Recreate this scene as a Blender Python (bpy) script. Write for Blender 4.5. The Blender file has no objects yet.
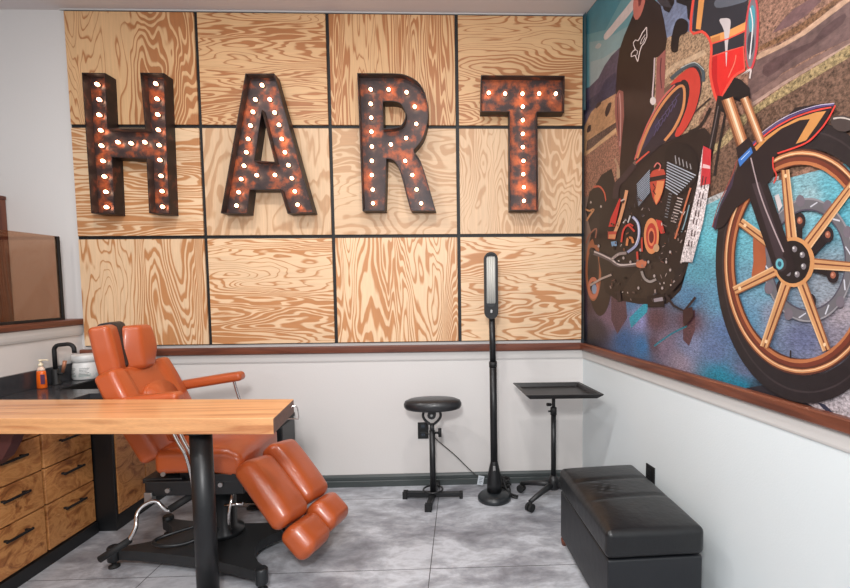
import bpy, bmesh, math, random
from mathutils import Vector, Matrix
random.seed(7)
PI = math.pi
S = 1.2                       # plan units -> metres
C = bpy.context.scene.collection
def V(*a): return Vector(a)
def lin(c): return tuple((v/255/12.92 if v/255 <= .04045 else ((v/255+.055)/1.055)**2.4) for v in c)

# ---------------------------------------------------------------- materials
def nodes(name):
    m = bpy.data.materials.new(name); m.use_nodes = True
    nt = m.node_tree; b = nt.nodes['Principled BSDF']
    return m, nt, b
def mat(name, rgb, rough=.5, metal=0, coat=0, spec=.5, bump=0, bscale=60, var=0, vscale=6, trans=0, emit=0):
    m, nt, b = nodes(name); c = lin(rgb)
    b.inputs['Base Color'].default_value = (*c, 1)
    b.inputs['Roughness'].default_value = rough; b.inputs['Metallic'].default_value = metal
    b.inputs['Coat Weight'].default_value = coat; b.inputs['Coat Roughness'].default_value = .12
    b.inputs['Specular IOR Level'].default_value = spec
    b.inputs['Transmission Weight'].default_value = trans
    if emit:
        b.inputs['Emission Color'].default_value = (*c, 1); b.inputs['Emission Strength'].default_value = emit
    tc = nt.nodes.new('ShaderNodeTexCoord')
    if var:
        n = nt.nodes.new('ShaderNodeTexNoise'); n.inputs['Scale'].default_value = vscale; n.inputs['Detail'].default_value = 5
        nt.links.new(tc.outputs['Object'], n.inputs['Vector'])
        mx = nt.nodes.new('ShaderNodeMix'); mx.data_type = 'RGBA'
        mx.inputs['A'].default_value = (*[v*(1-var) for v in c], 1); mx.inputs['B'].default_value = (*[min(1, v*(1+var)) for v in c], 1)
        nt.links.new(n.outputs['Fac'], mx.inputs['Factor']); nt.links.new(mx.outputs['Result'], b.inputs['Base Color'])
    if bump:
        n = nt.nodes.new('ShaderNodeTexNoise'); n.inputs['Scale'].default_value = bscale; n.inputs['Detail'].default_value = 3
        nt.links.new(tc.outputs['Object'], n.inputs['Vector'])
        bp = nt.nodes.new('ShaderNodeBump'); bp.inputs['Strength'].default_value = bump; bp.inputs['Distance'].default_value = .01
        nt.links.new(n.outputs['Fac'], bp.inputs['Height']); nt.links.new(bp.outputs['Normal'], b.inputs['Normal'])
    return m
def ramp(nt, stops, interp='LINEAR'):
    r = nt.nodes.new('ShaderNodeValToRGB'); e = r.color_ramp; e.interpolation = interp
    while len(e.elements) < len(stops): e.elements.new(.5)
    for q, (p, c) in zip(e.elements, stops): q.position = p; q.color = (*lin(c), 1)
    return r
def math_node(nt, op, a, b=None):
    n = nt.nodes.new('ShaderNodeMath'); n.operation = op
    for i, v in enumerate((a, b)):
        if v is None: continue
        if isinstance(v, (int, float)): n.inputs[i].default_value = v
        else: nt.links.new(v, n.inputs[i])
    return n.outputs[0]
def grain(name, stops, scale, rings, seed=0, rough=.45, line=0, fine=1.0, coat=0, det=1.5, dist=.3):
    """rotary-cut / sawn timber: contour lines of a stretched noise field"""
    m, nt, b = nodes(name)
    tc = nt.nodes.new('ShaderNodeTexCoord'); mp = nt.nodes.new('ShaderNodeMapping')
    mp.inputs['Scale'].default_value = scale; mp.inputs['Location'].default_value = (seed*3.7, seed*1.3, seed*5.1)
    nt.links.new(tc.outputs['Object'], mp.inputs['Vector'])
    n = nt.nodes.new('ShaderNodeTexNoise'); n.inputs['Scale'].default_value = 1; n.inputs['Detail'].default_value = det
    n.inputs['Roughness'].default_value = .42; n.inputs['Distortion'].default_value = dist
    nt.links.new(mp.outputs[0], n.inputs['Vector'])
    v = math_node(nt, 'MULTIPLY', n.outputs['Fac'], rings)
    v = math_node(nt, 'FRACT', v)
    # soft early wood, crisp late wood edge
    r = ramp(nt, stops); nt.links.new(v, r.inputs['Fac'])
    mp2 = nt.nodes.new('ShaderNodeMapping'); mp2.inputs['Scale'].default_value = tuple(s*22 if s > 2 else s*5 for s in scale)
    nt.links.new(tc.outputs['Object'], mp2.inputs['Vector'])
    n2 = nt.nodes.new('ShaderNodeTexNoise'); n2.inputs['Scale'].default_value = 1; n2.inputs['Detail'].default_value = 3
    nt.links.new(mp2.outputs[0], n2.inputs['Vector'])
    n3 = nt.nodes.new('ShaderNodeTexNoise'); n3.inputs['Scale'].default_value = 2.2; n3.inputs['Detail'].default_value = 2
    nt.links.new(mp.outputs[0], n3.inputs['Vector'])
    f = math_node(nt, 'MULTIPLY_ADD', n2.outputs['Fac'], .35*fine); f.node.inputs[2].default_value = 1-.175*fine
    f2 = math_node(nt, 'MULTIPLY_ADD', n3.outputs['Fac'], .35); f2.node.inputs[2].default_value = .83
    ff = math_node(nt, 'MULTIPLY', f, f2)
    mx = nt.nodes.new('ShaderNodeVectorMath'); mx.operation = 'SCALE'
    nt.links.new(r.outputs['Color'], mx.inputs[0]); nt.links.new(ff, mx.inputs['Scale'])
    nt.links.new(mx.outputs[0], b.inputs['Base Color'])
    b.inputs['Roughness'].default_value = rough; b.inputs['Coat Weight'].default_value = coat
    return m

# ---------------------------------------------------------------- mesh helpers (plan units)
def frame(o, x, y):
    x = Vector(x).normalized(); y = Vector(y); z = x.cross(y).normalized(); y = z.cross(x)
    return Matrix(((x.x, y.x, z.x, o[0]), (x.y, y.y, z.y, o[1]), (x.z, y.z, z.z, o[2]), (0, 0, 0, 1)))
def B(): return bmesh.new()
def add_box(bm, lo, hi, bev=0, M=None, seg=2):
    r = bmesh.ops.create_cube(bm, size=1); vs = r['verts']
    for v in vs:
        v.co = Vector([lo[i] + (v.co[i]+.5)*(hi[i]-lo[i]) for i in range(3)])
        if M: v.co = M @ v.co
    if bev:
        es = list({e for v in vs for e in v.link_edges})
        bmesh.ops.bevel(bm, geom=es, offset=bev, segments=seg, profile=.6, affect='EDGES')
def add_tube(bm, pts, r, n=12, r2=None, closed=False, smooth=True):
    pts = [Vector(p) for p in pts]; m = len(pts); rings = []
    up = None
    for i, p in enumerate(pts):
        a = pts[(i-1) % m] if closed else pts[max(i-1, 0)]; b = pts[(i+1) % m] if closed else pts[min(i+1, m-1)]
        t = (b-a).normalized()
        if up is None: up = t.orthogonal().normalized()
        up = (up - t*up.dot(t)).normalized(); w = t.cross(up)
        rr = r if r2 is None else r+(r2-r)*i/(m-1)
        rings.append([bm.verts.new(p+(up*math.cos(2*PI*k/n)+w*math.sin(2*PI*k/n))*rr) for k in range(n)])
    for i in range(m if closed else m-1):
        A, D = rings[i], rings[(i+1) % m]
        for k in range(n):
            f = bm.faces.new((A[k], A[(k+1) % n], D[(k+1) % n], D[k])); f.smooth = smooth
    if not closed:
        bm.faces.new(rings[0][::-1]); bm.faces.new(rings[-1])
def curve(pts, n=6, closed=False):
    P = [Vector(p) for p in pts]; m = len(P); out = []
    for i in range(m if closed else m-1):
        g = (lambda k: P[k % m]) if closed else (lambda k: P[min(max(k, 0), m-1)])
        a, b, c, d = g(i-1), g(i), g(i+1), g(i+2)
        for k in range(n):
            t = k/n; out.append(.5*(2*b+(c-a)*t+(2*a-5*b+4*c-d)*t*t+(3*b-a-3*c+d)*t**3))
    if not closed: out.append(P[-1])
    return out
def add_lathe(bm, prof, c, n=32, M=None, sx=1, sy=1, sharp=False):
    """prof: (r, z) list from bottom to top around vertical axis at c"""
    rings = []
    for r, z in prof:
        ring = []
        for k in range(n):
            a = 2*PI*k/n; co = Vector((r*math.cos(a)*sx, r*math.sin(a)*sy, z))
            co = (M @ co) if M else co
            ring.append(bm.verts.new(co+Vector(c)))
        rings.append(ring)
    for i in range(len(rings)-1):
        for k in range(n):
            f = bm.faces.new((rings[i][k], rings[i][(k+1) % n], rings[i+1][(k+1) % n], rings[i+1][k])); f.smooth = not sharp
    bm.faces.new(rings[0][::-1]); bm.faces.new(rings[-1])
def add_prism(bm, poly, f0, f1, smooth=False):
    """poly 2D points; f0/f1 map (a,b) to 3D for either cap"""
    A = [bm.verts.new(f0(*p)) for p in poly]; D = [bm.verts.new(f1(*p)) for p in poly]; n = len(poly)
    bm.faces.new(A); bm.faces.new(D[::-1])
    for i in range(n):
        f = bm.faces.new((A[(i+1) % n], A[i], D[i], D[(i+1) % n])); f.smooth = smooth
def add_cushion(bm, size, r, M=None, crown=0, crown_y=None, flat=5, deform=None, side=0, wrinkle=0):
    """softly rounded upholstered block centred on 0, with a crown on +z"""
    h = Vector(size)/2; k = 4
    ts = [(-1-(k-i)/k) for i in range(k)] + [-1+2*i/flat for i in range(flat+1)] + [1+(i+1)/k for i in range(k)]
    N = len(ts); cache = {}
    def pos(key):
        if key in cache: return cache[key]
        co = []; d = []
        for a, t in enumerate(key):
            inner = h[a]-r; tt = ts[t]
            co.append(max(-1, min(1, tt))*inner); d.append(math.copysign(max(0, abs(tt)-1), tt))
        d = Vector([math.tan(q*PI/4) if abs(q) < 1 else q for q in d])
        n = d.normalized()
        p = Vector(co)+n*r
        u, w = p.x/h.x, p.y/h.y
        if d.z > 0: p.z += crown*(1-u**4)*(1-w**4)*n.z
        if side:
            q = p.z/h.z; p.x += side*(1-q*q)*(1-w**4)*math.copysign(1, p.x)*(1 if abs(n.x) > .5 else 0)
            p.y += side*(1-q*q)*(1-u**4)*math.copysign(1, p.y)*(1 if abs(n.y) > .5 else 0)
        if wrinkle and d.z > 0: p.z += wrinkle*math.sin(p.x*90+p.y*24)*math.exp(-((p.y-.02)/.08)**2)
        if deform: p = deform(p)
        if M: p = M @ p
        cache[key] = bm.verts.new(p); return cache[key]
    for ax in range(3):
        b_, c_ = (ax+1) % 3, (ax+2) % 3
        for s in (0, N-1):
            for i in range(N-1):
                for j in range(N-1):
                    q = []
                    for di, dj in ((0, 0), (1, 0), (1, 1), (0, 1)):
                        key = [0, 0, 0]; key[ax] = s; key[b_] = i+di; key[c_] = j+dj; q.append(pos(tuple(key)))
                    if s == 0: q = q[::-1]
                    if len(set(q)) == 4:
                        try: f = bm.faces.new(q); f.smooth = True
                        except ValueError: pass
def loc_of(o):
    p = Vector((0, 0, 0))
    while o: p += Vector(o.location); o = o.parent
    return p
def obj(name, bm, m, parent=None, loc=None, normals=True, label=None):
    """bm in plan units, world space; becomes one mesh object whose origin is its base"""
    if normals: bmesh.ops.recalc_face_normals(bm, faces=bm.faces)
    for v in bm.verts: v.co *= S
    me = bpy.data.meshes.new(name)
    ms = m if isinstance(m, (list, tuple)) else [m]
    if loc is None:
        xs = [v.co for v in bm.verts]
        loc = Vector(((min(c.x for c in xs)+max(c.x for c in xs))/2, (min(c.y for c in xs)+max(c.y for c in xs))/2, min(c.z for c in xs)))
    for v in bm.verts: v.co -= loc
    bm.to_mesh(me); bm.free()
    for q in ms: me.materials.append(q)
    o = bpy.data.objects.new(name, me); C.objects.link(o)
    if parent: o.parent = parent; o.location = loc-loc_of(parent)
    else: o.location = loc
    if label: o['label'] = label
    return o
def tag(o, label, cat, group=None):
    o['label'] = label; o['category'] = cat
    if group: o['group'] = group
    return o
def thing(name, label, cat, loc, group=None):
    o = bpy.data.objects.new(name, None); C.objects.link(o); o.location = Vector(loc)*S; o.empty_display_size = .05
    return tag(o, label, cat, group)
def struct(name, bm, m, parent=None):
    o = obj(name, bm, m, parent)
    if not parent: o['kind'] = 'structure'
    return o
def box(lo, hi, bev=0, M=None, seg=2):
    bm = B(); add_box(bm, lo, hi, bev, M, seg); return bm
def cush(*a, **k):
    bm = B(); add_cushion(bm, *a, **k); return bm
def tube(*a, **k):
    bm = B(); add_tube(bm, *a, **k); return bm

# ---------------------------------------------------------------- measured data
BULB = 34
MG = 0.95
LEG0 = Vector((-.940,2.27,.452))
TZ = 0.652
FRONT = 72
FPOS = (-0.15, -0.25, 1.9)
TRAY = [(0.284, 2.815), (0.67, 2.812), (0.722, 2.483), (0.319, 2.492)]
PST = (0.5, 2.7)
LEGS = [math.radians(a) for a in (222,146,-30,58)]
OTT = [(0.444, 2.256), (0.81, 2.291), (0.852, 1.659), (0.493, 1.644)]
OU = 0.779
OZ = 0.331
LAMPS = [(-1.3, 1.6, 27), (-0.1, 1.6, 22), (-0.7, 0.3, 22), (0.3, 0.5, 10), (-2.2, 0.6, 20)]
REAR_FILL = 45
WORLD = 0.38
CAMF = 491.927
CAMSX = 56.428
CAMSY = 23.399
CAMR = [[0.9992461, -0.0377105, -0.0092316], [-0.011758, -0.0673311, -0.9976614], [0.0370007, 0.9970178, -0.0677237]]
EXPO = -0.2
LETTERS = [
('H', [[(-2.071, 2.405), (-1.945, 2.403), (-1.948, 2.108), (-1.749, 2.108), (-1.759, 2.407), (-1.63, 2.405), (-1.638, 1.638), (-1.752, 1.643), (-1.75, 1.942), (-1.934, 1.951), (-1.938, 1.639), (-2.067, 1.644)]], [(-2.017, 2.357), (-2.011, 2.274), (-2.016, 2.191), (-2.013, 2.107), (-2.014, 2.023), (-2.011, 1.939), (-2.008, 1.853), (-2.005, 1.768), (-2.007, 1.683), (-1.699, 2.362), (-1.696, 2.279), (-1.697, 2.194), (-1.698, 2.11), (-1.698, 2.026), (-1.698, 1.944), (-1.696, 1.856), (-1.695, 1.771), (-1.697, 1.684), (-1.923, 2.042), (-1.851, 2.036), (-1.776, 2.042)], 'rusty metal letter H lit by small bulbs, first in the row', 0.025, 1.3),
('A', [[(-1.19, 2.406), (-1.033, 2.407), (-0.843, 1.643), (-0.987, 1.638), (-1.023, 1.771), (-1.191, 1.771), (-1.212, 1.638), (-1.358, 1.641)], [(-1.108, 2.21), (-1.049, 1.926), (-1.159, 1.934)]], [(-1.115, 2.357), (-1.155, 2.278), (-1.075, 2.279), (-1.171, 2.21), (-1.051, 2.207), (-1.188, 2.135), (-1.029, 2.139), (-1.204, 2.061), (-1.016, 2.061), (-1.217, 1.987), (-1.001, 1.987), (-1.233, 1.912), (-0.984, 1.915), (-1.252, 1.838), (-0.967, 1.842), (-1.269, 1.764), (-0.953, 1.768), (-1.284, 1.689), (-0.94, 1.693), (-1.164, 1.859), (-1.062, 1.86)], 'rusty metal letter A lit by small bulbs, second in the row', 0.035, 2.1),
('R', [[(-0.576, 2.412), (-0.378, 2.412), (-0.362, 2.411), (-0.338, 2.41), (-0.314, 2.406), (-0.289, 2.397), (-0.264, 2.385), (-0.242, 2.37), (-0.225, 2.351), (-0.21, 2.328), (-0.199, 2.304), (-0.192, 2.279), (-0.187, 2.252), (-0.184, 2.225), (-0.184, 2.195), (-0.186, 2.164), (-0.191, 2.134), (-0.198, 2.106), (-0.207, 2.079), (-0.218, 2.054), (-0.235, 2.03), (-0.254, 2.008), (-0.268, 1.993), (-0.268, 1.983), (-0.261, 1.974), (-0.25, 1.96), (-0.24, 1.945), (-0.232, 1.93), (-0.226, 1.915), (-0.218, 1.893), (-0.208, 1.861), (-0.198, 1.823), (-0.187, 1.783), (-0.174, 1.736), (-0.16, 1.686), (-0.151, 1.651), (-0.291, 1.65), (-0.296, 1.661), (-0.304, 1.694), (-0.316, 1.74), (-0.326, 1.783), (-0.334, 1.817), (-0.342, 1.847), (-0.349, 1.872), (-0.356, 1.892), (-0.363, 1.908), (-0.371, 1.92), (-0.379, 1.93), (-0.388, 1.936), (-0.396, 1.94), (-0.407, 1.942), (-0.417, 1.943), (-0.424, 1.943), (-0.439, 1.652), (-0.566, 1.651)], [(-0.436, 2.258), (-0.382, 2.259), (-0.371, 2.257), (-0.355, 2.254), (-0.341, 2.248), (-0.331, 2.237), (-0.322, 2.222), (-0.316, 2.208), (-0.313, 2.195), (-0.313, 2.182), (-0.315, 2.168), (-0.32, 2.154), (-0.328, 2.14), (-0.337, 2.129), (-0.351, 2.121), (-0.366, 2.117), (-0.377, 2.114), (-0.437, 2.109)]], [(-0.509, 2.337), (-0.408, 2.337), (-0.307, 2.322), (-0.511, 2.257), (-0.51, 2.18), (-0.51, 2.102), (-0.51, 2.019), (-0.512, 1.939), (-0.514, 1.859), (-0.511, 1.777), (-0.511, 1.699), (-0.262, 2.242), (-0.255, 2.146), (-0.314, 2.067), (-0.402, 2.031), (-0.322, 1.939), (-0.283, 1.859), (-0.26, 1.777), (-0.235, 1.698)], 'dark metal letter R lit by small bulbs, third in the row', 0.012, 3.7),
('T', [[(0.116, 2.405), (0.592, 2.405), (0.589, 2.204), (0.435, 2.203), (0.44, 1.651), (0.274, 1.651), (0.274, 2.204), (0.111, 2.205)]], [(0.161, 2.321), (0.255, 2.317), (0.355, 2.317), (0.451, 2.318), (0.547, 2.318), (0.356, 2.245), (0.356, 2.169), (0.356, 2.092), (0.356, 2.017), (0.359, 1.939), (0.358, 1.863), (0.361, 1.789), (0.361, 1.711)], 'orange-rusted metal letter T lit by small bulbs, last in the row', 0.08, 5.2),
]
# printed picture of the mural: kind of texture, ink colour, outline in millimetres along the wall and up
MURAL = [
('flat',(100,148,155),'659,2782 1062,2519 1084,1849 4,2146 4,2782'),
('flat',(68,129,142),'597,2782 454,2632 280,2573 77,2650 4,2679 4,2782'),
('flat',(130,158,161),'78,2605 281,2521 457,2487 630,2447 639,2082 82,2281'),
('flat',(149,164,165),'93,2488 258,2438 395,2418 459,2380 212,2320 95,2343'),
('cloud',(206,190,185),'275,2524 265,2534 260,2545 266,2555 289,2558 322,2559 352,2560 375,2562 396,2564 416,2566 437,2567 457,2568 481,2569 514,2572 550,2575 576,2573 588,2561 591,2544 585,2530 565,2523 536,2519 504,2517 473,2516 439,2516 408,2516 381,2515 357,2513 334,2514 311,2515 290,2519'),
('cloud',(170,171,168),'153,2540 160,2545 176,2546 192,2545 209,2538 226,2527 234,2519 230,2514 218,2512 203,2513 185,2520 164,2531'),
('hill',(83,73,90),'4,2370 81,2354 199,2357 271,2391 351,2408 438,2409 539,2382 547,1996 4,2146'),
('hill',(60,56,76),'4,2288 212,2277 284,2313 397,2308 421,2200 213,2213 4,2218'),
('hill',(182,138,101),'4,2151 109,2204 239,2215 378,2200 468,2192 503,2179 507,1981 4,1975'),
('gravel',(93,70,63),'53,2058 221,2057 408,2053 428,2004 222,2002 42,2003'),
('hill',(199,160,121),'42,1993 222,2011 409,2025 419,2003 222,1988 42,1971'),
('gravel',(147,103,85),'4,1984 42,1978 409,1997 493,1852 496,1694 4,1743'),
('flat',(60,44,44),'281,2146 297,2165 321,2177 344,2176 359,2168 355,2152 341,2135 322,2120 302,2113 287,2126'),
('flat',(60,44,44),'52,2107 52,2123 64,2137 86,2140 105,2134 109,2117 101,2102 76,2100'),
('flat',(60,44,44),'165,2218 184,2224 208,2226 230,2218 239,2207 211,2202 176,2200 163,2208'),
('hill',(113,122,147),'749,2724 1062,2519 1077,2074 802,2193'),
('gravel',(164,134,107),'762,2210 831,2263 918,2246 1073,2186 1187,2131 1200,1741 772,1862'),
('hill',(192,163,134),'849,2091 865,2095 886,2099 910,2103 932,2105 952,2103 974,2099 997,2094 1021,2089 1048,2086 1077,2082 1101,2079 1118,2077 1105,2099 1087,2102 1062,2105 1034,2109 1008,2113 985,2117 961,2122 936,2127 911,2130 885,2128 859,2124 837,2120 821,2117'),
('hill',(116,90,76),'846,2035 867,2036 895,2039 927,2041 958,2040 991,2036 1028,2030 1060,2024 1083,2020 1074,2038 1052,2042 1018,2048 980,2055 944,2059 910,2060 877,2059 848,2057 827,2055'),
('gravel',(142,106,89),'1251,2461 1878,2030 1900,1565 1900,1275 1102,1315 1084,1849 1268,1992'),
('hill',(109,81,81),'1434,2000 1476,2019 1516,2030 1576,2028 1625,2019 1606,2001 1556,1988 1502,1987'),
('gravel',(123,88,63),'1376,1984 1461,1978 1541,1974 1600,1980 1647,1984 1673,1981 1690,1977 1614,1961 1557,1953 1479,1957 1377,1970'),
('hill',(185,150,125),'1363,1955 1391,1963 1462,1951 1542,1950 1628,1963 1690,1971 1751,1959 1751,1943 1691,1956 1642,1947 1558,1935 1479,1937 1377,1945'),
('hill',(105,82,79),'1337,1871 1340,1926 1377,1945 1479,1937 1558,1936 1642,1948 1691,1954 1773,1947 1778,1851 1695,1858 1590,1865 1482,1861 1358,1820'),
('hill',(86,64,64),'1402,1914 1444,1919 1497,1916 1543,1910 1581,1905 1599,1914 1616,1925 1652,1931 1681,1932 1687,1921 1676,1907 1638,1899 1589,1893 1552,1889 1514,1886 1465,1876 1422,1872 1399,1892'),
('hill',(125,98,91),'1357,1841 1483,1858 1591,1859 1695,1858 1778,1851 1779,1829 1696,1844 1598,1844 1484,1834 1358,1816'),
('hill',(174,144,130),'1354,1816 1484,1833 1598,1841 1696,1847 1778,1840 1779,1830 1696,1839 1599,1833 1484,1823 1359,1804'),
('gravel',(154,133,96),'1359,1798 1484,1820 1599,1831 1696,1844 1778,1840 1780,1797 1698,1808 1621,1804 1526,1793 1416,1779 1370,1774'),
('gravel',(108,82,68),'1370,1774 1425,1784 1533,1793 1621,1804 1698,1811 1780,1808 1790,1593 1745,1584 1309,1513 1068,1554 1060,1809'),
('gravel',(156,135,100),'1123,1726 1211,1738 1289,1790 1336,1794 1337,1761 1253,1719 1158,1695'),
('road',(0,0,0),'231,1134 464,1141 466,1038'),
('speckle',(170,171,171),'1033,1516 1094,1537 1249,1554 1479,1554 1479,1542 1249,1537 1095,1511 1034,1492'),
('flat',(40,38,45),'1346,862 1465,902 1679,888 1680,862'),
('speckle',(167,158,162),'1601,876 1736,934 1900,1034 1900,862 1660,862'),
('flat',(50,52,70),'1641,885 1667,885 1703,862 1678,862'),
('asphalt',(88,63,72),'374,1192 525,1183 548,1054 446,963 377,1032'),
('asphalt',(93,61,66),'1006,1108 1083,1120 1086,1042 1050,974 1010,994'),
('asphalt',(44,146,169),'568,1055 715,1139 749,1159 733,1094 589,1007'),
('asphalt',(28,116,134),'800,940 825,954 859,972 896,991 929,1008 960,1021 991,1033 1018,1043 1037,1050 1032,1056 1014,1049 986,1039 954,1026 922,1013 889,996 851,977 817,959 792,945'),
('flat',(50,40,38),'395,1308 394,1268 389,1230 381,1193 369,1159 355,1127 337,1100 317,1078 294,1061 270,1050 245,1045 219,1047 193,1055 168,1070 144,1092 123,1120 104,1153 89,1190 77,1231 70,1274 67,1319 69,1363 75,1405 85,1445 100,1481 117,1513 138,1539 161,1558 185,1572 211,1578 236,1578 261,1572 286,1559 309,1541 329,1518 348,1490 364,1458 377,1423 386,1386 392,1347'),
('flat',(153,93,65),'253,1301 252,1275 249,1248 243,1223 236,1200 226,1179 214,1161 200,1147 185,1136 169,1129 153,1126 152,1176 164,1178 175,1183 186,1190 196,1201 205,1214 212,1229 218,1246 222,1264 224,1283 225,1302'),
('flat',(153,93,65),'153,1126 136,1128 119,1134 103,1144 88,1159 74,1177 62,1199 52,1224 45,1251 41,1279 39,1308 71,1307 72,1286 75,1266 80,1247 87,1229 96,1214 105,1200 116,1190 128,1182 140,1178 152,1176'),
('flat',(153,93,65),'39,1308 40,1337 44,1364 50,1391 59,1415 71,1436 84,1453 98,1467 114,1476 131,1481 147,1482 148,1432 136,1431 124,1428 113,1421 102,1411 93,1398 85,1383 79,1366 74,1347 72,1327 71,1307'),
('flat',(153,93,65),'147,1482 164,1478 180,1470 195,1458 209,1443 222,1425 232,1403 241,1380 247,1355 251,1328 253,1301 225,1302 224,1322 221,1341 216,1359 210,1376 202,1392 193,1405 183,1416 172,1424 160,1430 148,1432'),
('flat',(35,26,26),'202,1314 202,1300 200,1286 197,1273 193,1261 188,1251 182,1241 175,1234 167,1228 159,1225 151,1224 143,1225 134,1229 126,1234 119,1242 112,1251 107,1263 102,1275 98,1289 96,1303 95,1318 96,1332 98,1346 101,1360 105,1372 111,1383 117,1392 124,1399 132,1404 140,1407 148,1407 157,1406 165,1402 173,1396 180,1388 186,1379 192,1368 196,1355 199,1342 201,1328'),
('flat',(191,112,86),'223,1201 223,1192 220,1182 216,1173 210,1165 203,1157 195,1151 185,1145 175,1141 164,1139 152,1138 152,1163 159,1164 166,1165 172,1167 178,1171 183,1175 187,1179 191,1184 193,1190 195,1195 195,1201'),
('flat',(191,112,86),'152,1138 141,1138 129,1140 118,1144 108,1149 99,1155 91,1163 85,1171 80,1181 77,1190 76,1201 107,1201 107,1195 109,1189 112,1183 116,1178 120,1174 126,1170 132,1167 138,1165 145,1163 152,1163'),
('flat',(191,112,86),'76,1201 77,1211 79,1221 84,1230 90,1239 98,1246 107,1253 117,1258 128,1262 139,1264 151,1264 151,1239 144,1239 137,1237 131,1235 125,1232 119,1228 115,1223 111,1218 109,1213 107,1207 107,1201'),
('flat',(191,112,86),'151,1264 162,1263 173,1261 184,1257 193,1252 202,1245 209,1238 215,1230 220,1221 222,1211 223,1201 195,1201 194,1207 193,1213 190,1218 186,1223 182,1228 177,1232 171,1235 164,1237 158,1238 151,1239'),
('flat',(132,150,176),'196,1196 196,1191 195,1187 193,1183 191,1179 187,1175 184,1172 180,1170 175,1168 170,1167 165,1167 160,1167 155,1168 151,1170 146,1172 142,1175 139,1178 136,1182 134,1186 133,1191 133,1195 133,1200 134,1204 136,1208 139,1212 142,1216 146,1219 150,1221 155,1223 159,1224 164,1224 169,1224 174,1223 179,1221 183,1219 187,1216 190,1212 193,1208 195,1204 196,1200'),
('flat',(39,31,30),'343,1827 366,1830 415,1733 495,1742 610,1775 745,1782 750,1584 615,1565 466,1458 314,1435 165,1447 95,1561 41,1657 92,1757 160,1773 246,1821'),
('flat',(45,36,36),'95,1561 162,1630 291,1602 354,1450 314,1435 209,1434 142,1488'),
('flat',(195,89,66),'152,1768 166,1767 186,1766 205,1763 221,1759 236,1752 251,1742 266,1730 278,1717 287,1701 295,1681 301,1663 306,1650 315,1649 312,1662 307,1680 301,1700 292,1717 280,1731 266,1744 249,1756 230,1766 207,1773 182,1777 161,1780 146,1782'),
('flat',(188,130,90),'30,1664 41,1660 56,1654 74,1649 94,1644 115,1643 135,1644 148,1645 139,1650 134,1647 119,1640 100,1632 84,1624 71,1617 58,1610 48,1604 40,1600 63,1592 70,1596 80,1602 92,1609 104,1616 120,1623 139,1631 155,1639 163,1647 142,1656 124,1655 106,1654 93,1654 82,1657 67,1662 52,1668 42,1671'),
('flat',(144,91,74),'58,1464 65,1473 75,1485 88,1498 103,1509 125,1518 151,1526 175,1532 181,1533 181,1528 177,1513 171,1497 167,1486 185,1483 189,1494 195,1510 199,1526 191,1539 165,1540 139,1534 111,1524 87,1515 70,1503 57,1490 46,1477 39,1468'),
('flat',(188,170,161),'124,1693 120,1688 112,1688 103,1691 99,1697 103,1702 111,1703 120,1699'),
('flat',(188,170,161),'256,1649 252,1644 245,1643 237,1647 233,1652 236,1657 244,1658 252,1654'),
('flat',(37,29,29),'223,1607 364,1718 590,1781 731,1829 873,1825 1023,1822 1121,1808 1179,1747 1127,1614 1096,1488 1039,1310 990,1198 892,1137 662,1128 442,1140 304,1180 227,1347'),
('flat',(50,40,36),'505,1183 531,1220 592,1265 657,1299 726,1315 799,1321 857,1318 901,1304 935,1281 947,1256 930,1227 892,1195 846,1170 791,1159 725,1155 661,1157 596,1158 533,1165'),
('flat',(42,29,27),'578,2503 618,2453 697,2529 808,2418 836,2341 861,2252 850,2212 801,2209 774,2214 771,2099 767,1998 712,1941 624,1874 610,1814 451,1760 461,1885 470,2099 406,2189 416,2320 443,2400 489,2444'),
('flat',(29,22,24),'794,2475 907,2412 909,2372 873,2353 835,2383 808,2433'),
('flat',(189,107,93),'584,2585 636,2566 683,2530 681,2500 662,2474 641,2459 618,2455 595,2466 578,2491 572,2544'),
('flat',(114,52,50),'615,2560 656,2537 642,2507 624,2509'),
('flat',(146,86,81),'785,2206 852,2215 852,2124 845,2028 807,1984 780,2023'),
('flat',(92,48,53),'815,2196 814,2187 811,2174 809,2158 809,2142 811,2122 815,2100 819,2079 821,2065 831,2062 828,2076 824,2097 820,2119 818,2138 819,2154 821,2170 823,2183 824,2192'),
('flat',(203,181,181),'762,2220 761,2205 760,2185 759,2163 757,2141 755,2121 752,2100 749,2080 748,2064 750,2051 754,2041 758,2034 760,2029 771,2027 769,2032 765,2039 761,2048 760,2060 761,2076 763,2095 766,2116 769,2136 770,2158 771,2180 772,2200 773,2214'),
('cloud',(212,200,196),'783,2026 782,2020 776,2017 769,2016 759,2017 750,2022 742,2029 736,2036 734,2044 736,2050 741,2054 749,2054 758,2052 768,2048 776,2041 781,2034'),
('flat',(144,86,79),'397,2185 442,2202 486,2177 497,2058 474,1941 461,1860 434,1952 398,2107'),
('flat',(201,161,152),'443,2184 446,2165 451,2137 455,2104 458,2071 458,2033 456,1989 454,1949 452,1921 461,1919 462,1947 464,1987 466,2030 466,2068 464,2101 459,2134 455,2162 452,2182'),
('flat',(88,46,47),'420,2176 421,2158 422,2132 424,2102 427,2072 432,2039 438,2003 444,1970 448,1948 456,1945 452,1968 447,2001 441,2037 436,2070 433,2099 431,2129 430,2155 428,2173'),
('flat',(173,142,115),'426,1834 393,1868 412,1872 459,1801 460,1758 423,1766'),
('flat',(224,208,203),'694,2383 698,2340 705,2337 701,2380'),
('flat',(224,208,203),'699,2341 679,2324 685,2320 705,2337'),
('flat',(224,208,203),'680,2324 653,2320 658,2315 685,2319'),
('flat',(224,208,203),'652,2320 638,2303 644,2299 659,2315'),
('flat',(224,208,203),'638,2303 619,2265 626,2261 645,2299'),
('flat',(224,208,203),'626,2262 613,2282 606,2283 619,2264'),
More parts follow.
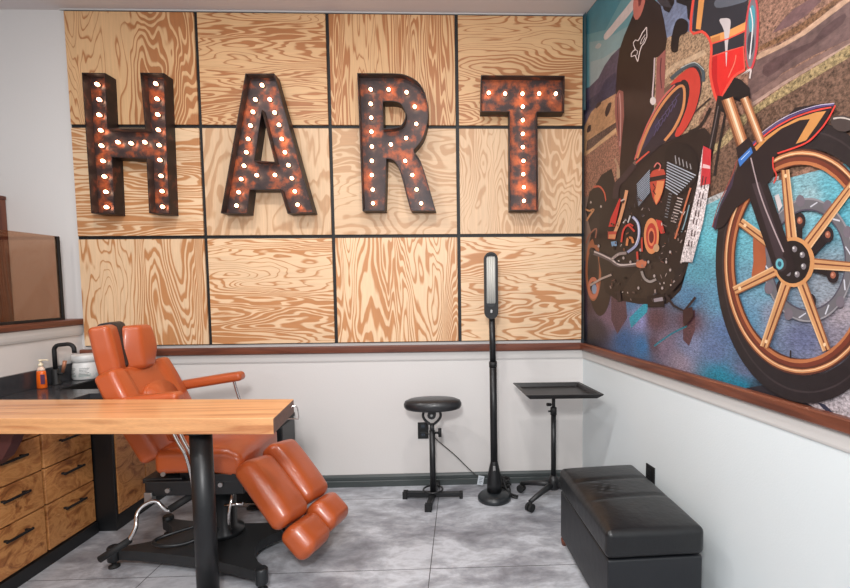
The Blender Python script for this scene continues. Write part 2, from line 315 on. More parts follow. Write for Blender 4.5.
('flat',(224,208,203),'613,2281 605,2300 597,2303 606,2283'),
('flat',(224,208,203),'600,2303 577,2310 580,2305 603,2299'),
('flat',(224,208,203),'578,2309 559,2314 562,2309 581,2305'),
('flat',(224,208,203),'565,2310 566,2325 559,2329 557,2313'),
('flat',(224,208,203),'565,2324 585,2327 579,2332 559,2329'),
('flat',(224,208,203),'584,2327 602,2325 597,2330 579,2332'),
('flat',(224,208,203),'603,2327 588,2353 581,2354 596,2328'),
('flat',(224,208,203),'588,2351 584,2368 577,2371 581,2354'),
('flat',(224,208,203),'583,2366 603,2369 597,2374 578,2371'),
('flat',(224,208,203),'598,2370 624,2355 626,2357 600,2373'),
('flat',(224,208,203),'627,2354 643,2358 637,2363 621,2359'),
('flat',(224,208,203),'643,2358 664,2371 657,2376 636,2363'),
('flat',(224,208,203),'663,2371 701,2379 695,2384 657,2376'),
('flat',(224,208,203),'685,2356 653,2348 657,2345 689,2352'),
('flat',(224,208,203),'653,2348 642,2333 647,2330 658,2345'),
('flat',(224,208,203),'646,2330 669,2327 666,2330 643,2333'),
('flat',(224,208,203),'669,2327 690,2340 685,2344 665,2330'),
('flat',(224,208,203),'600,2326 622,2310 624,2311 603,2327'),
('flat',(224,208,203),'620,2313 611,2296 616,2293 625,2310'),
('flat',(29,24,26),'921,2290 934,2294 949,2291 963,2285 978,2275 993,2262 1004,2249 1007,2235 1005,2221 998,2213 985,2214 966,2220 951,2219 946,2204 944,2183 939,2169 925,2169 908,2177 896,2188 891,2203 891,2220 894,2238 901,2257 910,2277'),
('flat',(27,24,27),'918,2412 1032,2348 1027,2237 1003,2264 995,2315 926,2366'),
('flat',(59,54,59),'732,2516 829,2462 898,2358 815,2411'),
('flat',(44,44,51),'1051,2353 1335,2192 1324,2120 1316,2092 1314,2015 1154,2056 1141,2115 1111,2158 1033,2203'),
('flat',(92,96,106),'1159,2235 1162,2241 1171,2244 1192,2238 1232,2218 1280,2192 1313,2172 1326,2162 1326,2157 1314,2158 1281,2169 1233,2186 1193,2203 1172,2215 1162,2227'),
('flat',(216,148,84),'1075,2339 1111,2318 1085,2181 1056,2198'),
('flat',(215,150,88),'1141,2129 1238,2104 1325,2090 1325,2063 1239,2079 1155,2095'),
('flat',(187,120,67),'1143,2121 1196,2108 1197,2088 1153,2098'),
('flat',(212,43,41),'1157,2053 1310,2016 1322,1938 1274,1934 1191,1885 1151,1976'),
('flat',(182,31,36),'1157,2053 1182,2046 1186,1951 1204,1898 1191,1885 1151,1976'),
('flat',(228,114,96),'1277,2004 1276,2000 1275,1994 1274,1987 1270,1980 1264,1971 1255,1961 1247,1951 1241,1944 1246,1941 1252,1948 1260,1958 1269,1968 1275,1977 1278,1985 1280,1992 1281,1997 1282,2001'),
('flat',(195,184,184),'1190,2162 1195,2165 1205,2161 1216,2156 1227,2151 1239,2143 1247,2135 1249,2124 1248,2112 1246,2100 1244,2090 1242,2080 1239,2069 1237,2054 1236,2038 1235,2022 1234,2005 1233,1988 1232,1982 1230,1994 1228,2016 1225,2041 1222,2065 1219,2092 1215,2115 1206,2134 1195,2151'),
('flat',(222,76,63),'1038,2361 1029,2319 1017,2260 1016,2211 1040,2183 1071,2174 1092,2166 1105,2154 1118,2140 1129,2125 1136,2113 1140,2102 1143,2085 1142,2058 1138,2026 1140,1991 1152,1949 1168,1907 1187,1877 1212,1876 1228,1892 1243,1906 1255,1915 1266,1924 1279,1930 1295,1932 1314,1931 1327,1931 1321,1941 1308,1941 1288,1942 1270,1939 1256,1933 1244,1924 1231,1915 1216,1900 1201,1885 1195,1882 1182,1905 1166,1946 1155,1986 1153,2019 1156,2051 1157,2078 1155,2097 1149,2110 1141,2124 1130,2140 1115,2157 1094,2175 1067,2185 1043,2191 1032,2204 1033,2250 1045,2309 1054,2351'),
('flat',(222,76,63),'1151,2097 1240,2073 1322,2060 1319,2066 1238,2078 1148,2103'),
('flat',(222,85,73),'1158,2050 1242,2031 1311,2015 1319,1939 1325,1937 1316,2016 1239,2036 1155,2055'),
('flat',(201,64,71),'1381,2026 1381,2008 1379,1991 1377,1975 1374,1961 1370,1948 1366,1938 1362,1930 1357,1925 1352,1923 1347,1923 1342,1927 1337,1934 1333,1943 1329,1955 1326,1969 1323,1985 1321,2002 1319,2021 1319,2040 1319,2059 1320,2077 1322,2095 1324,2111 1328,2126 1331,2138 1336,2148 1340,2155 1345,2159 1350,2161 1355,2159 1359,2155 1364,2148 1368,2139 1372,2127 1375,2113 1378,2097 1380,2081 1381,2063 1382,2045'),
('flat',(119,110,115),'1371,2032 1370,2015 1369,1999 1367,1984 1365,1970 1362,1958 1359,1949 1356,1941 1353,1936 1349,1933 1345,1934 1342,1937 1339,1942 1336,1950 1333,1961 1330,1973 1329,1988 1327,2004 1326,2020 1326,2037 1326,2055 1327,2072 1329,2088 1331,2103 1333,2117 1336,2129 1339,2138 1342,2145 1346,2150 1349,2152 1353,2151 1356,2148 1359,2142 1362,2134 1365,2123 1367,2111 1369,2097 1370,2082 1371,2065 1371,2049'),
('flat',(76,147,159),'1363,2077 1363,2071 1362,2064 1361,2058 1360,2053 1358,2049 1356,2045 1354,2043 1352,2041 1350,2041 1348,2041 1346,2043 1343,2046 1341,2050 1340,2054 1338,2060 1337,2066 1336,2072 1335,2079 1335,2086 1335,2093 1335,2099 1336,2106 1337,2112 1338,2117 1340,2121 1342,2125 1344,2127 1346,2128 1348,2129 1351,2128 1353,2126 1355,2123 1357,2120 1359,2115 1360,2110 1362,2104 1362,2097 1363,2091 1363,2084'),
('flat',(60,62,71),'1362,2001 1362,1995 1361,1990 1360,1985 1359,1981 1357,1977 1355,1974 1353,1972 1350,1971 1348,1970 1345,1971 1343,1973 1341,1975 1338,1979 1336,1983 1335,1988 1333,1993 1332,1999 1331,2005 1331,2011 1331,2017 1331,2022 1332,2028 1333,2033 1335,2037 1336,2041 1338,2044 1341,2046 1343,2047 1345,2047 1348,2046 1350,2044 1353,2042 1355,2038 1357,2034 1359,2029 1360,2024 1361,2019 1362,2013 1362,2007'),
('flat',(221,214,214),'1338,2126 1341,2115 1345,2101 1349,2084 1351,2068 1351,2052 1349,2036 1348,2020 1346,2006 1345,1993 1343,1980 1342,1970 1341,1963 1347,1960 1348,1967 1349,1978 1350,1990 1351,2003 1353,2017 1355,2033 1356,2050 1356,2065 1354,2082 1350,2098 1346,2113 1343,2124'),
('flat',(204,190,186),'1297,1916 1302,1917 1309,1919 1317,1920 1325,1921 1332,1923 1340,1924 1347,1925 1347,1926 1347,1922 1346,1914 1344,1906 1343,1900 1350,1896 1351,1902 1353,1911 1355,1919 1353,1927 1344,1931 1336,1930 1328,1929 1320,1927 1312,1926 1304,1925 1297,1923 1292,1922'),
('flat',(29,26,29),'1199,1875 1274,1930 1304,1912 1347,1868 1353,1833 1307,1837 1257,1868 1238,1819 1206,1841'),
('flat',(33,28,30),'1190,1901 1183,1876 1174,1839 1163,1797 1151,1757 1139,1720 1127,1682 1113,1642 1099,1599 1084,1553 1068,1502 1051,1451 1031,1401 1003,1348 970,1291 937,1239 914,1202 954,1193 977,1230 1008,1281 1041,1338 1068,1391 1088,1442 1104,1493 1119,1542 1133,1588 1147,1630 1160,1669 1173,1706 1184,1744 1195,1784 1206,1825 1215,1861 1221,1886'),
('flat',(108,96,96),'1194,1863 1187,1838 1176,1801 1163,1760 1150,1719 1137,1681 1122,1643 1107,1603 1091,1561 1073,1513 1053,1459 1035,1410 1022,1375 1027,1374 1040,1409 1058,1458 1078,1511 1096,1559 1112,1601 1127,1641 1141,1680 1154,1717 1167,1758 1180,1799 1191,1836 1198,1861'),
('flat',(33,28,30),'1232,1844 1225,1819 1215,1782 1204,1742 1195,1708 1189,1680 1183,1655 1179,1634 1176,1619 1190,1615 1193,1629 1197,1650 1202,1675 1208,1703 1217,1737 1228,1776 1238,1813 1245,1838'),
('flat',(39,32,32),'1027,1815 1041,1814 1061,1812 1083,1812 1104,1816 1121,1827 1137,1841 1151,1855 1160,1865 1145,1875 1135,1865 1122,1851 1106,1837 1090,1828 1073,1825 1053,1825 1034,1827 1020,1828'),
('flat',(53,44,44),'877,1830 905,1838 944,1850 987,1862 1025,1873 1062,1882 1100,1891 1132,1898 1154,1903 1148,1909 1126,1904 1094,1897 1056,1889 1018,1879 979,1869 937,1857 897,1845 868,1837'),
('flat',(45,37,45),'615,1797 618,1828 642,1870 671,1908 700,1934 734,1955 769,1975 802,1996 836,2016 872,2033 911,2048 951,2061 988,2068 1021,2069 1050,2064 1073,2052 1088,2031 1098,2002 1100,1973 1094,1943 1081,1913 1062,1885 1037,1860 1007,1838 973,1823 935,1820 893,1825 852,1827 816,1821 782,1811 746,1804 698,1796 647,1790'),
('flat',(56,51,72),'645,1829 700,1899 797,1952 824,1921 730,1861'),
('flat',(193,61,52),'891,2053 915,2061 960,2068 999,2070 1024,2067 1046,2059 1063,2046 1077,2027 1088,2002 1092,1976 1088,1948 1077,1918 1062,1891 1039,1866 1010,1843 984,1828 960,1823 938,1827 931,1838 946,1859 974,1886 997,1913 1009,1940 1016,1966 1016,1989 1007,2008 991,2023 971,2036 940,2044 905,2048'),
('flat',(39,34,37),'966,2037 974,2040 987,2037 1000,2029 1011,2018 1020,2003 1025,1986 1023,1964 1016,1940 1006,1917 986,1891 963,1866 949,1855 954,1869 969,1898 981,1925 987,1947 990,1969 990,1988 983,2008 971,2026'),
('flat',(201,134,87),'638,1813 656,1835 681,1865 710,1897 738,1923 767,1945 797,1964 827,1980 855,1993 883,2003 910,2011 934,2015 953,2017 966,2015 973,2013 977,2010 981,2001 984,1987 984,1967 981,1947 975,1929 965,1913 952,1898 937,1885 922,1873 904,1862 883,1853 863,1845 849,1840 865,1829 878,1834 898,1842 919,1851 938,1862 954,1875 969,1889 982,1904 992,1920 998,1939 1001,1960 1001,1981 998,1997 991,2010 978,2021 961,2027 943,2029 922,2028 896,2023 868,2015 839,2005 810,1992 779,1976 748,1956 718,1934 689,1907 660,1875 634,1844 616,1823'),
('flat',(196,96,89),'615,1812 633,1835 658,1869 686,1904 714,1933 743,1956 773,1977 803,1994 832,2009 860,2019 888,2027 912,2032 929,2036 920,2044 904,2040 879,2035 850,2027 821,2016 793,2002 762,1984 731,1963 702,1940 673,1910 644,1875 619,1841 601,1818'),
('flat',(71,81,87),'903,2068 920,2070 945,2072 971,2074 993,2074 1013,2071 1031,2068 1048,2063 1061,2058 1071,2051 1080,2042 1089,2032 1095,2022 1098,2013 1098,2003 1098,1993 1097,1986 1117,1978 1118,1985 1118,1995 1118,2007 1113,2019 1106,2031 1095,2044 1081,2057 1064,2068 1045,2077 1025,2083 1003,2087 981,2090 957,2090 929,2089 904,2086 887,2085'),
('flat',(170,179,179),'966,2089 983,2087 1006,2085 1031,2080 1052,2074 1068,2063 1085,2048 1099,2033 1108,2023 1112,2024 1102,2033 1088,2048 1071,2064 1052,2077 1030,2084 1004,2088 980,2091 963,2093'),
('flat',(85,78,116),'774,1878 795,1901 784,1916 815,1923 811,1926 779,1919 790,1903 769,1880'),
('flat',(85,78,116),'801,1890 821,1913 810,1928 841,1935 837,1938 805,1931 816,1915 796,1893'),
('flat',(85,78,116),'827,1903 847,1925 836,1940 866,1947 862,1950 831,1943 842,1927 822,1905'),
('flat',(85,78,116),'852,1915 872,1937 861,1951 890,1958 887,1961 856,1954 867,1939 847,1917'),
('flat',(85,78,116),'877,1927 896,1948 886,1963 914,1969 911,1972 881,1965 891,1951 872,1929'),
('flat',(85,78,116),'901,1938 920,1960 910,1974 937,1980 934,1983 905,1977 915,1962 896,1941'),
('flat',(85,78,116),'925,1949 943,1971 933,1985 960,1991 957,1994 929,1987 938,1973 920,1952'),
('flat',(213,85,67),'623,1793 683,1806 741,1817 732,1824 674,1814 613,1801'),
('flat',(58,44,48),'588,1805 570,1799 544,1790 515,1780 489,1771 468,1765 445,1760 422,1753 403,1741 391,1723 387,1702 385,1683 383,1670 448,1657 450,1670 452,1688 456,1706 463,1718 474,1725 490,1729 511,1734 535,1741 561,1751 589,1761 614,1771 631,1777'),
('flat',(52,56,65),'747,1742 750,1634 651,1584 626,1632 648,1692'),
('flat',(151,164,180),'632,1692 746,1735 742,1738 627,1695'),
('flat',(151,164,180),'634,1683 746,1726 742,1729 629,1686'),
('flat',(151,164,180),'635,1674 747,1717 742,1720 630,1677'),
('flat',(151,164,180),'637,1665 747,1708 743,1711 632,1668'),
('flat',(151,164,180),'639,1656 747,1700 743,1703 634,1659'),
('flat',(151,164,180),'641,1647 747,1691 743,1694 636,1650'),
('flat',(151,164,180),'642,1638 748,1682 743,1685 637,1641'),
('flat',(151,164,180),'644,1629 748,1674 743,1676 639,1632'),
('flat',(151,164,180),'646,1620 748,1665 744,1668 641,1623'),
('flat',(151,164,180),'648,1611 748,1656 744,1659 643,1614'),
('flat',(151,164,180),'649,1602 749,1647 744,1650 645,1605'),
('flat',(151,164,180),'651,1593 749,1639 744,1641 646,1595'),
('flat',(29,24,26),'868,1791 889,1808 920,1810 952,1803 988,1790 1025,1770 1053,1749 1071,1728 1081,1705 1087,1683 1089,1661 1086,1639 1073,1621 1046,1605 1008,1592 970,1587 934,1592 898,1606 872,1633 860,1683 859,1745'),
('flat',(149,146,149),'933,1753 942,1716 949,1715 940,1752'),
('flat',(149,146,149),'959,1738 968,1705 975,1704 966,1737'),
('flat',(149,146,149),'985,1724 993,1694 1000,1693 991,1723'),
('flat',(149,146,149),'1010,1710 1018,1682 1024,1682 1016,1709'),
('flat',(149,146,149),'1034,1696 1042,1672 1048,1671 1040,1695'),
('flat',(177,186,198),'878,1737 1074,1640 1077,1643 881,1740'),
('flat',(177,186,198),'877,1726 1062,1634 1065,1637 880,1729'),
('flat',(177,186,198),'876,1715 1050,1629 1052,1632 879,1718'),
('flat',(177,186,198),'875,1703 1037,1623 1040,1626 878,1707'),
('flat',(177,186,198),'874,1692 1024,1617 1027,1620 877,1695'),
('flat',(177,186,198),'873,1681 1011,1611 1014,1614 877,1684'),
('flat',(177,186,198),'872,1670 998,1606 1001,1609 876,1673'),
('flat',(177,186,198),'871,1659 984,1600 988,1603 875,1662'),
('flat',(177,186,198),'870,1647 971,1594 974,1596 874,1650'),
('flat',(177,186,198),'869,1636 957,1587 961,1590 873,1639'),
('flat',(130,136,144),'895,1605 917,1596 919,1599 897,1607'),
('flat',(194,180,176),'956,1575 995,1562 997,1565 958,1579'),
('flat',(130,136,144),'891,1593 914,1585 915,1588 893,1596'),
('flat',(194,180,176),'950,1565 990,1551 992,1555 952,1568'),
('flat',(130,136,144),'888,1582 910,1574 912,1576 890,1584'),
('flat',(194,180,176),'945,1554 985,1540 986,1544 946,1557'),
('flat',(130,136,144),'885,1570 907,1562 909,1565 886,1573'),
('flat',(194,180,176),'939,1543 979,1530 981,1533 941,1546'),
('flat',(130,136,144),'881,1558 904,1551 905,1553 883,1561'),
('flat',(194,180,176),'933,1532 974,1519 976,1522 935,1535'),
('flat',(130,136,144),'878,1547 900,1539 902,1542 879,1550'),
('flat',(194,180,176),'928,1520 968,1508 970,1511 930,1524'),
('flat',(130,136,144),'874,1535 897,1527 899,1530 876,1538'),
('flat',(194,180,176),'922,1509 963,1497 965,1500 924,1513'),
('flat',(130,136,144),'871,1523 894,1516 895,1519 873,1526'),
('flat',(194,180,176),'916,1498 957,1486 959,1489 918,1502'),
('flat',(130,136,144),'867,1511 890,1504 892,1507 869,1514'),
('flat',(194,180,176),'910,1487 952,1475 954,1478 912,1491'),
('flat',(187,108,78),'1040,1602 1035,1593 1028,1580 1020,1564 1011,1547 1001,1528 990,1506 978,1484 968,1465 959,1448 951,1433 945,1421 940,1412 952,1408 957,1417 963,1430 971,1444 980,1461 990,1480 1001,1502 1012,1524 1022,1543 1031,1560 1039,1576 1046,1589 1051,1598'),
('flat',(122,149,158),'1035,1536 1031,1524 1024,1507 1016,1488 1010,1473 1004,1461 997,1450 992,1441 988,1434 996,1432 1000,1438 1005,1447 1011,1458 1017,1471 1024,1486 1031,1505 1038,1522 1043,1534'),
('flat',(184,70,54),'750,1715 763,1726 784,1728 823,1724 857,1714 869,1694 869,1670 862,1643 847,1616 827,1585 802,1571 774,1606 752,1656 746,1690'),
('flat',(216,135,86),'806,1675 861,1664 847,1616 801,1573 784,1605'),
('flat',(43,32,34),'745,1703 868,1690 869,1671 745,1683'),
('flat',(57,35,35),'769,1670 789,1649 770,1637 794,1617 800,1619 779,1636 797,1647 776,1671'),
('flat',(205,113,104),'784,1738 789,1741 795,1745 801,1749 806,1750 810,1749 817,1745 823,1740 826,1736 826,1732 822,1727 817,1722 814,1719 823,1715 826,1718 831,1723 835,1729 836,1735 831,1741 823,1748 813,1753 803,1756 794,1754 786,1750 780,1745 776,1742'),
('flat',(214,137,89),'828,1433 827,1421 825,1409 822,1398 817,1388 812,1379 805,1371 797,1365 788,1361 778,1359 769,1358 759,1360 749,1363 739,1369 731,1376 723,1385 716,1395 710,1407 706,1419 703,1432 702,1445 702,1458 705,1471 708,1482 713,1493 720,1502 727,1509 736,1515 745,1518 755,1520 764,1520 774,1517 784,1513 793,1507 801,1500 809,1491 815,1481 820,1470 824,1458 827,1446'),
('flat',(178,55,50),'810,1435 810,1426 809,1417 806,1409 803,1402 799,1395 794,1390 788,1386 782,1383 775,1381 768,1381 761,1382 754,1385 747,1389 741,1394 736,1400 731,1408 727,1416 724,1425 722,1434 721,1443 721,1453 723,1462 725,1470 729,1477 733,1484 739,1489 745,1493 751,1496 758,1497 765,1497 772,1496 779,1493 785,1489 791,1483 797,1477 801,1469 805,1461 808,1453 809,1444'),
('flat',(215,122,83),'796,1432 796,1426 795,1420 793,1414 791,1409 788,1404 785,1400 781,1398 777,1395 772,1394 768,1394 767,1406 771,1406 774,1407 777,1409 779,1411 782,1413 784,1416 785,1420 786,1424 787,1428 787,1433'),
('flat',(215,122,83),'768,1394 763,1395 758,1397 754,1400 750,1403 746,1408 743,1413 740,1419 738,1425 737,1431 736,1437 746,1437 746,1432 747,1428 748,1423 750,1419 752,1416 755,1413 758,1410 761,1408 764,1407 767,1406'),
('flat',(215,122,83),'736,1437 737,1444 738,1450 739,1456 742,1461 745,1465 748,1469 752,1472 756,1474 761,1475 766,1475 766,1463 763,1463 759,1462 756,1461 754,1459 751,1456 749,1453 748,1449 746,1445 746,1441 746,1437'),
('flat',(215,122,83),'766,1475 770,1474 775,1472 779,1469 783,1465 787,1461 790,1456 792,1450 794,1444 795,1438 796,1432 787,1433 787,1437 786,1441 785,1446 783,1449 781,1453 778,1456 775,1459 772,1461 769,1462 766,1463'),
('flat',(103,33,36),'786,1433 786,1429 786,1425 784,1421 783,1417 781,1414 779,1412 776,1410 773,1408 770,1408 767,1408 764,1408 761,1409 758,1411 755,1414 753,1417 751,1420 749,1424 748,1428 747,1432 747,1436 747,1441 747,1445 748,1449 750,1452 752,1455 754,1458 757,1460 760,1461 763,1461 766,1461 769,1461 772,1460 775,1458 778,1455 780,1452 782,1449 784,1445 785,1441 786,1437'),
('flat',(193,61,54),'800,1509 847,1496 874,1442 842,1441 814,1478'),
('flat',(198,54,50),'462,1657 480,1653 417,1522 344,1528 371,1573'),
('flat',(214,152,112),'522,1689 513,1668 500,1639 485,1611 471,1586 456,1562 441,1541 425,1522 409,1505 398,1494 430,1484 441,1495 457,1512 473,1532 488,1553 503,1578 517,1602 531,1631 544,1660 553,1680'),
('flat',(185,74,62),'337,1504 438,1495 420,1455 337,1465'),
('flat',(206,140,96),'349,1487 429,1480 418,1459 345,1467'),
('flat',(114,150,185),'373,1447 439,1445 439,1420 385,1421'),
('flat',(152,159,194),'588,1544 598,1538 611,1530 625,1521 634,1512 640,1502 644,1490 647,1478 647,1465 645,1452 641,1438 634,1425 625,1414 608,1405 584,1397 560,1390 543,1385 559,1374 575,1379 600,1386 625,1395 645,1406 657,1419 664,1433 668,1448 670,1462 670,1476 668,1489 663,1502 656,1514 644,1526 629,1537 615,1545 605,1551'),
('flat',(230,226,235),'605,1541 613,1535 625,1526 636,1515 645,1505 649,1494 652,1481 653,1469 652,1457 647,1444 638,1431 629,1420 623,1411 630,1410 636,1418 645,1430 654,1443 659,1456 661,1468 660,1481 657,1493 652,1505 643,1516 631,1527 619,1536 611,1543'),
('flat',(201,67,58),'497,1433 499,1443 502,1458 506,1474 513,1486 522,1495 532,1503 543,1507 550,1508 563,1503 581,1492 599,1480 611,1472 624,1477 612,1485 594,1497 573,1509 552,1516 532,1516 517,1509 505,1501 495,1491 488,1477 484,1461 481,1446 478,1436'),
('flat',(201,67,58),'537,1503 543,1505 553,1509 562,1511 569,1512 575,1511 584,1507 593,1502 600,1499 608,1505 602,1508 592,1512 581,1517 567,1520 554,1519 542,1516 532,1512 526,1510'),
('flat',(212,131,84),'555,1412 556,1418 558,1428 560,1437 563,1442 567,1443 573,1444 579,1443 582,1443 585,1440 589,1433 592,1425 595,1420 617,1421 614,1426 611,1434 606,1442 597,1450 583,1454 568,1456 554,1454 542,1449 537,1441 534,1431 533,1421 531,1414'),
('flat',(199,196,196),'509,1526 534,1540 556,1522 582,1554 569,1558 546,1528 533,1547 498,1532'),
('flat',(188,65,54),'675,1442 680,1375 696,1374 691,1441'),
('flat',(193,65,54),'634,1377 640,1337 658,1336 653,1377'),
('flat',(95,84,86),'121,1398 143,1393 175,1387 210,1380 242,1373 273,1366 305,1358 336,1350 362,1343 383,1335 403,1326 430,1317 465,1310 513,1307 566,1307 614,1307 646,1308 643,1324 611,1324 564,1324 512,1326 472,1329 448,1334 431,1341 412,1351 387,1361 357,1370 327,1378 295,1387 264,1395 230,1403 196,1411 164,1418 143,1423'),
('flat',(204,190,186),'151,1408 174,1403 205,1396 239,1388 271,1380 299,1372 328,1364 355,1356 381,1348 403,1340 423,1331 447,1323 477,1317 518,1315 566,1316 609,1317 638,1318 636,1324 607,1323 564,1322 517,1322 478,1324 452,1329 431,1336 411,1345 388,1354 362,1362 334,1370 306,1378 277,1386 245,1394 211,1402 180,1409 157,1414'),
('flat',(148,134,132),'385,1344 401,1349 422,1357 445,1365 465,1369 484,1371 507,1371 527,1370 542,1370 540,1384 525,1384 504,1385 478,1385 452,1383 427,1377 402,1369 380,1361 364,1356'),
('flat',(39,34,36),'167,1409 167,1406 166,1402 164,1399 161,1396 158,1394 154,1392 150,1390 145,1389 140,1388 135,1388 130,1389 125,1390 120,1392 116,1394 112,1396 109,1399 106,1403 104,1406 103,1410 102,1413 103,1417 104,1420 106,1424 108,1427 112,1429 116,1431 120,1433 125,1434 130,1434 135,1434 140,1434 145,1432 149,1431 154,1428 157,1426 161,1423 163,1420 165,1416 167,1413'),
('flat',(197,114,84),'637,1329 669,1336 705,1338 724,1331 731,1321 724,1308 706,1298 675,1298 645,1304 633,1316'),
('flat',(168,150,141),'123,1211 268,1248 387,1268 378,1278 256,1258 109,1222'),
('flat',(149,140,136),'675,1282 679,1276 685,1266 693,1256 703,1247 715,1240 729,1234 744,1230 760,1228 777,1229 793,1233 806,1237 815,1239 806,1249 797,1246 784,1243 771,1240 761,1239 751,1240 740,1244 729,1248 720,1253 712,1260 705,1270 700,1279 695,1285'),
('flat',(190,150,115),'832,1380 832,1378 831,1375 830,1373 828,1371 826,1369 823,1367 820,1366 816,1365 813,1365 809,1365 805,1365 802,1366 798,1367 795,1369 792,1371 789,1373 787,1376 786,1378 785,1381 784,1384 785,1387 785,1389 787,1392 789,1394 791,1396 794,1398 797,1399 801,1400 804,1400 808,1400 812,1399 815,1398 819,1397 822,1395 825,1393 827,1391 829,1389 831,1386 832,1383'),
('flat',(174,160,156),'240,1435 236,1429 226,1427 216,1430 212,1437 216,1443 226,1445 236,1441'),
('flat',(174,160,156),'523,1353 520,1348 512,1346 504,1349 500,1354 503,1360 511,1362 519,1359'),
('flat',(174,160,156),'592,1330 589,1325 582,1323 574,1325 571,1331 574,1337 581,1338 589,1336'),
('flat',(174,160,156),'670,1204 667,1199 660,1196 653,1199 650,1204 652,1209 660,1212 667,1209'),
('flat',(174,160,156),'895,1316 893,1312 887,1310 882,1312 879,1317 881,1322 887,1324 893,1321'),
('flat',(174,160,156),'926,1282 923,1277 918,1275 912,1277 910,1282 912,1287 917,1288 923,1286'),
('flat',(174,160,156),'955,1231 953,1226 948,1224 942,1226 940,1231 942,1236 947,1238 953,1236'),
('flat',(174,160,156),'855,1153 852,1148 846,1146 840,1147 838,1152 840,1157 846,1160 852,1158'),
('flat',(174,160,156),'754,1323 751,1318 745,1316 738,1318 735,1324 738,1329 744,1331 751,1328'),
('flat',(174,160,156),'869,1205 866,1200 860,1198 854,1200 852,1205 854,1210 860,1212 866,1210'),
('flat',(174,160,156),'923,1357 921,1353 916,1351 910,1353 907,1358 910,1363 915,1364 921,1362'),
('flat',(174,160,156),'683,1382 681,1377 674,1375 667,1378 664,1383 666,1389 673,1390 680,1388'),
('flat',(174,160,156),'1001,1312 999,1307 994,1306 988,1308 986,1312 988,1317 993,1319 998,1316'),
('flat',(174,160,156),'805,1258 802,1253 796,1251 790,1254 787,1259 789,1264 796,1266 802,1264'),
('flat',(149,140,147),'793,1157 876,1168 879,1148 797,1142'),
('flat',(35,26,28),'736,1168 875,1182 880,1124 746,1116'),
('flat',(149,140,147),'793,1157 864,1166 870,1150 797,1142'),
('flat',(49,38,40),'437,1165 444,1180 453,1131 496,1135 481,1190 414,1183'),
('flat',(194,180,173),'483,1413 495,1424 489,1426 477,1415'),
('flat',(148,130,125),'798,1198 801,1179 812,1180 810,1199'),
('flat',(194,180,173),'884,1333 884,1328 892,1328 891,1333'),
('flat',(134,85,64),'1013,1370 1016,1365 1020,1366 1017,1371'),
('flat',(19,16,18),'888,1433 899,1445 893,1447 882,1436'),
('flat',(94,78,75),'518,1537 521,1520 530,1519 527,1536'),
('flat',(148,130,125),'1020,1429 1025,1435 1017,1438 1012,1432'),
('flat',(106,71,64),'329,1508 335,1500 347,1501 341,1509'),
('flat',(94,78,75),'967,1487 981,1481 985,1486 972,1492'),
('flat',(68,54,52),'957,1561 960,1565 954,1568 951,1564'),
('flat',(68,54,52),'754,1305 762,1293 773,1295 765,1307'),
('flat',(106,71,64),'970,1419 977,1427 968,1431 961,1423'),
('flat',(148,130,125),'850,1353 862,1356 859,1359 847,1356'),
('flat',(134,85,64),'965,1462 968,1457 972,1457 968,1463'),
('flat',(21,18,20),'828,1520 849,1511 851,1513 830,1522'),
('flat',(194,180,173),'838,1227 843,1220 848,1221 843,1228'),
('flat',(19,16,18),'543,1588 571,1591 567,1596 539,1592'),
('flat',(106,71,64),'942,1436 943,1425 950,1424 949,1435'),
('flat',(94,78,75),'415,1435 433,1429 440,1435 422,1441'),
('flat',(148,130,125),'692,1534 708,1537 704,1542 688,1539'),
('flat',(21,18,20),'428,1454 430,1439 437,1439 435,1454'),
('flat',(134,85,64),'872,1398 882,1394 884,1396 874,1400'),
('flat',(21,18,20),'938,1558 947,1553 950,1556 941,1561'),
('flat',(148,130,125),'363,1213 376,1199 388,1201 375,1215'),
('flat',(94,78,75),'672,1361 677,1367 673,1369 667,1363'),
('flat',(21,18,20),'546,1462 561,1442 571,1443 557,1463'),
('flat',(60,60,69),'1080,1542 1101,1532 1103,1534 1082,1545'),
('flat',(19,16,18),'440,1357 473,1364 468,1368 436,1361'),
('flat',(134,85,64),'539,1467 566,1472 560,1478 533,1474'),
('flat',(68,54,52),'948,1524 953,1516 962,1517 957,1525'),
('flat',(21,18,20),'508,1624 523,1636 510,1642 495,1630'),
('flat',(60,60,69),'564,1597 571,1587 578,1587 570,1598'),
('flat',(60,60,69),'695,1335 720,1327 726,1332 700,1340'),
('flat',(148,130,125),'861,1478 886,1467 888,1469 863,1480'),
('flat',(134,85,64),'924,1353 924,1347 929,1347 928,1353'),
('flat',(194,180,173),'1005,1499 1017,1512 1013,1514 1001,1501'),
('flat',(21,18,20),'404,1405 420,1419 413,1422 397,1408'),
('flat',(148,130,125),'741,1566 750,1553 754,1553 745,1566'),
('flat',(19,16,18),'518,1259 520,1246 535,1246 533,1260'),
('flat',(68,54,52),'464,1218 476,1229 463,1232 451,1221'),
('flat',(68,54,52),'677,1431 686,1440 677,1443 668,1434'),
('flat',(94,78,75),'881,1531 894,1533 891,1537 878,1534'),
('flat',(21,18,20),'371,1540 410,1526 417,1531 378,1546'),
('flat',(60,60,69),'630,1632 653,1621 658,1626 635,1636'),
('flat',(21,18,20),'985,1529 1000,1532 995,1538 980,1535'),
('flat',(60,60,69),'900,1417 903,1400 907,1399 904,1417'),
('flat',(134,85,64),'512,1403 515,1388 525,1387 523,1403'),
('flat',(134,85,64),'1012,1351 1023,1335 1031,1337 1021,1352'),
('flat',(194,180,173),'846,1489 848,1476 856,1476 854,1488'),
('flat',(19,16,18),'500,1399 513,1411 508,1413 495,1400'),
('flat',(94,78,75),'685,1244 690,1238 696,1239 691,1245'),
('flat',(60,60,69),'687,1536 704,1538 698,1545 681,1542'),
('flat',(106,71,64),'779,1595 780,1590 786,1589 785,1595'),
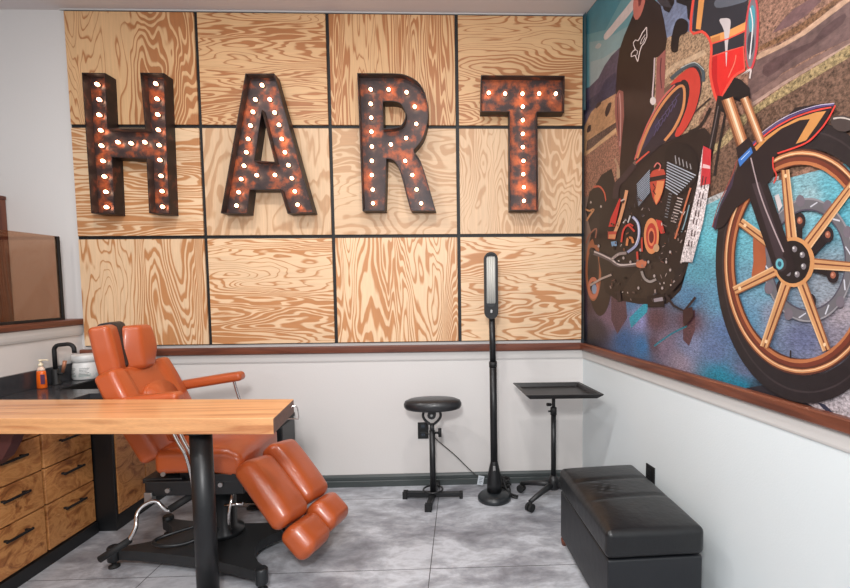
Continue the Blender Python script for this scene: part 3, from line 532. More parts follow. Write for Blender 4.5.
('flat',(60,60,69),'935,1505 944,1514 937,1517 928,1508'),
('flat',(68,54,52),'1021,1322 1023,1307 1027,1307 1025,1322'),
('flat',(194,180,173),'871,1231 872,1223 880,1223 879,1231'),
('flat',(19,16,18),'873,1376 874,1363 879,1363 877,1376'),
('flat',(21,18,20),'636,1577 651,1579 644,1586 630,1585'),
('flat',(68,54,52),'1040,1540 1058,1543 1056,1546 1037,1543'),
('flat',(106,71,64),'387,1229 390,1211 397,1211 394,1230'),
('flat',(148,130,125),'693,1305 700,1312 691,1315 684,1308'),
('flat',(21,18,20),'400,1424 403,1402 418,1401 414,1423'),
('flat',(148,130,125),'992,1388 1002,1400 996,1402 985,1391'),
('flat',(194,180,173),'484,1638 521,1641 514,1649 477,1645'),
('flat',(60,60,69),'958,1464 965,1453 971,1453 964,1465'),
('flat',(194,180,173),'920,1221 927,1210 935,1212 929,1222'),
('flat',(194,180,173),'686,1565 697,1575 693,1576 682,1567'),
('flat',(106,71,64),'924,1213 925,1201 933,1201 931,1214'),
('flat',(194,180,173),'555,1183 561,1176 568,1178 562,1185'),
('flat',(68,54,52),'708,1568 719,1569 715,1573 705,1572'),
('flat',(148,130,125),'649,1330 665,1334 659,1340 643,1337'),
('flat',(106,71,64),'586,1569 587,1560 593,1560 591,1568'),
('flat',(106,71,64),'499,1636 500,1629 511,1628 510,1634'),
('flat',(106,71,64),'940,1500 941,1494 946,1493 945,1499'),
('flat',(134,85,64),'655,1619 686,1606 690,1609 659,1623'),
('flat',(94,78,75),'778,1158 789,1143 794,1144 782,1159'),
('flat',(148,130,125),'845,1263 857,1247 861,1248 850,1264'),
('flat',(60,60,69),'738,1571 740,1557 745,1557 742,1571'),
('flat',(21,18,20),'786,1347 787,1338 796,1338 795,1347'),
('flat',(148,130,125),'930,1480 948,1484 944,1489 926,1485'),
('flat',(148,130,125),'693,1306 719,1297 721,1299 695,1308'),
('flat',(60,60,69),'795,1172 824,1181 819,1186 790,1177'),
('flat',(106,71,64),'838,1582 843,1575 853,1575 848,1582'),
('flat',(21,18,20),'637,1594 642,1586 650,1586 645,1594'),
('flat',(106,71,64),'847,1321 871,1313 874,1317 850,1325'),
('flat',(94,78,75),'935,1509 937,1492 946,1492 944,1508'),
('flat',(134,85,64),'859,1460 861,1446 869,1446 867,1460'),
('flat',(68,54,52),'843,1325 870,1332 866,1336 839,1329'),
('flat',(148,130,125),'883,1536 887,1540 882,1542 878,1538'),
('flat',(94,78,75),'518,1541 543,1545 538,1550 513,1547'),
('flat',(68,54,52),'657,1416 675,1410 680,1414 662,1421'),
('flat',(68,54,52),'411,1242 422,1230 429,1232 419,1244'),
('flat',(21,18,20),'990,1439 1007,1432 1011,1436 994,1443'),
('flat',(21,18,20),'655,1621 666,1631 659,1634 647,1625'),
('flat',(60,60,69),'825,1235 850,1227 852,1229 827,1237'),
('flat',(94,78,75),'605,1182 628,1177 633,1182 611,1188'),
('flat',(68,54,52),'622,1200 648,1193 652,1196 626,1203'),
('flat',(60,60,69),'1048,1456 1050,1444 1059,1443 1057,1455'),
('flat',(19,16,18),'905,1492 922,1485 924,1487 908,1495'),
('flat',(68,54,52),'900,1347 902,1337 908,1337 907,1347'),
('flat',(194,180,173),'453,1368 466,1371 461,1376 448,1373'),
('flat',(148,130,125),'445,1542 451,1534 461,1535 456,1542'),
('flat',(21,18,20),'378,1286 385,1291 373,1295 367,1289'),
('flat',(106,71,64),'394,1237 426,1245 421,1249 388,1241'),
('flat',(60,60,69),'1050,1448 1055,1439 1063,1440 1058,1449'),
('flat',(60,60,69),'616,1607 619,1590 625,1589 622,1607'),
('flat',(60,60,69),'654,1626 657,1611 666,1610 664,1625'),
('flat',(106,71,64),'928,1241 938,1226 943,1227 933,1242'),
('flat',(194,180,173),'456,1342 473,1337 478,1341 461,1346'),
('flat',(148,130,125),'589,1151 597,1142 602,1143 594,1153'),
('flat',(194,180,173),'887,1254 898,1267 895,1269 884,1256'),
('flat',(21,18,20),'759,1244 766,1251 760,1253 753,1245'),
('flat',(60,60,69),'835,1344 836,1332 844,1331 842,1343'),
('flat',(134,85,64),'1043,1421 1046,1405 1052,1404 1050,1420'),
('flat',(106,71,64),'1020,1384 1038,1376 1042,1380 1024,1388'),
('flat',(106,71,64),'389,1210 398,1219 392,1221 383,1212'),
('flat',(148,130,125),'990,1252 1012,1259 1008,1264 985,1257'),
('flat',(68,54,52),'1052,1398 1059,1387 1063,1387 1056,1399'),
('flat',(134,85,64),'442,1528 444,1519 457,1518 456,1527'),
('flat',(148,130,125),'862,1382 881,1387 879,1389 859,1385'),
('flat',(194,180,173),'507,1179 520,1183 516,1186 503,1182'),
('flat',(68,54,52),'1018,1467 1023,1460 1030,1461 1025,1468'),
('flat',(148,130,125),'971,1410 972,1400 979,1400 977,1410'),
('flat',(19,16,18),'604,1461 639,1448 644,1452 610,1465'),
('flat',(60,60,69),'438,1326 454,1340 449,1341 433,1327'),
('flat',(68,54,52),'664,1292 687,1285 691,1289 668,1296'),
('flat',(194,180,173),'981,1515 999,1506 1003,1511 985,1519'),
('flat',(94,78,75),'956,1356 967,1352 970,1355 959,1359'),
('flat',(134,85,64),'392,1541 394,1527 407,1526 405,1540'),
('flat',(194,180,173),'396,1353 413,1357 408,1361 391,1358'),
('flat',(43,34,38),'881,1174 946,1128 1027,1110 1101,1168 1089,1174 1021,1118 957,1136 895,1181'),
('flat',(58,35,36),'1016,1118 1076,1133 1085,1097 1030,1052 1018,1068'),
('flat',(39,30,32),'920,1208 1030,1283 1004,1234 928,1183'),
('speckle',(212,200,200),'1123,1741 1163,1715 1162,1585 1132,1456 1071,1308 993,1312 1041,1456 1092,1602'),
('flat',(191,50,59),'1123,1741 1169,1714 1168,1591 1110,1595'),
('flat',(220,181,181),'1125,1674 1165,1657 1166,1646 1120,1660'),
('flat',(67,41,46),'1123,1630 1118,1609 1125,1606 1130,1628'),
('flat',(67,41,46),'1141,1622 1136,1601 1142,1599 1147,1621'),
('flat',(67,41,46),'1118,1609 1113,1587 1120,1585 1125,1606'),
('flat',(67,41,46),'1136,1601 1131,1580 1137,1578 1142,1599'),
('flat',(67,41,46),'1108,1573 1102,1551 1109,1550 1115,1571'),
('flat',(67,41,46),'1126,1566 1121,1544 1127,1543 1132,1564'),
('flat',(67,41,46),'1097,1545 1091,1523 1098,1521 1104,1543'),
('flat',(67,41,46),'1115,1538 1110,1516 1116,1515 1121,1536'),
('flat',(67,41,46),'1086,1508 1080,1486 1088,1485 1093,1507'),
('flat',(67,41,46),'1104,1502 1099,1480 1105,1478 1110,1500'),
('flat',(67,41,46),'1074,1479 1069,1457 1076,1455 1082,1478'),
('flat',(67,41,46),'1093,1473 1088,1451 1094,1449 1099,1472'),
('flat',(67,41,46),'1063,1434 1058,1411 1065,1410 1071,1433'),
('flat',(67,41,46),'1083,1428 1077,1406 1083,1404 1089,1427'),
('flat',(67,41,46),'1046,1397 1040,1374 1048,1372 1053,1395'),
('flat',(67,41,46),'1065,1391 1060,1368 1066,1367 1072,1390'),
('rubber',(39,33,35),'1861,1273 1862,1247 1861,1221 1859,1195 1856,1169 1851,1144 1845,1119 1837,1095 1829,1072 1819,1049 1807,1027 1795,1005 1780,985 1765,966 1748,949 1730,932 1711,918 1690,905 1668,894 1646,884 1622,878 1618,959 1637,964 1656,970 1674,978 1690,988 1706,999 1721,1011 1735,1025 1748,1040 1760,1056 1771,1073 1781,1090 1789,1109 1797,1128 1803,1148 1808,1168 1812,1189 1815,1210 1817,1232 1818,1253 1817,1275'),
('rubber',(39,33,35),'1622,878 1597,873 1571,871 1545,871 1518,875 1491,881 1463,890 1436,902 1409,917 1383,936 1357,957 1333,982 1310,1009 1288,1040 1269,1072 1252,1107 1237,1144 1226,1182 1217,1222 1210,1262 1208,1302 1303,1298 1306,1267 1310,1237 1317,1207 1325,1178 1336,1149 1349,1123 1363,1097 1379,1074 1396,1052 1414,1032 1433,1015 1453,1000 1473,987 1494,976 1515,968 1536,962 1557,958 1578,956 1598,957 1618,959'),
('rubber',(39,33,35),'1208,1302 1208,1342 1211,1382 1217,1420 1226,1457 1238,1493 1253,1525 1270,1556 1289,1584 1310,1609 1332,1630 1356,1649 1381,1665 1406,1677 1432,1687 1459,1693 1485,1697 1511,1698 1537,1696 1563,1692 1588,1685 1591,1605 1571,1610 1551,1612 1531,1612 1510,1610 1490,1606 1469,1600 1450,1592 1430,1581 1412,1568 1394,1552 1377,1534 1362,1514 1348,1493 1336,1469 1325,1443 1317,1416 1310,1388 1306,1359 1303,1328 1303,1298'),
('rubber',(39,33,35),'1588,1685 1612,1676 1635,1665 1658,1652 1679,1638 1700,1622 1719,1604 1737,1585 1754,1565 1770,1544 1785,1522 1798,1500 1810,1476 1821,1452 1831,1427 1839,1402 1846,1377 1852,1351 1856,1325 1859,1299 1861,1273 1817,1275 1816,1296 1813,1318 1809,1339 1804,1361 1799,1382 1791,1402 1783,1423 1774,1442 1764,1462 1753,1480 1740,1498 1727,1515 1713,1530 1698,1545 1682,1559 1665,1571 1648,1582 1629,1591 1610,1599 1591,1605'),
('rubber',(57,48,50),'1846,1273 1847,1249 1846,1224 1844,1200 1841,1176 1836,1153 1831,1129 1824,1107 1815,1085 1806,1063 1795,1043 1783,1023 1769,1004 1755,987 1739,971 1722,956 1704,942 1684,931 1664,921 1643,913 1620,907 1620,912 1642,918 1663,926 1683,936 1702,947 1720,960 1737,975 1753,991 1767,1008 1780,1027 1792,1046 1803,1066 1813,1087 1821,1109 1828,1131 1833,1154 1838,1178 1841,1201 1843,1225 1844,1249 1843,1273'),
('rubber',(57,48,50),'1620,907 1597,903 1574,901 1549,902 1524,906 1499,912 1474,921 1449,933 1425,947 1401,964 1377,985 1355,1007 1334,1033 1315,1061 1298,1091 1282,1123 1269,1156 1258,1191 1250,1227 1245,1264 1242,1301 1249,1300 1251,1264 1257,1228 1265,1193 1275,1159 1288,1126 1303,1094 1320,1065 1339,1037 1360,1012 1381,990 1404,970 1428,953 1452,938 1476,927 1501,918 1526,912 1550,908 1574,907 1597,909 1620,912'),
('rubber',(57,48,50),'1242,1301 1242,1337 1245,1373 1251,1409 1259,1442 1270,1475 1283,1505 1298,1533 1315,1559 1334,1582 1354,1602 1376,1620 1398,1635 1422,1647 1445,1656 1470,1662 1494,1666 1518,1667 1542,1666 1566,1663 1589,1657 1589,1651 1566,1657 1543,1660 1519,1661 1496,1660 1472,1656 1448,1650 1425,1641 1402,1629 1380,1614 1358,1597 1339,1576 1320,1554 1303,1528 1288,1501 1276,1471 1265,1439 1257,1406 1252,1372 1249,1336 1249,1300'),
('rubber',(57,48,50),'1589,1657 1611,1649 1633,1639 1654,1628 1674,1614 1694,1600 1712,1583 1729,1566 1745,1548 1760,1528 1774,1508 1786,1486 1798,1464 1808,1442 1817,1419 1825,1395 1832,1371 1837,1347 1842,1322 1845,1298 1846,1273 1843,1273 1842,1298 1839,1322 1834,1346 1829,1370 1822,1394 1815,1417 1806,1440 1795,1462 1784,1484 1772,1505 1758,1525 1743,1544 1727,1562 1710,1579 1692,1595 1673,1610 1654,1623 1633,1634 1611,1644 1589,1651'),
('flat',(87,47,36),'1817,1275 1817,1253 1816,1231 1814,1210 1811,1189 1807,1168 1801,1148 1794,1128 1786,1108 1777,1090 1766,1072 1754,1055 1742,1038 1728,1023 1712,1009 1696,997 1679,985 1660,975 1641,967 1621,960 1600,955 1598,1004 1616,1007 1633,1012 1650,1019 1666,1027 1681,1036 1695,1047 1709,1059 1721,1071 1732,1085 1743,1100 1752,1115 1760,1131 1767,1148 1774,1165 1779,1183 1783,1201 1786,1220 1787,1238 1788,1257 1788,1276'),
('flat',(87,47,36),'1600,955 1578,953 1556,952 1533,953 1510,957 1486,962 1463,971 1440,981 1417,994 1395,1009 1373,1027 1353,1047 1334,1069 1316,1094 1300,1120 1286,1147 1274,1176 1264,1206 1257,1237 1252,1269 1250,1300 1308,1298 1310,1272 1314,1246 1320,1220 1328,1195 1337,1171 1349,1148 1362,1126 1376,1105 1391,1087 1408,1069 1426,1054 1444,1041 1463,1029 1482,1020 1502,1012 1521,1007 1541,1003 1560,1002 1579,1002 1598,1004'),
('flat',(87,47,36),'1250,1300 1250,1332 1253,1363 1258,1393 1265,1422 1275,1450 1287,1476 1301,1500 1317,1523 1334,1543 1353,1561 1373,1576 1394,1589 1416,1600 1438,1608 1460,1614 1483,1618 1506,1619 1528,1618 1551,1616 1572,1611 1574,1564 1556,1567 1537,1569 1518,1569 1499,1567 1480,1564 1461,1558 1442,1550 1425,1541 1407,1529 1391,1516 1376,1500 1362,1483 1349,1464 1338,1444 1328,1422 1320,1399 1314,1375 1310,1350 1308,1324 1308,1298'),
('flat',(87,47,36),'1572,1611 1594,1604 1614,1596 1634,1586 1653,1575 1671,1562 1689,1548 1705,1533 1720,1516 1735,1499 1748,1481 1760,1463 1771,1443 1781,1423 1789,1403 1797,1382 1803,1361 1808,1340 1812,1318 1815,1296 1817,1275 1788,1276 1786,1295 1784,1314 1780,1333 1776,1351 1770,1370 1764,1388 1756,1406 1747,1423 1737,1440 1727,1456 1715,1471 1703,1486 1689,1500 1675,1512 1660,1524 1644,1535 1627,1544 1610,1552 1593,1559 1574,1564'),
('flat',(188,125,84),'1812,1275 1812,1254 1811,1232 1809,1211 1806,1190 1802,1170 1796,1150 1789,1130 1781,1111 1772,1093 1762,1075 1750,1058 1738,1042 1724,1027 1709,1014 1693,1001 1676,990 1657,980 1638,972 1618,966 1598,961 1597,972 1617,977 1637,983 1655,991 1672,1000 1689,1010 1705,1022 1719,1036 1733,1050 1745,1065 1756,1082 1766,1099 1775,1116 1783,1135 1790,1154 1795,1173 1800,1193 1803,1213 1805,1234 1805,1254 1805,1275'),
('flat',(188,125,84),'1598,961 1576,958 1554,958 1532,959 1509,962 1486,968 1463,976 1441,987 1418,1000 1397,1015 1376,1032 1356,1052 1337,1074 1320,1097 1304,1123 1290,1150 1279,1179 1269,1208 1262,1238 1257,1269 1255,1300 1269,1300 1271,1270 1276,1240 1283,1211 1292,1183 1303,1156 1316,1130 1331,1105 1347,1082 1365,1061 1384,1042 1404,1026 1425,1011 1446,998 1468,988 1490,980 1512,974 1534,971 1555,969 1577,970 1597,972'),
('flat',(188,125,84),'1255,1300 1255,1331 1258,1361 1263,1391 1270,1419 1280,1447 1292,1472 1305,1496 1321,1518 1338,1538 1356,1555 1375,1571 1396,1584 1417,1594 1439,1602 1461,1608 1483,1612 1505,1613 1528,1613 1549,1610 1571,1606 1571,1594 1551,1599 1530,1601 1508,1602 1487,1600 1466,1596 1444,1590 1424,1582 1403,1572 1384,1560 1365,1545 1348,1528 1331,1509 1317,1488 1304,1465 1292,1440 1283,1414 1276,1386 1272,1358 1269,1329 1269,1300'),
('flat',(188,125,84),'1571,1606 1592,1599 1612,1591 1632,1581 1651,1570 1668,1558 1686,1544 1702,1529 1717,1513 1731,1496 1744,1479 1756,1460 1766,1441 1776,1422 1785,1401 1792,1381 1798,1360 1804,1339 1807,1318 1810,1296 1812,1275 1805,1275 1803,1296 1801,1317 1797,1337 1792,1358 1786,1378 1779,1398 1770,1417 1761,1436 1750,1455 1739,1473 1726,1490 1713,1506 1698,1521 1682,1536 1666,1549 1648,1561 1630,1571 1611,1581 1592,1588 1571,1594'),
('flat',(230,189,145),'1808,1275 1808,1254 1808,1233 1806,1212 1803,1192 1798,1171 1793,1151 1786,1132 1778,1113 1769,1095 1759,1078 1747,1061 1735,1046 1721,1031 1707,1017 1691,1005 1674,994 1656,985 1637,977 1618,971 1598,966 1597,969 1618,974 1637,980 1655,988 1673,997 1690,1008 1705,1020 1720,1033 1734,1048 1746,1063 1757,1080 1767,1097 1776,1115 1784,1133 1791,1153 1796,1172 1801,1192 1804,1213 1806,1233 1807,1254 1806,1275'),
('flat',(230,189,145),'1598,966 1577,963 1555,963 1533,964 1511,968 1488,974 1466,982 1444,992 1422,1005 1401,1020 1380,1037 1361,1056 1343,1078 1326,1101 1311,1126 1297,1153 1286,1181 1277,1209 1270,1239 1265,1269 1263,1300 1267,1300 1269,1270 1273,1240 1280,1210 1289,1182 1301,1154 1314,1128 1329,1103 1345,1080 1363,1059 1383,1040 1403,1023 1424,1008 1445,995 1467,985 1489,977 1512,971 1534,968 1555,966 1577,967 1597,969'),
('flat',(230,189,145),'1263,1300 1263,1330 1265,1360 1270,1389 1277,1417 1287,1444 1298,1469 1311,1492 1326,1514 1343,1533 1361,1551 1380,1566 1400,1578 1421,1589 1442,1597 1463,1603 1485,1607 1507,1608 1529,1608 1550,1605 1571,1601 1571,1598 1550,1602 1529,1604 1508,1605 1486,1603 1465,1600 1443,1594 1422,1586 1402,1575 1382,1562 1363,1548 1346,1530 1329,1511 1315,1490 1302,1467 1290,1442 1281,1415 1274,1388 1269,1359 1267,1329 1267,1300'),
('flat',(230,189,145),'1571,1601 1592,1594 1612,1587 1631,1577 1649,1566 1667,1554 1684,1540 1700,1526 1714,1510 1728,1494 1741,1476 1753,1458 1763,1439 1773,1420 1781,1400 1789,1380 1795,1359 1800,1338 1804,1317 1807,1296 1808,1275 1806,1275 1805,1296 1802,1317 1798,1338 1793,1359 1787,1379 1780,1399 1771,1419 1762,1438 1751,1456 1740,1474 1727,1492 1713,1508 1698,1524 1683,1538 1666,1551 1649,1563 1630,1574 1611,1584 1592,1591 1571,1598'),
('flat',(113,54,40),'1797,1276 1797,1255 1796,1235 1795,1215 1791,1195 1787,1175 1782,1156 1775,1137 1768,1119 1759,1102 1749,1085 1738,1069 1726,1054 1713,1040 1698,1027 1683,1015 1667,1005 1650,996 1632,988 1613,982 1594,978 1593,994 1611,997 1629,1003 1647,1010 1663,1018 1678,1028 1693,1039 1707,1051 1719,1064 1731,1079 1741,1094 1751,1110 1759,1126 1767,1144 1773,1162 1778,1180 1782,1199 1785,1218 1787,1237 1788,1256 1788,1276'),
('flat',(113,54,40),'1594,978 1573,976 1553,975 1532,977 1511,981 1489,986 1468,994 1447,1004 1426,1017 1406,1031 1386,1048 1368,1066 1351,1087 1335,1109 1321,1133 1308,1159 1297,1185 1288,1213 1282,1241 1277,1270 1275,1299 1294,1298 1296,1271 1300,1244 1306,1217 1314,1191 1324,1166 1336,1142 1349,1119 1364,1098 1380,1079 1397,1061 1416,1045 1435,1032 1454,1020 1474,1010 1494,1002 1514,997 1534,993 1554,991 1574,992 1593,994'),
('flat',(113,54,40),'1275,1299 1275,1328 1278,1356 1282,1384 1289,1411 1298,1437 1309,1461 1321,1483 1335,1504 1351,1523 1368,1539 1386,1554 1405,1566 1424,1577 1445,1585 1465,1590 1486,1594 1507,1596 1528,1595 1548,1593 1568,1589 1569,1574 1550,1578 1530,1580 1511,1580 1491,1578 1471,1574 1452,1569 1433,1561 1414,1551 1397,1539 1380,1525 1364,1509 1349,1491 1336,1472 1324,1450 1314,1428 1306,1404 1300,1378 1296,1352 1294,1326 1294,1298'),
('flat',(113,54,40),'1568,1589 1588,1583 1607,1576 1626,1567 1643,1557 1660,1545 1676,1532 1692,1518 1706,1503 1719,1487 1732,1470 1743,1453 1754,1434 1763,1416 1771,1397 1778,1377 1784,1357 1789,1337 1793,1317 1795,1296 1797,1276 1788,1276 1786,1296 1784,1315 1780,1335 1775,1354 1770,1373 1763,1392 1755,1410 1746,1428 1736,1445 1725,1462 1713,1478 1700,1493 1687,1507 1672,1521 1657,1533 1640,1544 1623,1553 1606,1562 1588,1569 1569,1574'),
('flat',(178,109,70),'1784,1276 1785,1256 1784,1237 1782,1217 1779,1198 1775,1179 1770,1160 1764,1142 1756,1124 1748,1107 1738,1091 1728,1076 1716,1061 1703,1048 1690,1035 1675,1024 1660,1014 1643,1006 1626,999 1608,993 1590,989 1589,1000 1607,1003 1624,1008 1641,1015 1657,1023 1672,1033 1686,1044 1699,1055 1712,1068 1723,1082 1733,1097 1742,1113 1751,1129 1758,1146 1764,1164 1769,1182 1773,1200 1776,1219 1778,1238 1778,1257 1778,1276'),
('flat',(178,109,70),'1590,989 1571,987 1551,987 1531,989 1511,992 1491,998 1471,1006 1451,1016 1431,1028 1412,1042 1394,1058 1377,1076 1361,1096 1346,1117 1333,1140 1321,1164 1311,1190 1303,1216 1296,1243 1292,1271 1290,1299 1302,1298 1304,1272 1308,1245 1314,1219 1322,1194 1331,1169 1343,1146 1355,1124 1370,1103 1385,1084 1401,1067 1419,1051 1437,1038 1456,1026 1475,1017 1494,1009 1513,1003 1533,1000 1552,998 1571,998 1589,1000'),
('flat',(178,109,70),'1290,1299 1290,1326 1292,1353 1297,1380 1303,1405 1311,1430 1321,1453 1333,1474 1346,1494 1361,1512 1376,1529 1393,1543 1411,1555 1429,1565 1448,1573 1468,1579 1487,1582 1507,1584 1527,1584 1546,1582 1565,1578 1566,1568 1547,1572 1528,1573 1510,1573 1491,1572 1472,1568 1453,1562 1435,1554 1417,1544 1400,1533 1384,1519 1369,1503 1355,1486 1343,1467 1331,1446 1322,1424 1314,1400 1308,1376 1304,1350 1302,1324 1302,1298'),
('flat',(178,109,70),'1565,1578 1584,1573 1602,1566 1620,1558 1637,1548 1653,1537 1668,1524 1683,1511 1697,1496 1710,1481 1722,1465 1733,1448 1742,1430 1751,1412 1759,1394 1766,1375 1772,1355 1777,1336 1780,1316 1783,1296 1784,1276 1778,1276 1777,1296 1774,1315 1771,1334 1766,1353 1760,1372 1754,1390 1746,1408 1737,1426 1728,1443 1717,1459 1706,1475 1693,1490 1680,1504 1665,1516 1651,1528 1635,1539 1618,1548 1601,1557 1584,1563 1566,1568'),
('flat',(103,100,105),'1743,1283 1743,1267 1742,1252 1740,1237 1736,1222 1731,1207 1726,1193 1719,1180 1710,1168 1701,1157 1691,1146 1680,1137 1668,1129 1655,1123 1641,1117 1627,1114 1612,1112 1610,1148 1622,1149 1634,1152 1645,1155 1655,1160 1665,1167 1674,1174 1683,1182 1690,1191 1697,1201 1703,1212 1708,1223 1712,1234 1715,1247 1717,1259 1718,1272 1717,1284'),
('flat',(103,100,105),'1612,1112 1597,1112 1581,1113 1566,1117 1550,1122 1535,1129 1520,1137 1506,1148 1492,1160 1480,1174 1469,1189 1459,1205 1450,1222 1443,1241 1438,1260 1434,1279 1433,1298 1470,1297 1472,1281 1474,1266 1478,1251 1484,1237 1490,1223 1498,1210 1507,1198 1516,1188 1527,1178 1538,1169 1549,1162 1561,1157 1574,1152 1586,1149 1598,1148 1610,1148'),
('flat',(103,100,105),'1433,1298 1433,1318 1435,1337 1439,1355 1444,1373 1452,1389 1460,1405 1470,1419 1482,1431 1494,1442 1507,1451 1522,1458 1536,1463 1551,1467 1566,1469 1582,1469 1597,1467 1598,1432 1586,1433 1574,1432 1562,1431 1550,1428 1539,1423 1528,1417 1517,1410 1508,1401 1499,1391 1491,1380 1484,1368 1479,1355 1475,1341 1472,1327 1470,1312 1470,1297'),
('flat',(103,100,105),'1597,1467 1612,1464 1626,1459 1640,1452 1654,1444 1667,1435 1679,1425 1690,1414 1700,1402 1709,1389 1718,1375 1725,1360 1731,1345 1736,1330 1739,1315 1742,1299 1743,1283 1717,1284 1716,1297 1714,1310 1711,1323 1707,1335 1702,1347 1696,1359 1690,1370 1682,1381 1674,1390 1665,1399 1655,1407 1644,1415 1633,1421 1622,1426 1610,1429 1598,1432'),
('flat',(139,136,141),'1743,1283 1743,1267 1742,1252 1740,1237 1736,1222 1731,1207 1726,1193 1719,1180 1710,1168 1701,1157 1691,1146 1680,1137 1668,1129 1655,1123 1641,1117 1627,1114 1612,1112 1612,1117 1626,1119 1640,1123 1653,1127 1666,1134 1677,1141 1688,1150 1698,1160 1707,1171 1715,1183 1722,1196 1728,1210 1733,1224 1736,1238 1738,1253 1739,1268 1739,1283'),
('flat',(139,136,141),'1612,1112 1597,1112 1581,1113 1566,1117 1550,1122 1535,1129 1520,1137 1506,1148 1492,1160 1480,1174 1469,1189 1459,1205 1450,1222 1443,1241 1438,1260 1434,1279 1433,1298 1439,1298 1440,1279 1444,1261 1449,1242 1455,1225 1464,1208 1473,1192 1484,1177 1496,1164 1509,1152 1523,1142 1537,1134 1552,1127 1567,1122 1582,1119 1597,1117 1612,1117'),
('flat',(139,136,141),'1433,1298 1433,1318 1435,1337 1439,1355 1444,1373 1452,1389 1460,1405 1470,1419 1482,1431 1494,1442 1507,1451 1522,1458 1536,1463 1551,1467 1566,1469 1582,1469 1597,1467 1597,1462 1582,1463 1568,1463 1553,1461 1538,1458 1524,1453 1511,1446 1498,1437 1486,1427 1475,1415 1465,1401 1457,1386 1450,1370 1444,1353 1441,1335 1439,1317 1439,1298'),
('flat',(139,136,141),'1597,1467 1612,1464 1626,1459 1640,1452 1654,1444 1667,1435 1679,1425 1690,1414 1700,1402 1709,1389 1718,1375 1725,1360 1731,1345 1736,1330 1739,1315 1742,1299 1743,1283 1739,1283 1738,1299 1736,1314 1732,1329 1727,1344 1721,1358 1714,1372 1706,1386 1697,1398 1687,1410 1677,1421 1665,1431 1653,1440 1639,1447 1626,1454 1612,1458 1597,1462'),
('flat',(76,72,85),'1721,1284 1721,1271 1720,1258 1718,1245 1715,1233 1711,1221 1706,1209 1700,1199 1693,1188 1685,1179 1676,1171 1667,1163 1657,1157 1646,1152 1635,1148 1623,1145 1610,1144 1610,1148 1622,1149 1634,1152 1645,1156 1655,1161 1665,1167 1674,1174 1683,1182 1690,1191 1697,1201 1703,1212 1708,1223 1712,1235 1715,1247 1717,1259 1718,1272 1718,1284'),
('flat',(76,72,85),'1610,1144 1598,1144 1585,1145 1572,1148 1560,1153 1547,1158 1535,1166 1524,1175 1513,1185 1503,1196 1494,1208 1486,1221 1479,1235 1474,1250 1470,1266 1467,1281 1465,1297 1470,1297 1471,1281 1474,1266 1478,1252 1483,1237 1490,1224 1498,1211 1506,1199 1516,1188 1527,1178 1538,1170 1549,1163 1561,1157 1573,1153 1586,1150 1598,1148 1610,1148'),
('flat',(76,72,85),'1465,1297 1466,1312 1467,1328 1470,1343 1475,1357 1480,1370 1487,1383 1495,1394 1504,1405 1514,1413 1525,1421 1537,1427 1548,1432 1561,1435 1573,1437 1586,1437 1598,1436 1598,1431 1586,1432 1574,1432 1562,1430 1550,1427 1539,1423 1528,1417 1517,1410 1508,1401 1499,1391 1491,1380 1484,1368 1479,1355 1475,1341 1472,1327 1470,1312 1470,1297'),
('flat',(76,72,85),'1598,1436 1611,1433 1623,1429 1634,1424 1646,1418 1656,1411 1666,1402 1676,1393 1684,1383 1692,1372 1699,1361 1705,1349 1710,1336 1714,1324 1718,1311 1720,1297 1721,1284 1718,1284 1717,1297 1714,1310 1711,1323 1707,1335 1702,1347 1697,1359 1690,1370 1682,1380 1674,1390 1665,1399 1655,1407 1644,1414 1633,1420 1622,1425 1610,1429 1598,1431'),
('flat',(111,102,111),'1752,1261 1751,1255 1748,1249 1743,1246 1738,1247 1733,1250 1729,1255 1728,1262 1729,1269 1732,1274 1737,1277 1742,1277 1747,1274 1751,1268'),
('flat',(196,196,205),'1716,1233 1720,1205 1724,1205 1720,1233'),
('flat',(111,102,111),'1722,1174 1721,1167 1718,1162 1713,1158 1708,1158 1702,1161 1698,1166 1697,1173 1698,1180 1701,1186 1706,1189 1712,1189 1717,1187 1721,1181'),
('flat',(196,196,205),'1674,1165 1664,1138 1668,1137 1678,1164'),
('flat',(111,102,111),'1651,1123 1650,1116 1646,1109 1641,1106 1635,1105 1629,1108 1624,1114 1623,1121 1624,1129 1628,1135 1633,1138 1639,1139 1645,1136 1649,1130'),
('flat',(196,196,205),'1602,1139 1578,1124 1581,1121 1604,1136'),
('flat',(111,102,111),'1558,1132 1557,1124 1553,1118 1546,1114 1539,1113 1532,1116 1528,1122 1526,1130 1527,1138 1531,1145 1538,1149 1545,1149 1551,1146 1556,1140'),
('flat',(196,196,205),'1522,1172 1494,1177 1492,1173 1521,1168'),
('flat',(111,102,111),'1480,1208 1478,1200 1474,1194 1467,1190 1459,1190 1451,1193 1446,1200 1444,1208 1446,1217 1450,1223 1457,1227 1465,1227 1472,1223 1478,1217'),
('flat',(196,196,205),'1470,1256 1449,1281 1444,1279 1466,1254'),
('flat',(111,102,111),'1456,1324 1454,1316 1450,1309 1442,1306 1434,1306 1427,1310 1421,1318 1419,1326 1421,1334 1426,1341 1433,1344 1441,1343 1448,1339 1454,1332'),
('flat',(196,196,205),'1473,1357 1468,1390 1463,1391 1467,1357'),
('flat',(111,102,111),'1500,1422 1498,1414 1494,1409 1487,1406 1479,1407 1472,1411 1467,1418 1465,1427 1467,1434 1471,1440 1478,1443 1486,1442 1493,1437 1498,1430'),
('flat',(196,196,205),'1528,1426 1541,1453 1536,1455 1523,1429'),
('flat',(111,102,111),'1586,1461 1585,1453 1581,1448 1575,1446 1568,1447 1562,1451 1557,1458 1555,1466 1556,1473 1560,1478 1567,1481 1573,1479 1580,1475 1584,1468'),
('flat',(196,196,205),'1607,1438 1629,1448 1627,1451 1604,1442'),
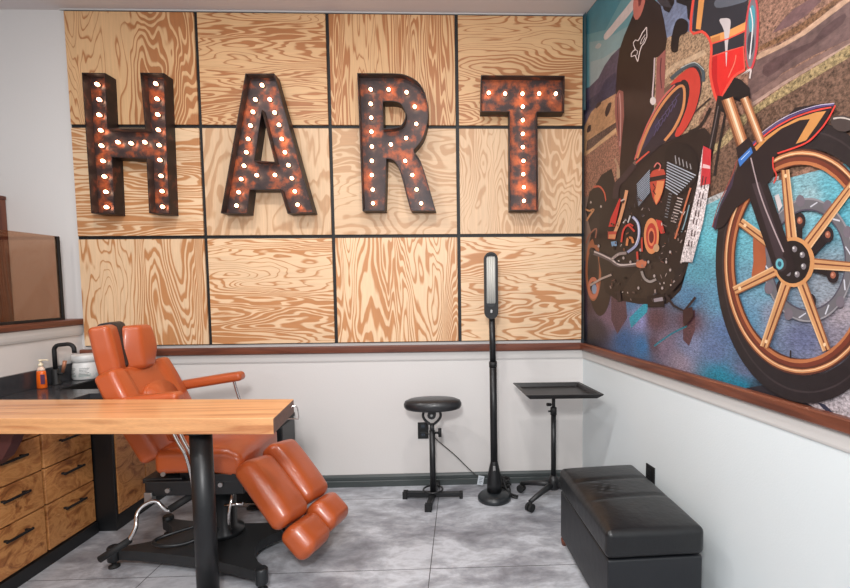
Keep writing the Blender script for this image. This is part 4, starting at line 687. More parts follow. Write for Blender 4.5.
('flat',(111,102,111),'1674,1432 1673,1425 1670,1420 1665,1418 1659,1419 1653,1423 1649,1429 1647,1436 1648,1443 1652,1448 1657,1451 1663,1450 1669,1446 1673,1439'),
('flat',(196,196,205),'1677,1395 1699,1387 1700,1391 1678,1399'),
('flat',(111,102,111),'1735,1357 1734,1350 1731,1345 1726,1342 1720,1343 1715,1346 1712,1352 1710,1359 1711,1366 1714,1371 1719,1373 1724,1373 1730,1369 1733,1363'),
('flat',(196,196,205),'1717,1319 1732,1297 1735,1299 1720,1320'),
('flat',(33,28,31),'1563,1307 1585,1268 1675,1344 1655,1368'),
('flat',(39,32,36),'1683,1354 1682,1346 1678,1340 1673,1335 1666,1334 1659,1337 1653,1342 1648,1349 1646,1358 1648,1366 1651,1373 1657,1377 1664,1378 1671,1376 1677,1370 1681,1363'),
('flat',(153,90,70),'1673,1355 1673,1351 1671,1348 1667,1346 1664,1347 1660,1349 1657,1353 1656,1357 1657,1361 1659,1364 1663,1366 1666,1366 1670,1363 1672,1360'),
('flat',(199,137,113),'1667,1358 1666,1355 1664,1354 1661,1355 1660,1358 1661,1361 1663,1362 1666,1361'),
('flat',(33,28,31),'1563,1307 1585,1268 1695,1234 1676,1257'),
('flat',(39,32,36),'1703,1245 1702,1237 1699,1230 1693,1225 1686,1224 1679,1225 1673,1230 1669,1237 1667,1246 1668,1254 1672,1261 1678,1266 1685,1267 1691,1265 1697,1260 1701,1253'),
('flat',(153,90,70),'1694,1245 1693,1241 1691,1238 1688,1236 1684,1236 1681,1238 1678,1241 1677,1246 1678,1250 1680,1253 1683,1255 1687,1255 1690,1253 1693,1249'),
('flat',(199,137,113),'1687,1247 1687,1244 1684,1243 1681,1244 1680,1247 1681,1250 1684,1251 1686,1250'),
('flat',(33,28,31),'1563,1307 1585,1268 1627,1161 1606,1183'),
('flat',(39,32,36),'1636,1172 1635,1163 1631,1156 1625,1151 1618,1149 1610,1150 1603,1155 1598,1162 1597,1171 1598,1180 1602,1187 1608,1193 1616,1194 1623,1193 1630,1188 1634,1181'),
('flat',(153,90,70),'1626,1172 1625,1167 1623,1164 1619,1162 1615,1161 1611,1163 1608,1167 1607,1171 1608,1176 1610,1179 1614,1182 1618,1182 1622,1180 1625,1176'),
('flat',(199,137,113),'1619,1173 1618,1170 1615,1169 1612,1170 1611,1173 1612,1176 1615,1178 1618,1177'),
('flat',(33,28,31),'1563,1307 1585,1268 1527,1199 1504,1223'),
('flat',(39,32,36),'1538,1211 1537,1202 1532,1194 1525,1189 1516,1187 1508,1188 1500,1194 1495,1202 1493,1211 1494,1221 1499,1229 1506,1234 1515,1236 1523,1234 1531,1228 1536,1220'),
('flat',(153,90,70),'1526,1211 1525,1206 1522,1203 1518,1200 1514,1200 1509,1203 1506,1206 1505,1211 1506,1216 1509,1220 1513,1222 1517,1222 1522,1220 1525,1216'),
('flat',(199,137,113),'1518,1213 1517,1210 1514,1208 1510,1210 1509,1213 1510,1216 1513,1218 1517,1216'),
('flat',(33,28,31),'1563,1307 1585,1268 1503,1323 1478,1349'),
('flat',(39,32,36),'1514,1334 1512,1325 1508,1317 1500,1312 1492,1311 1483,1313 1475,1319 1469,1328 1467,1337 1469,1347 1473,1355 1481,1359 1490,1360 1499,1358 1506,1352 1511,1343'),
('flat',(153,90,70),'1501,1335 1501,1330 1498,1327 1493,1325 1489,1325 1484,1327 1481,1332 1480,1336 1481,1341 1484,1345 1488,1347 1493,1346 1497,1344 1500,1340'),
('flat',(199,137,113),'1493,1337 1492,1334 1489,1333 1485,1334 1484,1338 1485,1341 1488,1343 1492,1341'),
('flat',(33,28,31),'1563,1307 1585,1268 1582,1393 1561,1419'),
('flat',(39,32,36),'1592,1403 1591,1395 1587,1388 1580,1384 1573,1383 1565,1385 1557,1391 1553,1399 1551,1409 1552,1418 1556,1425 1563,1429 1571,1429 1579,1426 1586,1420 1590,1412'),
('flat',(153,90,70),'1581,1405 1581,1400 1578,1397 1574,1396 1570,1396 1566,1399 1563,1403 1562,1407 1563,1412 1565,1415 1569,1417 1573,1416 1577,1413 1580,1409'),
('flat',(199,137,113),'1574,1407 1573,1404 1570,1403 1567,1405 1566,1409 1567,1412 1570,1413 1573,1411'),
('flat',(159,86,56),'1391,1385 1409,1391 1430,1375 1443,1336 1450,1291 1442,1255 1427,1228 1406,1216 1389,1222 1389,1252 1395,1294 1391,1345'),
('flat',(199,146,100),'1572,1311 1527,1562 1497,1567 1533,1310'),
('flat',(114,63,44),'1556,1310 1515,1564 1510,1565 1549,1310'),
('flat',(134,81,54),'1537,1310 1501,1566 1496,1567 1532,1310'),
('flat',(220,177,133),'1572,1311 1528,1562 1524,1563 1568,1310'),
('flat',(230,195,155),'1521,1545 1520,1541 1515,1540 1511,1543 1509,1548 1511,1551 1515,1552 1519,1550'),
('flat',(199,146,100),'1588,1294 1746,1476 1728,1492 1557,1315'),
('flat',(114,63,44),'1575,1303 1738,1483 1735,1485 1570,1306'),
('flat',(134,81,54),'1560,1313 1730,1490 1727,1492 1556,1315'),
('flat',(220,177,133),'1589,1294 1746,1475 1744,1478 1585,1296'),
('flat',(230,195,155),'1732,1473 1731,1469 1728,1468 1724,1470 1723,1474 1724,1478 1727,1479 1730,1477'),
('flat',(199,146,100),'1583,1267 1781,1251 1781,1271 1585,1299'),
('flat',(114,63,44),'1584,1281 1781,1260 1781,1263 1584,1286'),
('flat',(134,81,54),'1585,1296 1781,1269 1781,1272 1585,1300'),
('flat',(220,177,133),'1583,1267 1781,1250 1781,1254 1583,1270'),
('flat',(230,195,155),'1770,1263 1769,1259 1766,1258 1763,1259 1761,1263 1762,1267 1765,1268 1768,1266'),
('flat',(199,146,100),'1549,1259 1664,1034 1687,1044 1585,1269'),
('flat',(114,63,44),'1564,1263 1674,1038 1678,1040 1570,1265'),
('flat',(134,81,54),'1581,1268 1684,1043 1688,1045 1585,1269'),
('flat',(220,177,133),'1549,1259 1664,1033 1667,1035 1553,1260'),
('flat',(230,195,155),'1673,1054 1672,1050 1669,1048 1665,1049 1664,1053 1665,1057 1668,1059 1672,1058'),
('flat',(199,146,100),'1529,1271 1436,1022 1467,1017 1566,1259'),
('flat',(114,63,44),'1545,1265 1449,1020 1454,1019 1551,1263'),
('flat',(134,81,54),'1563,1260 1464,1018 1469,1017 1567,1258'),
('flat',(220,177,133),'1528,1271 1435,1022 1440,1021 1532,1269'),
('flat',(230,195,155),'1466,1039 1464,1035 1460,1032 1455,1034 1453,1038 1455,1043 1459,1045 1464,1044'),
('flat',(199,146,100),'1521,1293 1302,1210 1320,1185 1540,1262'),
('flat',(114,63,44),'1529,1280 1310,1200 1312,1196 1532,1275'),
('flat',(134,81,54),'1538,1265 1318,1188 1320,1184 1540,1262'),
('flat',(220,177,133),'1521,1293 1301,1211 1304,1207 1523,1290'),
('flat',(230,195,155),'1344,1207 1342,1202 1337,1200 1331,1202 1329,1207 1331,1212 1336,1214 1341,1212'),
('flat',(199,146,100),'1544,1314 1342,1441 1320,1422 1521,1289'),
('flat',(114,63,44),'1534,1304 1333,1433 1329,1430 1531,1300'),
('flat',(134,81,54),'1523,1292 1323,1424 1319,1422 1521,1289'),
('flat',(220,177,133),'1544,1315 1342,1442 1339,1439 1542,1312'),
('flat',(230,195,155),'1361,1416 1359,1412 1354,1411 1349,1413 1346,1418 1348,1422 1353,1424 1359,1421'),
('flat',(198,140,91),'1627,1283 1627,1270 1623,1256 1618,1244 1609,1234 1599,1225 1587,1218 1574,1214 1559,1212 1545,1214 1530,1218 1516,1225 1504,1235 1493,1247 1485,1260 1480,1275 1478,1290 1479,1305 1483,1319 1490,1332 1499,1343 1511,1352 1524,1357 1539,1360 1553,1360 1568,1358 1582,1352 1594,1344 1605,1335 1614,1323 1621,1311 1626,1297'),
('flat',(31,27,29),'1613,1284 1612,1272 1609,1261 1604,1250 1598,1241 1589,1233 1579,1228 1567,1224 1555,1223 1543,1224 1531,1228 1519,1234 1509,1242 1500,1252 1494,1264 1489,1277 1487,1290 1488,1303 1492,1315 1497,1326 1505,1335 1515,1342 1526,1348 1538,1350 1550,1350 1562,1348 1574,1343 1585,1337 1594,1328 1602,1319 1607,1308 1611,1296'),
('flat',(119,112,116),'1600,1272 1599,1267 1596,1264 1592,1263 1587,1264 1584,1268 1582,1272 1583,1277 1586,1280 1591,1281 1595,1280 1599,1276'),
('flat',(205,200,200),'1591,1275 1590,1272 1588,1271 1585,1272 1584,1275 1585,1278 1587,1279 1590,1278'),
('flat',(119,112,116),'1579,1250 1578,1245 1575,1242 1570,1240 1566,1242 1562,1245 1561,1250 1562,1255 1565,1258 1569,1259 1574,1258 1578,1254'),
('flat',(205,200,200),'1570,1253 1569,1250 1566,1249 1564,1250 1562,1253 1563,1256 1566,1257 1569,1256'),
('flat',(119,112,116),'1547,1254 1546,1249 1543,1246 1538,1245 1533,1246 1529,1250 1528,1255 1529,1259 1532,1263 1537,1264 1542,1263 1546,1259'),
('flat',(205,200,200),'1538,1257 1537,1254 1534,1253 1531,1255 1530,1258 1531,1260 1534,1262 1537,1260'),
('flat',(119,112,116),'1528,1283 1527,1278 1524,1275 1519,1274 1514,1275 1510,1279 1509,1284 1510,1289 1513,1292 1518,1293 1523,1292 1527,1288'),
('flat',(205,200,200),'1519,1286 1518,1283 1515,1282 1512,1284 1510,1287 1512,1290 1514,1291 1517,1289'),
('flat',(119,112,116),'1537,1314 1536,1310 1533,1306 1528,1305 1523,1307 1520,1311 1518,1316 1519,1320 1523,1324 1527,1325 1532,1323 1536,1319'),
('flat',(205,200,200),'1528,1318 1527,1315 1524,1314 1521,1315 1520,1318 1521,1321 1524,1322 1527,1321'),
('flat',(119,112,116),'1567,1324 1566,1319 1563,1316 1558,1315 1554,1317 1550,1320 1549,1325 1550,1330 1553,1333 1558,1334 1562,1332 1566,1329'),
('flat',(205,200,200),'1558,1327 1557,1325 1554,1324 1552,1325 1550,1328 1551,1331 1554,1332 1557,1330'),
('flat',(119,112,116),'1595,1306 1594,1301 1591,1298 1586,1297 1582,1298 1578,1302 1577,1307 1578,1311 1581,1314 1585,1315 1590,1314 1593,1310'),
('flat',(205,200,200),'1586,1309 1585,1306 1582,1305 1580,1307 1578,1310 1579,1312 1582,1313 1585,1312'),
('flat',(39,34,36),'1553,1023 1554,999 1560,1000 1559,1024'),
('flat',(37,29,32),'1326,1699 1393,1668 1545,1736 1631,1717 1668,1704 1651,1673 1616,1635 1570,1620 1491,1620 1465,1606 1471,1556 1448,1536 1386,1509 1347,1496 1310,1482 1253,1427 1206,1418 1189,1435 1239,1521 1297,1593 1314,1626'),
('flat',(61,49,68),'1305,1618 1288,1560 1230,1494 1206,1418 1190,1431 1230,1508 1287,1588'),
('flat',(142,63,63),'1307,1645 1302,1634 1295,1619 1286,1602 1275,1584 1262,1565 1246,1545 1230,1524 1217,1504 1207,1483 1198,1463 1192,1445 1187,1432 1192,1430 1197,1443 1203,1461 1211,1482 1221,1502 1235,1522 1251,1543 1266,1563 1280,1582 1290,1600 1299,1617 1306,1632 1311,1643'),
('flat',(197,136,78),'1382,1661 1424,1682 1480,1696 1547,1703 1615,1699 1647,1692 1617,1661 1585,1631 1550,1631 1596,1687 1561,1695 1496,1691 1441,1674 1396,1651'),
('flat',(218,70,61),'1380,1665 1386,1669 1395,1673 1406,1678 1418,1683 1430,1687 1444,1692 1459,1696 1474,1699 1490,1702 1506,1704 1523,1706 1541,1707 1560,1706 1580,1706 1599,1704 1615,1702 1630,1700 1644,1698 1655,1696 1663,1694 1662,1698 1654,1700 1643,1702 1629,1705 1614,1707 1597,1709 1578,1710 1558,1711 1538,1711 1521,1711 1503,1709 1487,1707 1471,1704 1455,1700 1440,1696 1426,1692 1414,1688 1402,1683 1391,1678 1382,1673 1375,1670'),
('flat',(84,68,112),'1378,1672 1384,1675 1393,1679 1403,1684 1415,1688 1428,1693 1443,1698 1458,1702 1474,1706 1490,1708 1506,1711 1523,1712 1541,1713 1559,1713 1579,1712 1598,1711 1615,1710 1632,1707 1648,1704 1662,1700 1671,1698 1670,1703 1661,1706 1647,1709 1630,1713 1614,1716 1596,1717 1577,1719 1557,1719 1538,1719 1520,1718 1503,1717 1486,1715 1470,1712 1453,1708 1438,1704 1423,1699 1409,1695 1397,1690 1386,1685 1378,1681 1371,1678'),
('flat',(190,181,204),'1408,1697 1420,1701 1436,1706 1455,1711 1472,1715 1489,1718 1505,1719 1522,1721 1539,1721 1558,1721 1578,1720 1597,1718 1615,1716 1631,1713 1647,1709 1661,1705 1671,1703 1671,1705 1661,1707 1647,1711 1631,1715 1614,1718 1596,1720 1577,1722 1557,1723 1538,1723 1521,1723 1504,1722 1487,1720 1471,1717 1453,1713 1434,1708 1418,1703 1406,1699'),
('flat',(217,66,57),'1672,1699 1668,1693 1662,1683 1654,1673 1646,1664 1637,1655 1626,1647 1614,1639 1603,1633 1594,1629 1585,1626 1576,1625 1563,1624 1545,1623 1521,1623 1498,1623 1482,1623 1484,1618 1500,1618 1523,1618 1547,1618 1565,1619 1578,1620 1588,1622 1597,1624 1607,1628 1618,1635 1630,1643 1641,1651 1650,1660 1659,1670 1666,1680 1672,1689 1676,1696'),
('flat',(212,66,57),'1464,1615 1463,1609 1463,1601 1464,1592 1465,1583 1468,1575 1473,1568 1477,1561 1479,1555 1478,1549 1475,1543 1471,1537 1469,1534 1473,1531 1476,1535 1480,1540 1483,1547 1484,1554 1482,1561 1478,1569 1473,1576 1470,1583 1469,1591 1468,1600 1469,1608 1469,1613'),
('flat',(68,58,56),'1664,1669 1681,1669 1704,1661 1732,1643 1749,1626 1733,1619 1706,1619 1686,1627 1671,1640 1662,1656'),
('flat',(188,176,167),'1670,1662 1675,1661 1683,1660 1691,1658 1698,1655 1707,1651 1717,1645 1726,1639 1732,1635 1733,1638 1727,1642 1718,1648 1708,1654 1699,1659 1690,1662 1682,1664 1674,1666 1669,1666'),
('flat',(114,70,48),'1315,1842 1396,1674 1403,1674 1321,1841'),
('flat',(169,112,77),'1321,1841 1402,1674 1408,1674 1328,1841'),
('flat',(199,152,113),'1328,1841 1408,1674 1414,1675 1334,1840'),
('flat',(232,203,174),'1334,1840 1414,1675 1420,1675 1341,1840'),
('flat',(198,140,98),'1340,1840 1420,1675 1426,1675 1347,1839'),
('flat',(153,93,61),'1347,1839 1425,1675 1431,1675 1353,1839'),
('flat',(114,70,48),'1223,1870 1309,1684 1318,1684 1234,1869'),
('flat',(169,112,77),'1233,1869 1318,1684 1327,1684 1243,1868'),
('flat',(199,152,113),'1243,1868 1326,1684 1336,1683 1253,1866'),
('flat',(232,203,174),'1252,1866 1335,1683 1344,1683 1262,1865'),
('flat',(198,140,98),'1262,1865 1344,1683 1353,1683 1271,1864'),
('flat',(153,93,61),'1271,1864 1352,1683 1361,1683 1281,1863'),
('flat',(35,28,32),'1303,1685 1361,1705 1394,1655 1418,1580 1448,1536 1544,1323 1564,1268 1529,1246 1482,1271 1425,1388 1374,1498 1329,1599'),
('flat',(57,46,52),'1381,1549 1415,1549 1518,1324 1512,1288 1489,1302'),
('flat',(166,148,150),'1370,1635 1376,1617 1385,1591 1395,1563 1404,1537 1412,1517 1420,1499 1429,1480 1441,1455 1459,1421 1481,1380 1502,1343 1516,1318 1521,1319 1507,1344 1486,1381 1464,1422 1446,1456 1434,1480 1425,1500 1417,1518 1409,1538 1400,1563 1390,1591 1382,1616 1376,1634'),
('flat',(54,110,181),'1314,1643 1372,1670 1381,1649 1324,1617'),
('flat',(202,220,237),'1329,1638 1369,1658 1367,1659 1327,1640'),
('flat',(59,52,56),'1531,1282 1531,1278 1530,1275 1529,1271 1528,1268 1525,1266 1523,1264 1520,1262 1517,1261 1513,1260 1510,1260 1506,1260 1503,1261 1499,1262 1496,1264 1493,1267 1491,1270 1489,1273 1487,1276 1486,1280 1486,1284 1486,1287 1487,1291 1488,1294 1490,1297 1492,1300 1495,1302 1498,1304 1501,1305 1504,1305 1508,1305 1511,1305 1515,1304 1518,1302 1521,1300 1524,1298 1526,1295 1528,1292 1530,1289 1531,1285'),
('flat',(102,173,185),'1520,1282 1520,1280 1520,1277 1519,1275 1518,1273 1516,1271 1514,1269 1512,1268 1510,1267 1508,1266 1506,1266 1503,1266 1501,1267 1499,1268 1497,1270 1495,1271 1493,1273 1492,1276 1491,1278 1490,1281 1490,1283 1490,1286 1490,1288 1491,1291 1492,1293 1494,1295 1495,1297 1497,1298 1500,1299 1502,1299 1504,1299 1507,1299 1509,1298 1511,1297 1513,1296 1515,1294 1517,1292 1518,1290 1519,1287 1520,1285'),
('flat',(44,79,96),'1513,1282 1513,1281 1512,1280 1512,1279 1511,1277 1511,1276 1510,1276 1509,1275 1508,1274 1507,1274 1505,1274 1504,1274 1503,1275 1502,1275 1501,1276 1500,1277 1499,1278 1498,1279 1498,1280 1497,1282 1497,1283 1497,1284 1498,1286 1498,1287 1499,1288 1499,1289 1500,1290 1501,1291 1502,1291 1503,1291 1505,1291 1506,1291 1507,1291 1508,1290 1509,1289 1510,1289 1511,1287 1512,1286 1512,1285 1512,1284'),
('flat',(195,186,186),'1477,1493 1493,1497 1509,1458 1495,1442'),
('flat',(15,83,101),'54,2782 61,2232 4,2251 4,2782'),
('flat',(13,39,55),'4,2251 34,2241 52,862 4,862'),
]
ROADI = 30
# ink samples of the printed road: mm along the wall, mm up, r, g, b
ROAD = [(1095, 1487, 103, 162, 171), (1185, 1384, 91, 165, 179), (1102, 1276, 84, 146, 165), (1044, 1158, 79, 121, 153), (1231, 1164, 83, 131, 157), (352, 1137, 96, 85, 106), (233, 965, 52, 48, 59), (422, 1045, 118, 92, 109), (585, 1144, 71, 111, 148), (663, 1051, 124, 125, 168), (801, 1061, 89, 63, 70), (795, 947, 82, 63, 73), (874, 956, 115, 99, 117), (1049, 977, 113, 119, 147), (1046, 1078, 94, 67, 76), (985, 899, 131, 117, 131), (1199, 977, 87, 104, 138), (1354, 928, 88, 98, 125), (1276, 1058, 83, 106, 143), (1432, 872, 42, 59, 73), (1341, 874, 26, 109, 135), (1241, 875, 32, 117, 140), (1404, 1364, 94, 157, 171), (1653, 1492, 94, 161, 175), (1596, 1475, 142, 171, 178), (1553, 1520, 124, 166, 175), (1699, 1444, 87, 157, 173), (1432, 1202, 100, 144, 164), (1379, 1118, 90, 129, 154), (1476, 1124, 119, 126, 145), (1590, 1063, 89, 95, 123), (1697, 1150, 153, 142, 149), (1701, 1069, 131, 124, 137), (1513, 1172, 112, 130, 147), (1649, 1204, 131, 140, 150), (1679, 871, 149, 140, 145), (1737, 918, 161, 152, 154), (101, 864, 36, 36, 43), (97, 1130, 68, 53, 60), (520, 939, 55, 90, 134), (702, 931, 54, 103, 149), (306, 1070, 108, 85, 103)]
SHORE = [(-5, 1357), (655, 1383), (1094, 1525), (1248, 1547), (1479, 1544), (1709, 1533), (1848, 1517)]
# ---------------------------------------------------------------- palette
def wall_mat(name, rgb):
    return mat(name, rgb, rough=.6, bump=.06, bscale=120, var=.03, vscale=2)
m_wall = wall_mat('painted_wall', (214, 210, 207))
m_wall_r = wall_mat('painted_wall_white', (214, 221, 223))
m_mould = mat('painted_moulding', (200, 197, 194), rough=.5)
m_ceil = mat('ceiling_paint', (216, 207, 205), rough=.8, var=.03, vscale=2)
m_base = mat('baseboard_paint', (64, 70, 70), rough=.45)
m_rail = grain('mahogany_rail', [(0, (104, 56, 38)), (.5, (116, 64, 44)), (.85, (92, 48, 33)), (1, (104, 56, 38))], (1.2, 1.2, 16), 4, 3, rough=.42, coat=.1)
m_black = mat('black_powder_coat', (22, 23, 25), rough=.4)
m_blackm = mat('black_matte', (20, 20, 21), rough=.6)
m_steel = mat('black_steel', (38, 40, 42), rough=.35, metal=.3)
m_chrome = mat('chrome', (210, 206, 204), rough=.14, metal=1)
m_leather = mat('tan_leather', (172, 80, 38), rough=.30, bump=.10, bscale=300, var=.16, vscale=6, coat=.18)
m_pipe = mat('tan_leather_seam', (150, 66, 34), rough=.5)
m_blackleather = mat('black_leather', (34, 34, 36), rough=.34, bump=.25, bscale=60, coat=.15)
m_ott = mat('black_vinyl', (19, 20, 22), rough=.36, bump=.22, bscale=26, coat=.08, var=.15, vscale=5)
m_ottside = mat('black_vinyl_side', (26, 28, 32), rough=.45, bump=.15, bscale=18, var=.2, vscale=6)
m_counter = mat('black_counter_stone', (58, 58, 61), rough=.2, var=.15, vscale=30)
def mottled(name, stops, scale, rough=.4, coat=.2, stretch=(1, 1, 1)):
    m, nt, b = nodes(name); tc = nt.nodes.new('ShaderNodeTexCoord'); mp = nt.nodes.new('ShaderNodeMapping'); mp.inputs['Scale'].default_value = stretch
    oi = nt.nodes.new('ShaderNodeObjectInfo'); va = nt.nodes.new('ShaderNodeVectorMath'); va.operation = 'ADD'
    rm = math_node(nt, 'MULTIPLY', oi.outputs['Random'], 40)
    nt.links.new(tc.outputs['Object'], va.inputs[0]); nt.links.new(rm, va.inputs[1]); nt.links.new(va.outputs[0], mp.inputs[0])
    n = nt.nodes.new('ShaderNodeTexNoise'); n.inputs['Scale'].default_value = scale; n.inputs['Detail'].default_value = 9; n.inputs['Roughness'].default_value = .62; n.inputs['Distortion'].default_value = 1.6
    nt.links.new(mp.outputs[0], n.inputs['Vector']); r = ramp(nt, stops); nt.links.new(n.outputs['Fac'], r.inputs['Fac']); nt.links.new(r.outputs['Color'], b.inputs['Base Color'])
    b.inputs['Roughness'].default_value = rough; b.inputs['Coat Weight'].default_value = coat; b.inputs['Coat Roughness'].default_value = .2
    return m
m_cab = mottled('rustic_drawer_wood', [(.3, (96, 52, 26)), (.42, (168, 106, 58)), (.52, (204, 144, 86)), (.62, (180, 116, 64)), (.74, (220, 168, 108))], 5.5, stretch=(1, 1, 1.8))
m_table = grain('oak_table_top', [(0, (204, 146, 98)), (.5, (216, 160, 110)), (.85, (178, 116, 74)), (1, (204, 146, 98))], (.7, 26, 26), 2.4, 5, rough=.33, coat=.25, fine=1.2)
m_tableend = grain('oak_end_grain_shaded', [(0, (92, 60, 48)), (.5, (106, 70, 56)), (1, (92, 60, 48))], (9, 9, 20), 6, 5, rough=.5)  # end grain toned dark so the colour carries the shade on that face
m_darkwood = grain('dark_wood', [(0, (96, 50, 34)), (.5, (116, 64, 44)), (.9, (80, 40, 28)), (1, (96, 50, 34))], (8, 8, 1.4), 5, 4, rough=.4)
m_bolt = mat('bolt_steel', (170, 168, 166), rough=.3, metal=.9)
m_white = mat('white_plastic', (226, 226, 224), rough=.4)
m_label = mat('jar_label', (188, 196, 192), rough=.5)
m_rubber = mat('rubber', (22, 22, 23), rough=.7)

def floor_mat():
    m, nt, b = nodes('concrete_tile_floor')
    tc = nt.nodes.new('ShaderNodeTexCoord')
    n = nt.nodes.new('ShaderNodeTexNoise'); n.inputs['Scale'].default_value = 3.0; n.inputs['Detail'].default_value = 14
    n.inputs['Roughness'].default_value = .66; n.inputs['Distortion'].default_value = .25
    mp = nt.nodes.new('ShaderNodeMapping'); mp.inputs['Scale'].default_value = (1, 1.7, 1)
    nt.links.new(tc.outputs['Object'], mp.inputs[0]); nt.links.new(mp.outputs[0], n.inputs['Vector'])
    r = ramp(nt, [(.30, (104, 104, 110)), (.43, (140, 141, 147)), (.51, (164, 166, 172)), (.59, (192, 195, 201)), (.70, (160, 162, 168))])
    nt.links.new(n.outputs['Fac'], r.inputs['Fac'])
    sp = nt.nodes.new('ShaderNodeSeparateXYZ'); nt.links.new(tc.outputs['Object'], sp.inputs[0])
    def joint(sock, off, pitch, w):
        a = math_node(nt, 'ADD', sock, -off+50*pitch); a = math_node(nt, 'MODULO', a, pitch)
        a = math_node(nt, 'SUBTRACT', a, pitch/2); a = math_node(nt, 'ABSOLUTE', a)
        return math_node(nt, 'GREATER_THAN', a, pitch/2-w)
    j = math_node(nt, 'MAXIMUM', joint(sp.outputs['X'], FX, 1.44*S/1.2*1.0, .0022), joint(sp.outputs['Y'], FY, .72*S, .0022))
    mx = nt.nodes.new('ShaderNodeMix'); mx.data_type = 'RGBA'; mx.inputs['B'].default_value = (*lin((70, 69, 70)), 1)
    nt.links.new(j, mx.inputs['Factor']); nt.links.new(r.outputs['Color'], mx.inputs['A']); nt.links.new(mx.outputs['Result'], b.inputs['Base Color'])
    b.inputs['Roughness'].default_value = .42
    return m

# ---------------------------------------------------------------- the setting
D = 2.965; ZC = 2.79
WC = Vector((.730, D, 0)); A_ = math.radians(9.8)
WD = Vector((math.sin(A_), -math.cos(A_), 0)); WN = Vector((-math.cos(A_), -math.sin(A_), 0))
def rw(u, z, off=0): return WC+WD*u+WN*off+Vector((0, 0, z))
XL, XR, YF = -3.9, 1.9, -1.2
fx0, fy0 = (XL+XR)/2, (YF+D+.12)/2
FX, FY = (-.155-fx0)*S, (2.062-fy0)*S
m_floor = floor_mat()
struct('floor', box((XL, YF, -.1), (XR, D+.12, 0)), m_floor)
struct('ceiling', box((XL, YF, ZC), (XR, D+.12, ZC+.1)), m_ceil)
struct('wall_back', box((XL, D, 0), (.78, D+.12, ZC)), m_wall)
L_ = 3.6
bm = B(); add_prism(bm, [(0, 0), (L_, 0), (L_, ZC), (0, ZC)], lambda u, z: rw(u, z, 0), lambda u, z: rw(u, z, -.12))
struct('wall_right', bm, m_wall_r)
PX = -2.24
struct('wall_left', box((PX-.12, .2, 0), (PX, D, 1.014)), m_wall)
# chair-rail caps, mouldings and baseboards
def profile_run(prof, p0, p1, out):
    bm = B(); p0, p1, out = Vector(p0), Vector(p1), Vector(out)
    add_prism(bm, prof, lambda a, z: p0+out*a+Vector((0, 0, z)), lambda a, z: p1+out*a+Vector((0, 0, z)))
    return bm
railp = [(0, .824), (.018, .824), (.026, .830), (.028, .846), (.028, .862), (.024, .868), (0, .868)]
mouldp = [(0, .772), (.005, .772), (.007, .780), (.007, .824), (0, .824)]
basep = [(0, 0), (.014, 0), (.014, .034), (.010, .038), (.012, .046), (.012, .060), (.008, .068), (.004, .074), (0, .074)]
struct('trim_1', profile_run(railp, (PX, D, 0), (.726, D, 0), (0, -1, 0)), m_rail)
struct('trim_2', profile_run(railp, WC+WD*.02, WC+WD*L_, WN), m_rail)
struct('trim_3', profile_run(mouldp, (PX, D, 0), (.728, D, 0), (0, -1, 0)), m_mould)
struct('trim_4', profile_run(mouldp, WC+WD*.012, WC+WD*L_, WN), m_mould)
capp = [(-.150, 1.014), (.018, 1.014), (.026, 1.020), (.028, 1.034), (.026, 1.046), (.018, 1.050), (-.142, 1.050), (-.150, 1.040)]
struct('trim_7', box((PX, D-.016, 2.7835), (.716, D, ZC)), m_mould)
struct('trim_5', profile_run(capp, (PX, .2, 0), (PX, D-.002, 0), (1, 0, 0)), m_rail)
struct('trim_6', profile_run([(0, .955), (.008, .955), (.012, .968), (.014, .985), (.014, 1.014), (0, 1.014)], (PX, .2, 0), (PX, D-.002, 0), (1, 0, 0)), m_mould)
struct('baseboard_back', profile_run(basep, (-1.74, D, 0), (.728, D, 0), (0, -1, 0)), m_base)
struct('baseboard_right', profile_run(basep, WC+WD*.014, WC+WD*.95, WN), m_base)

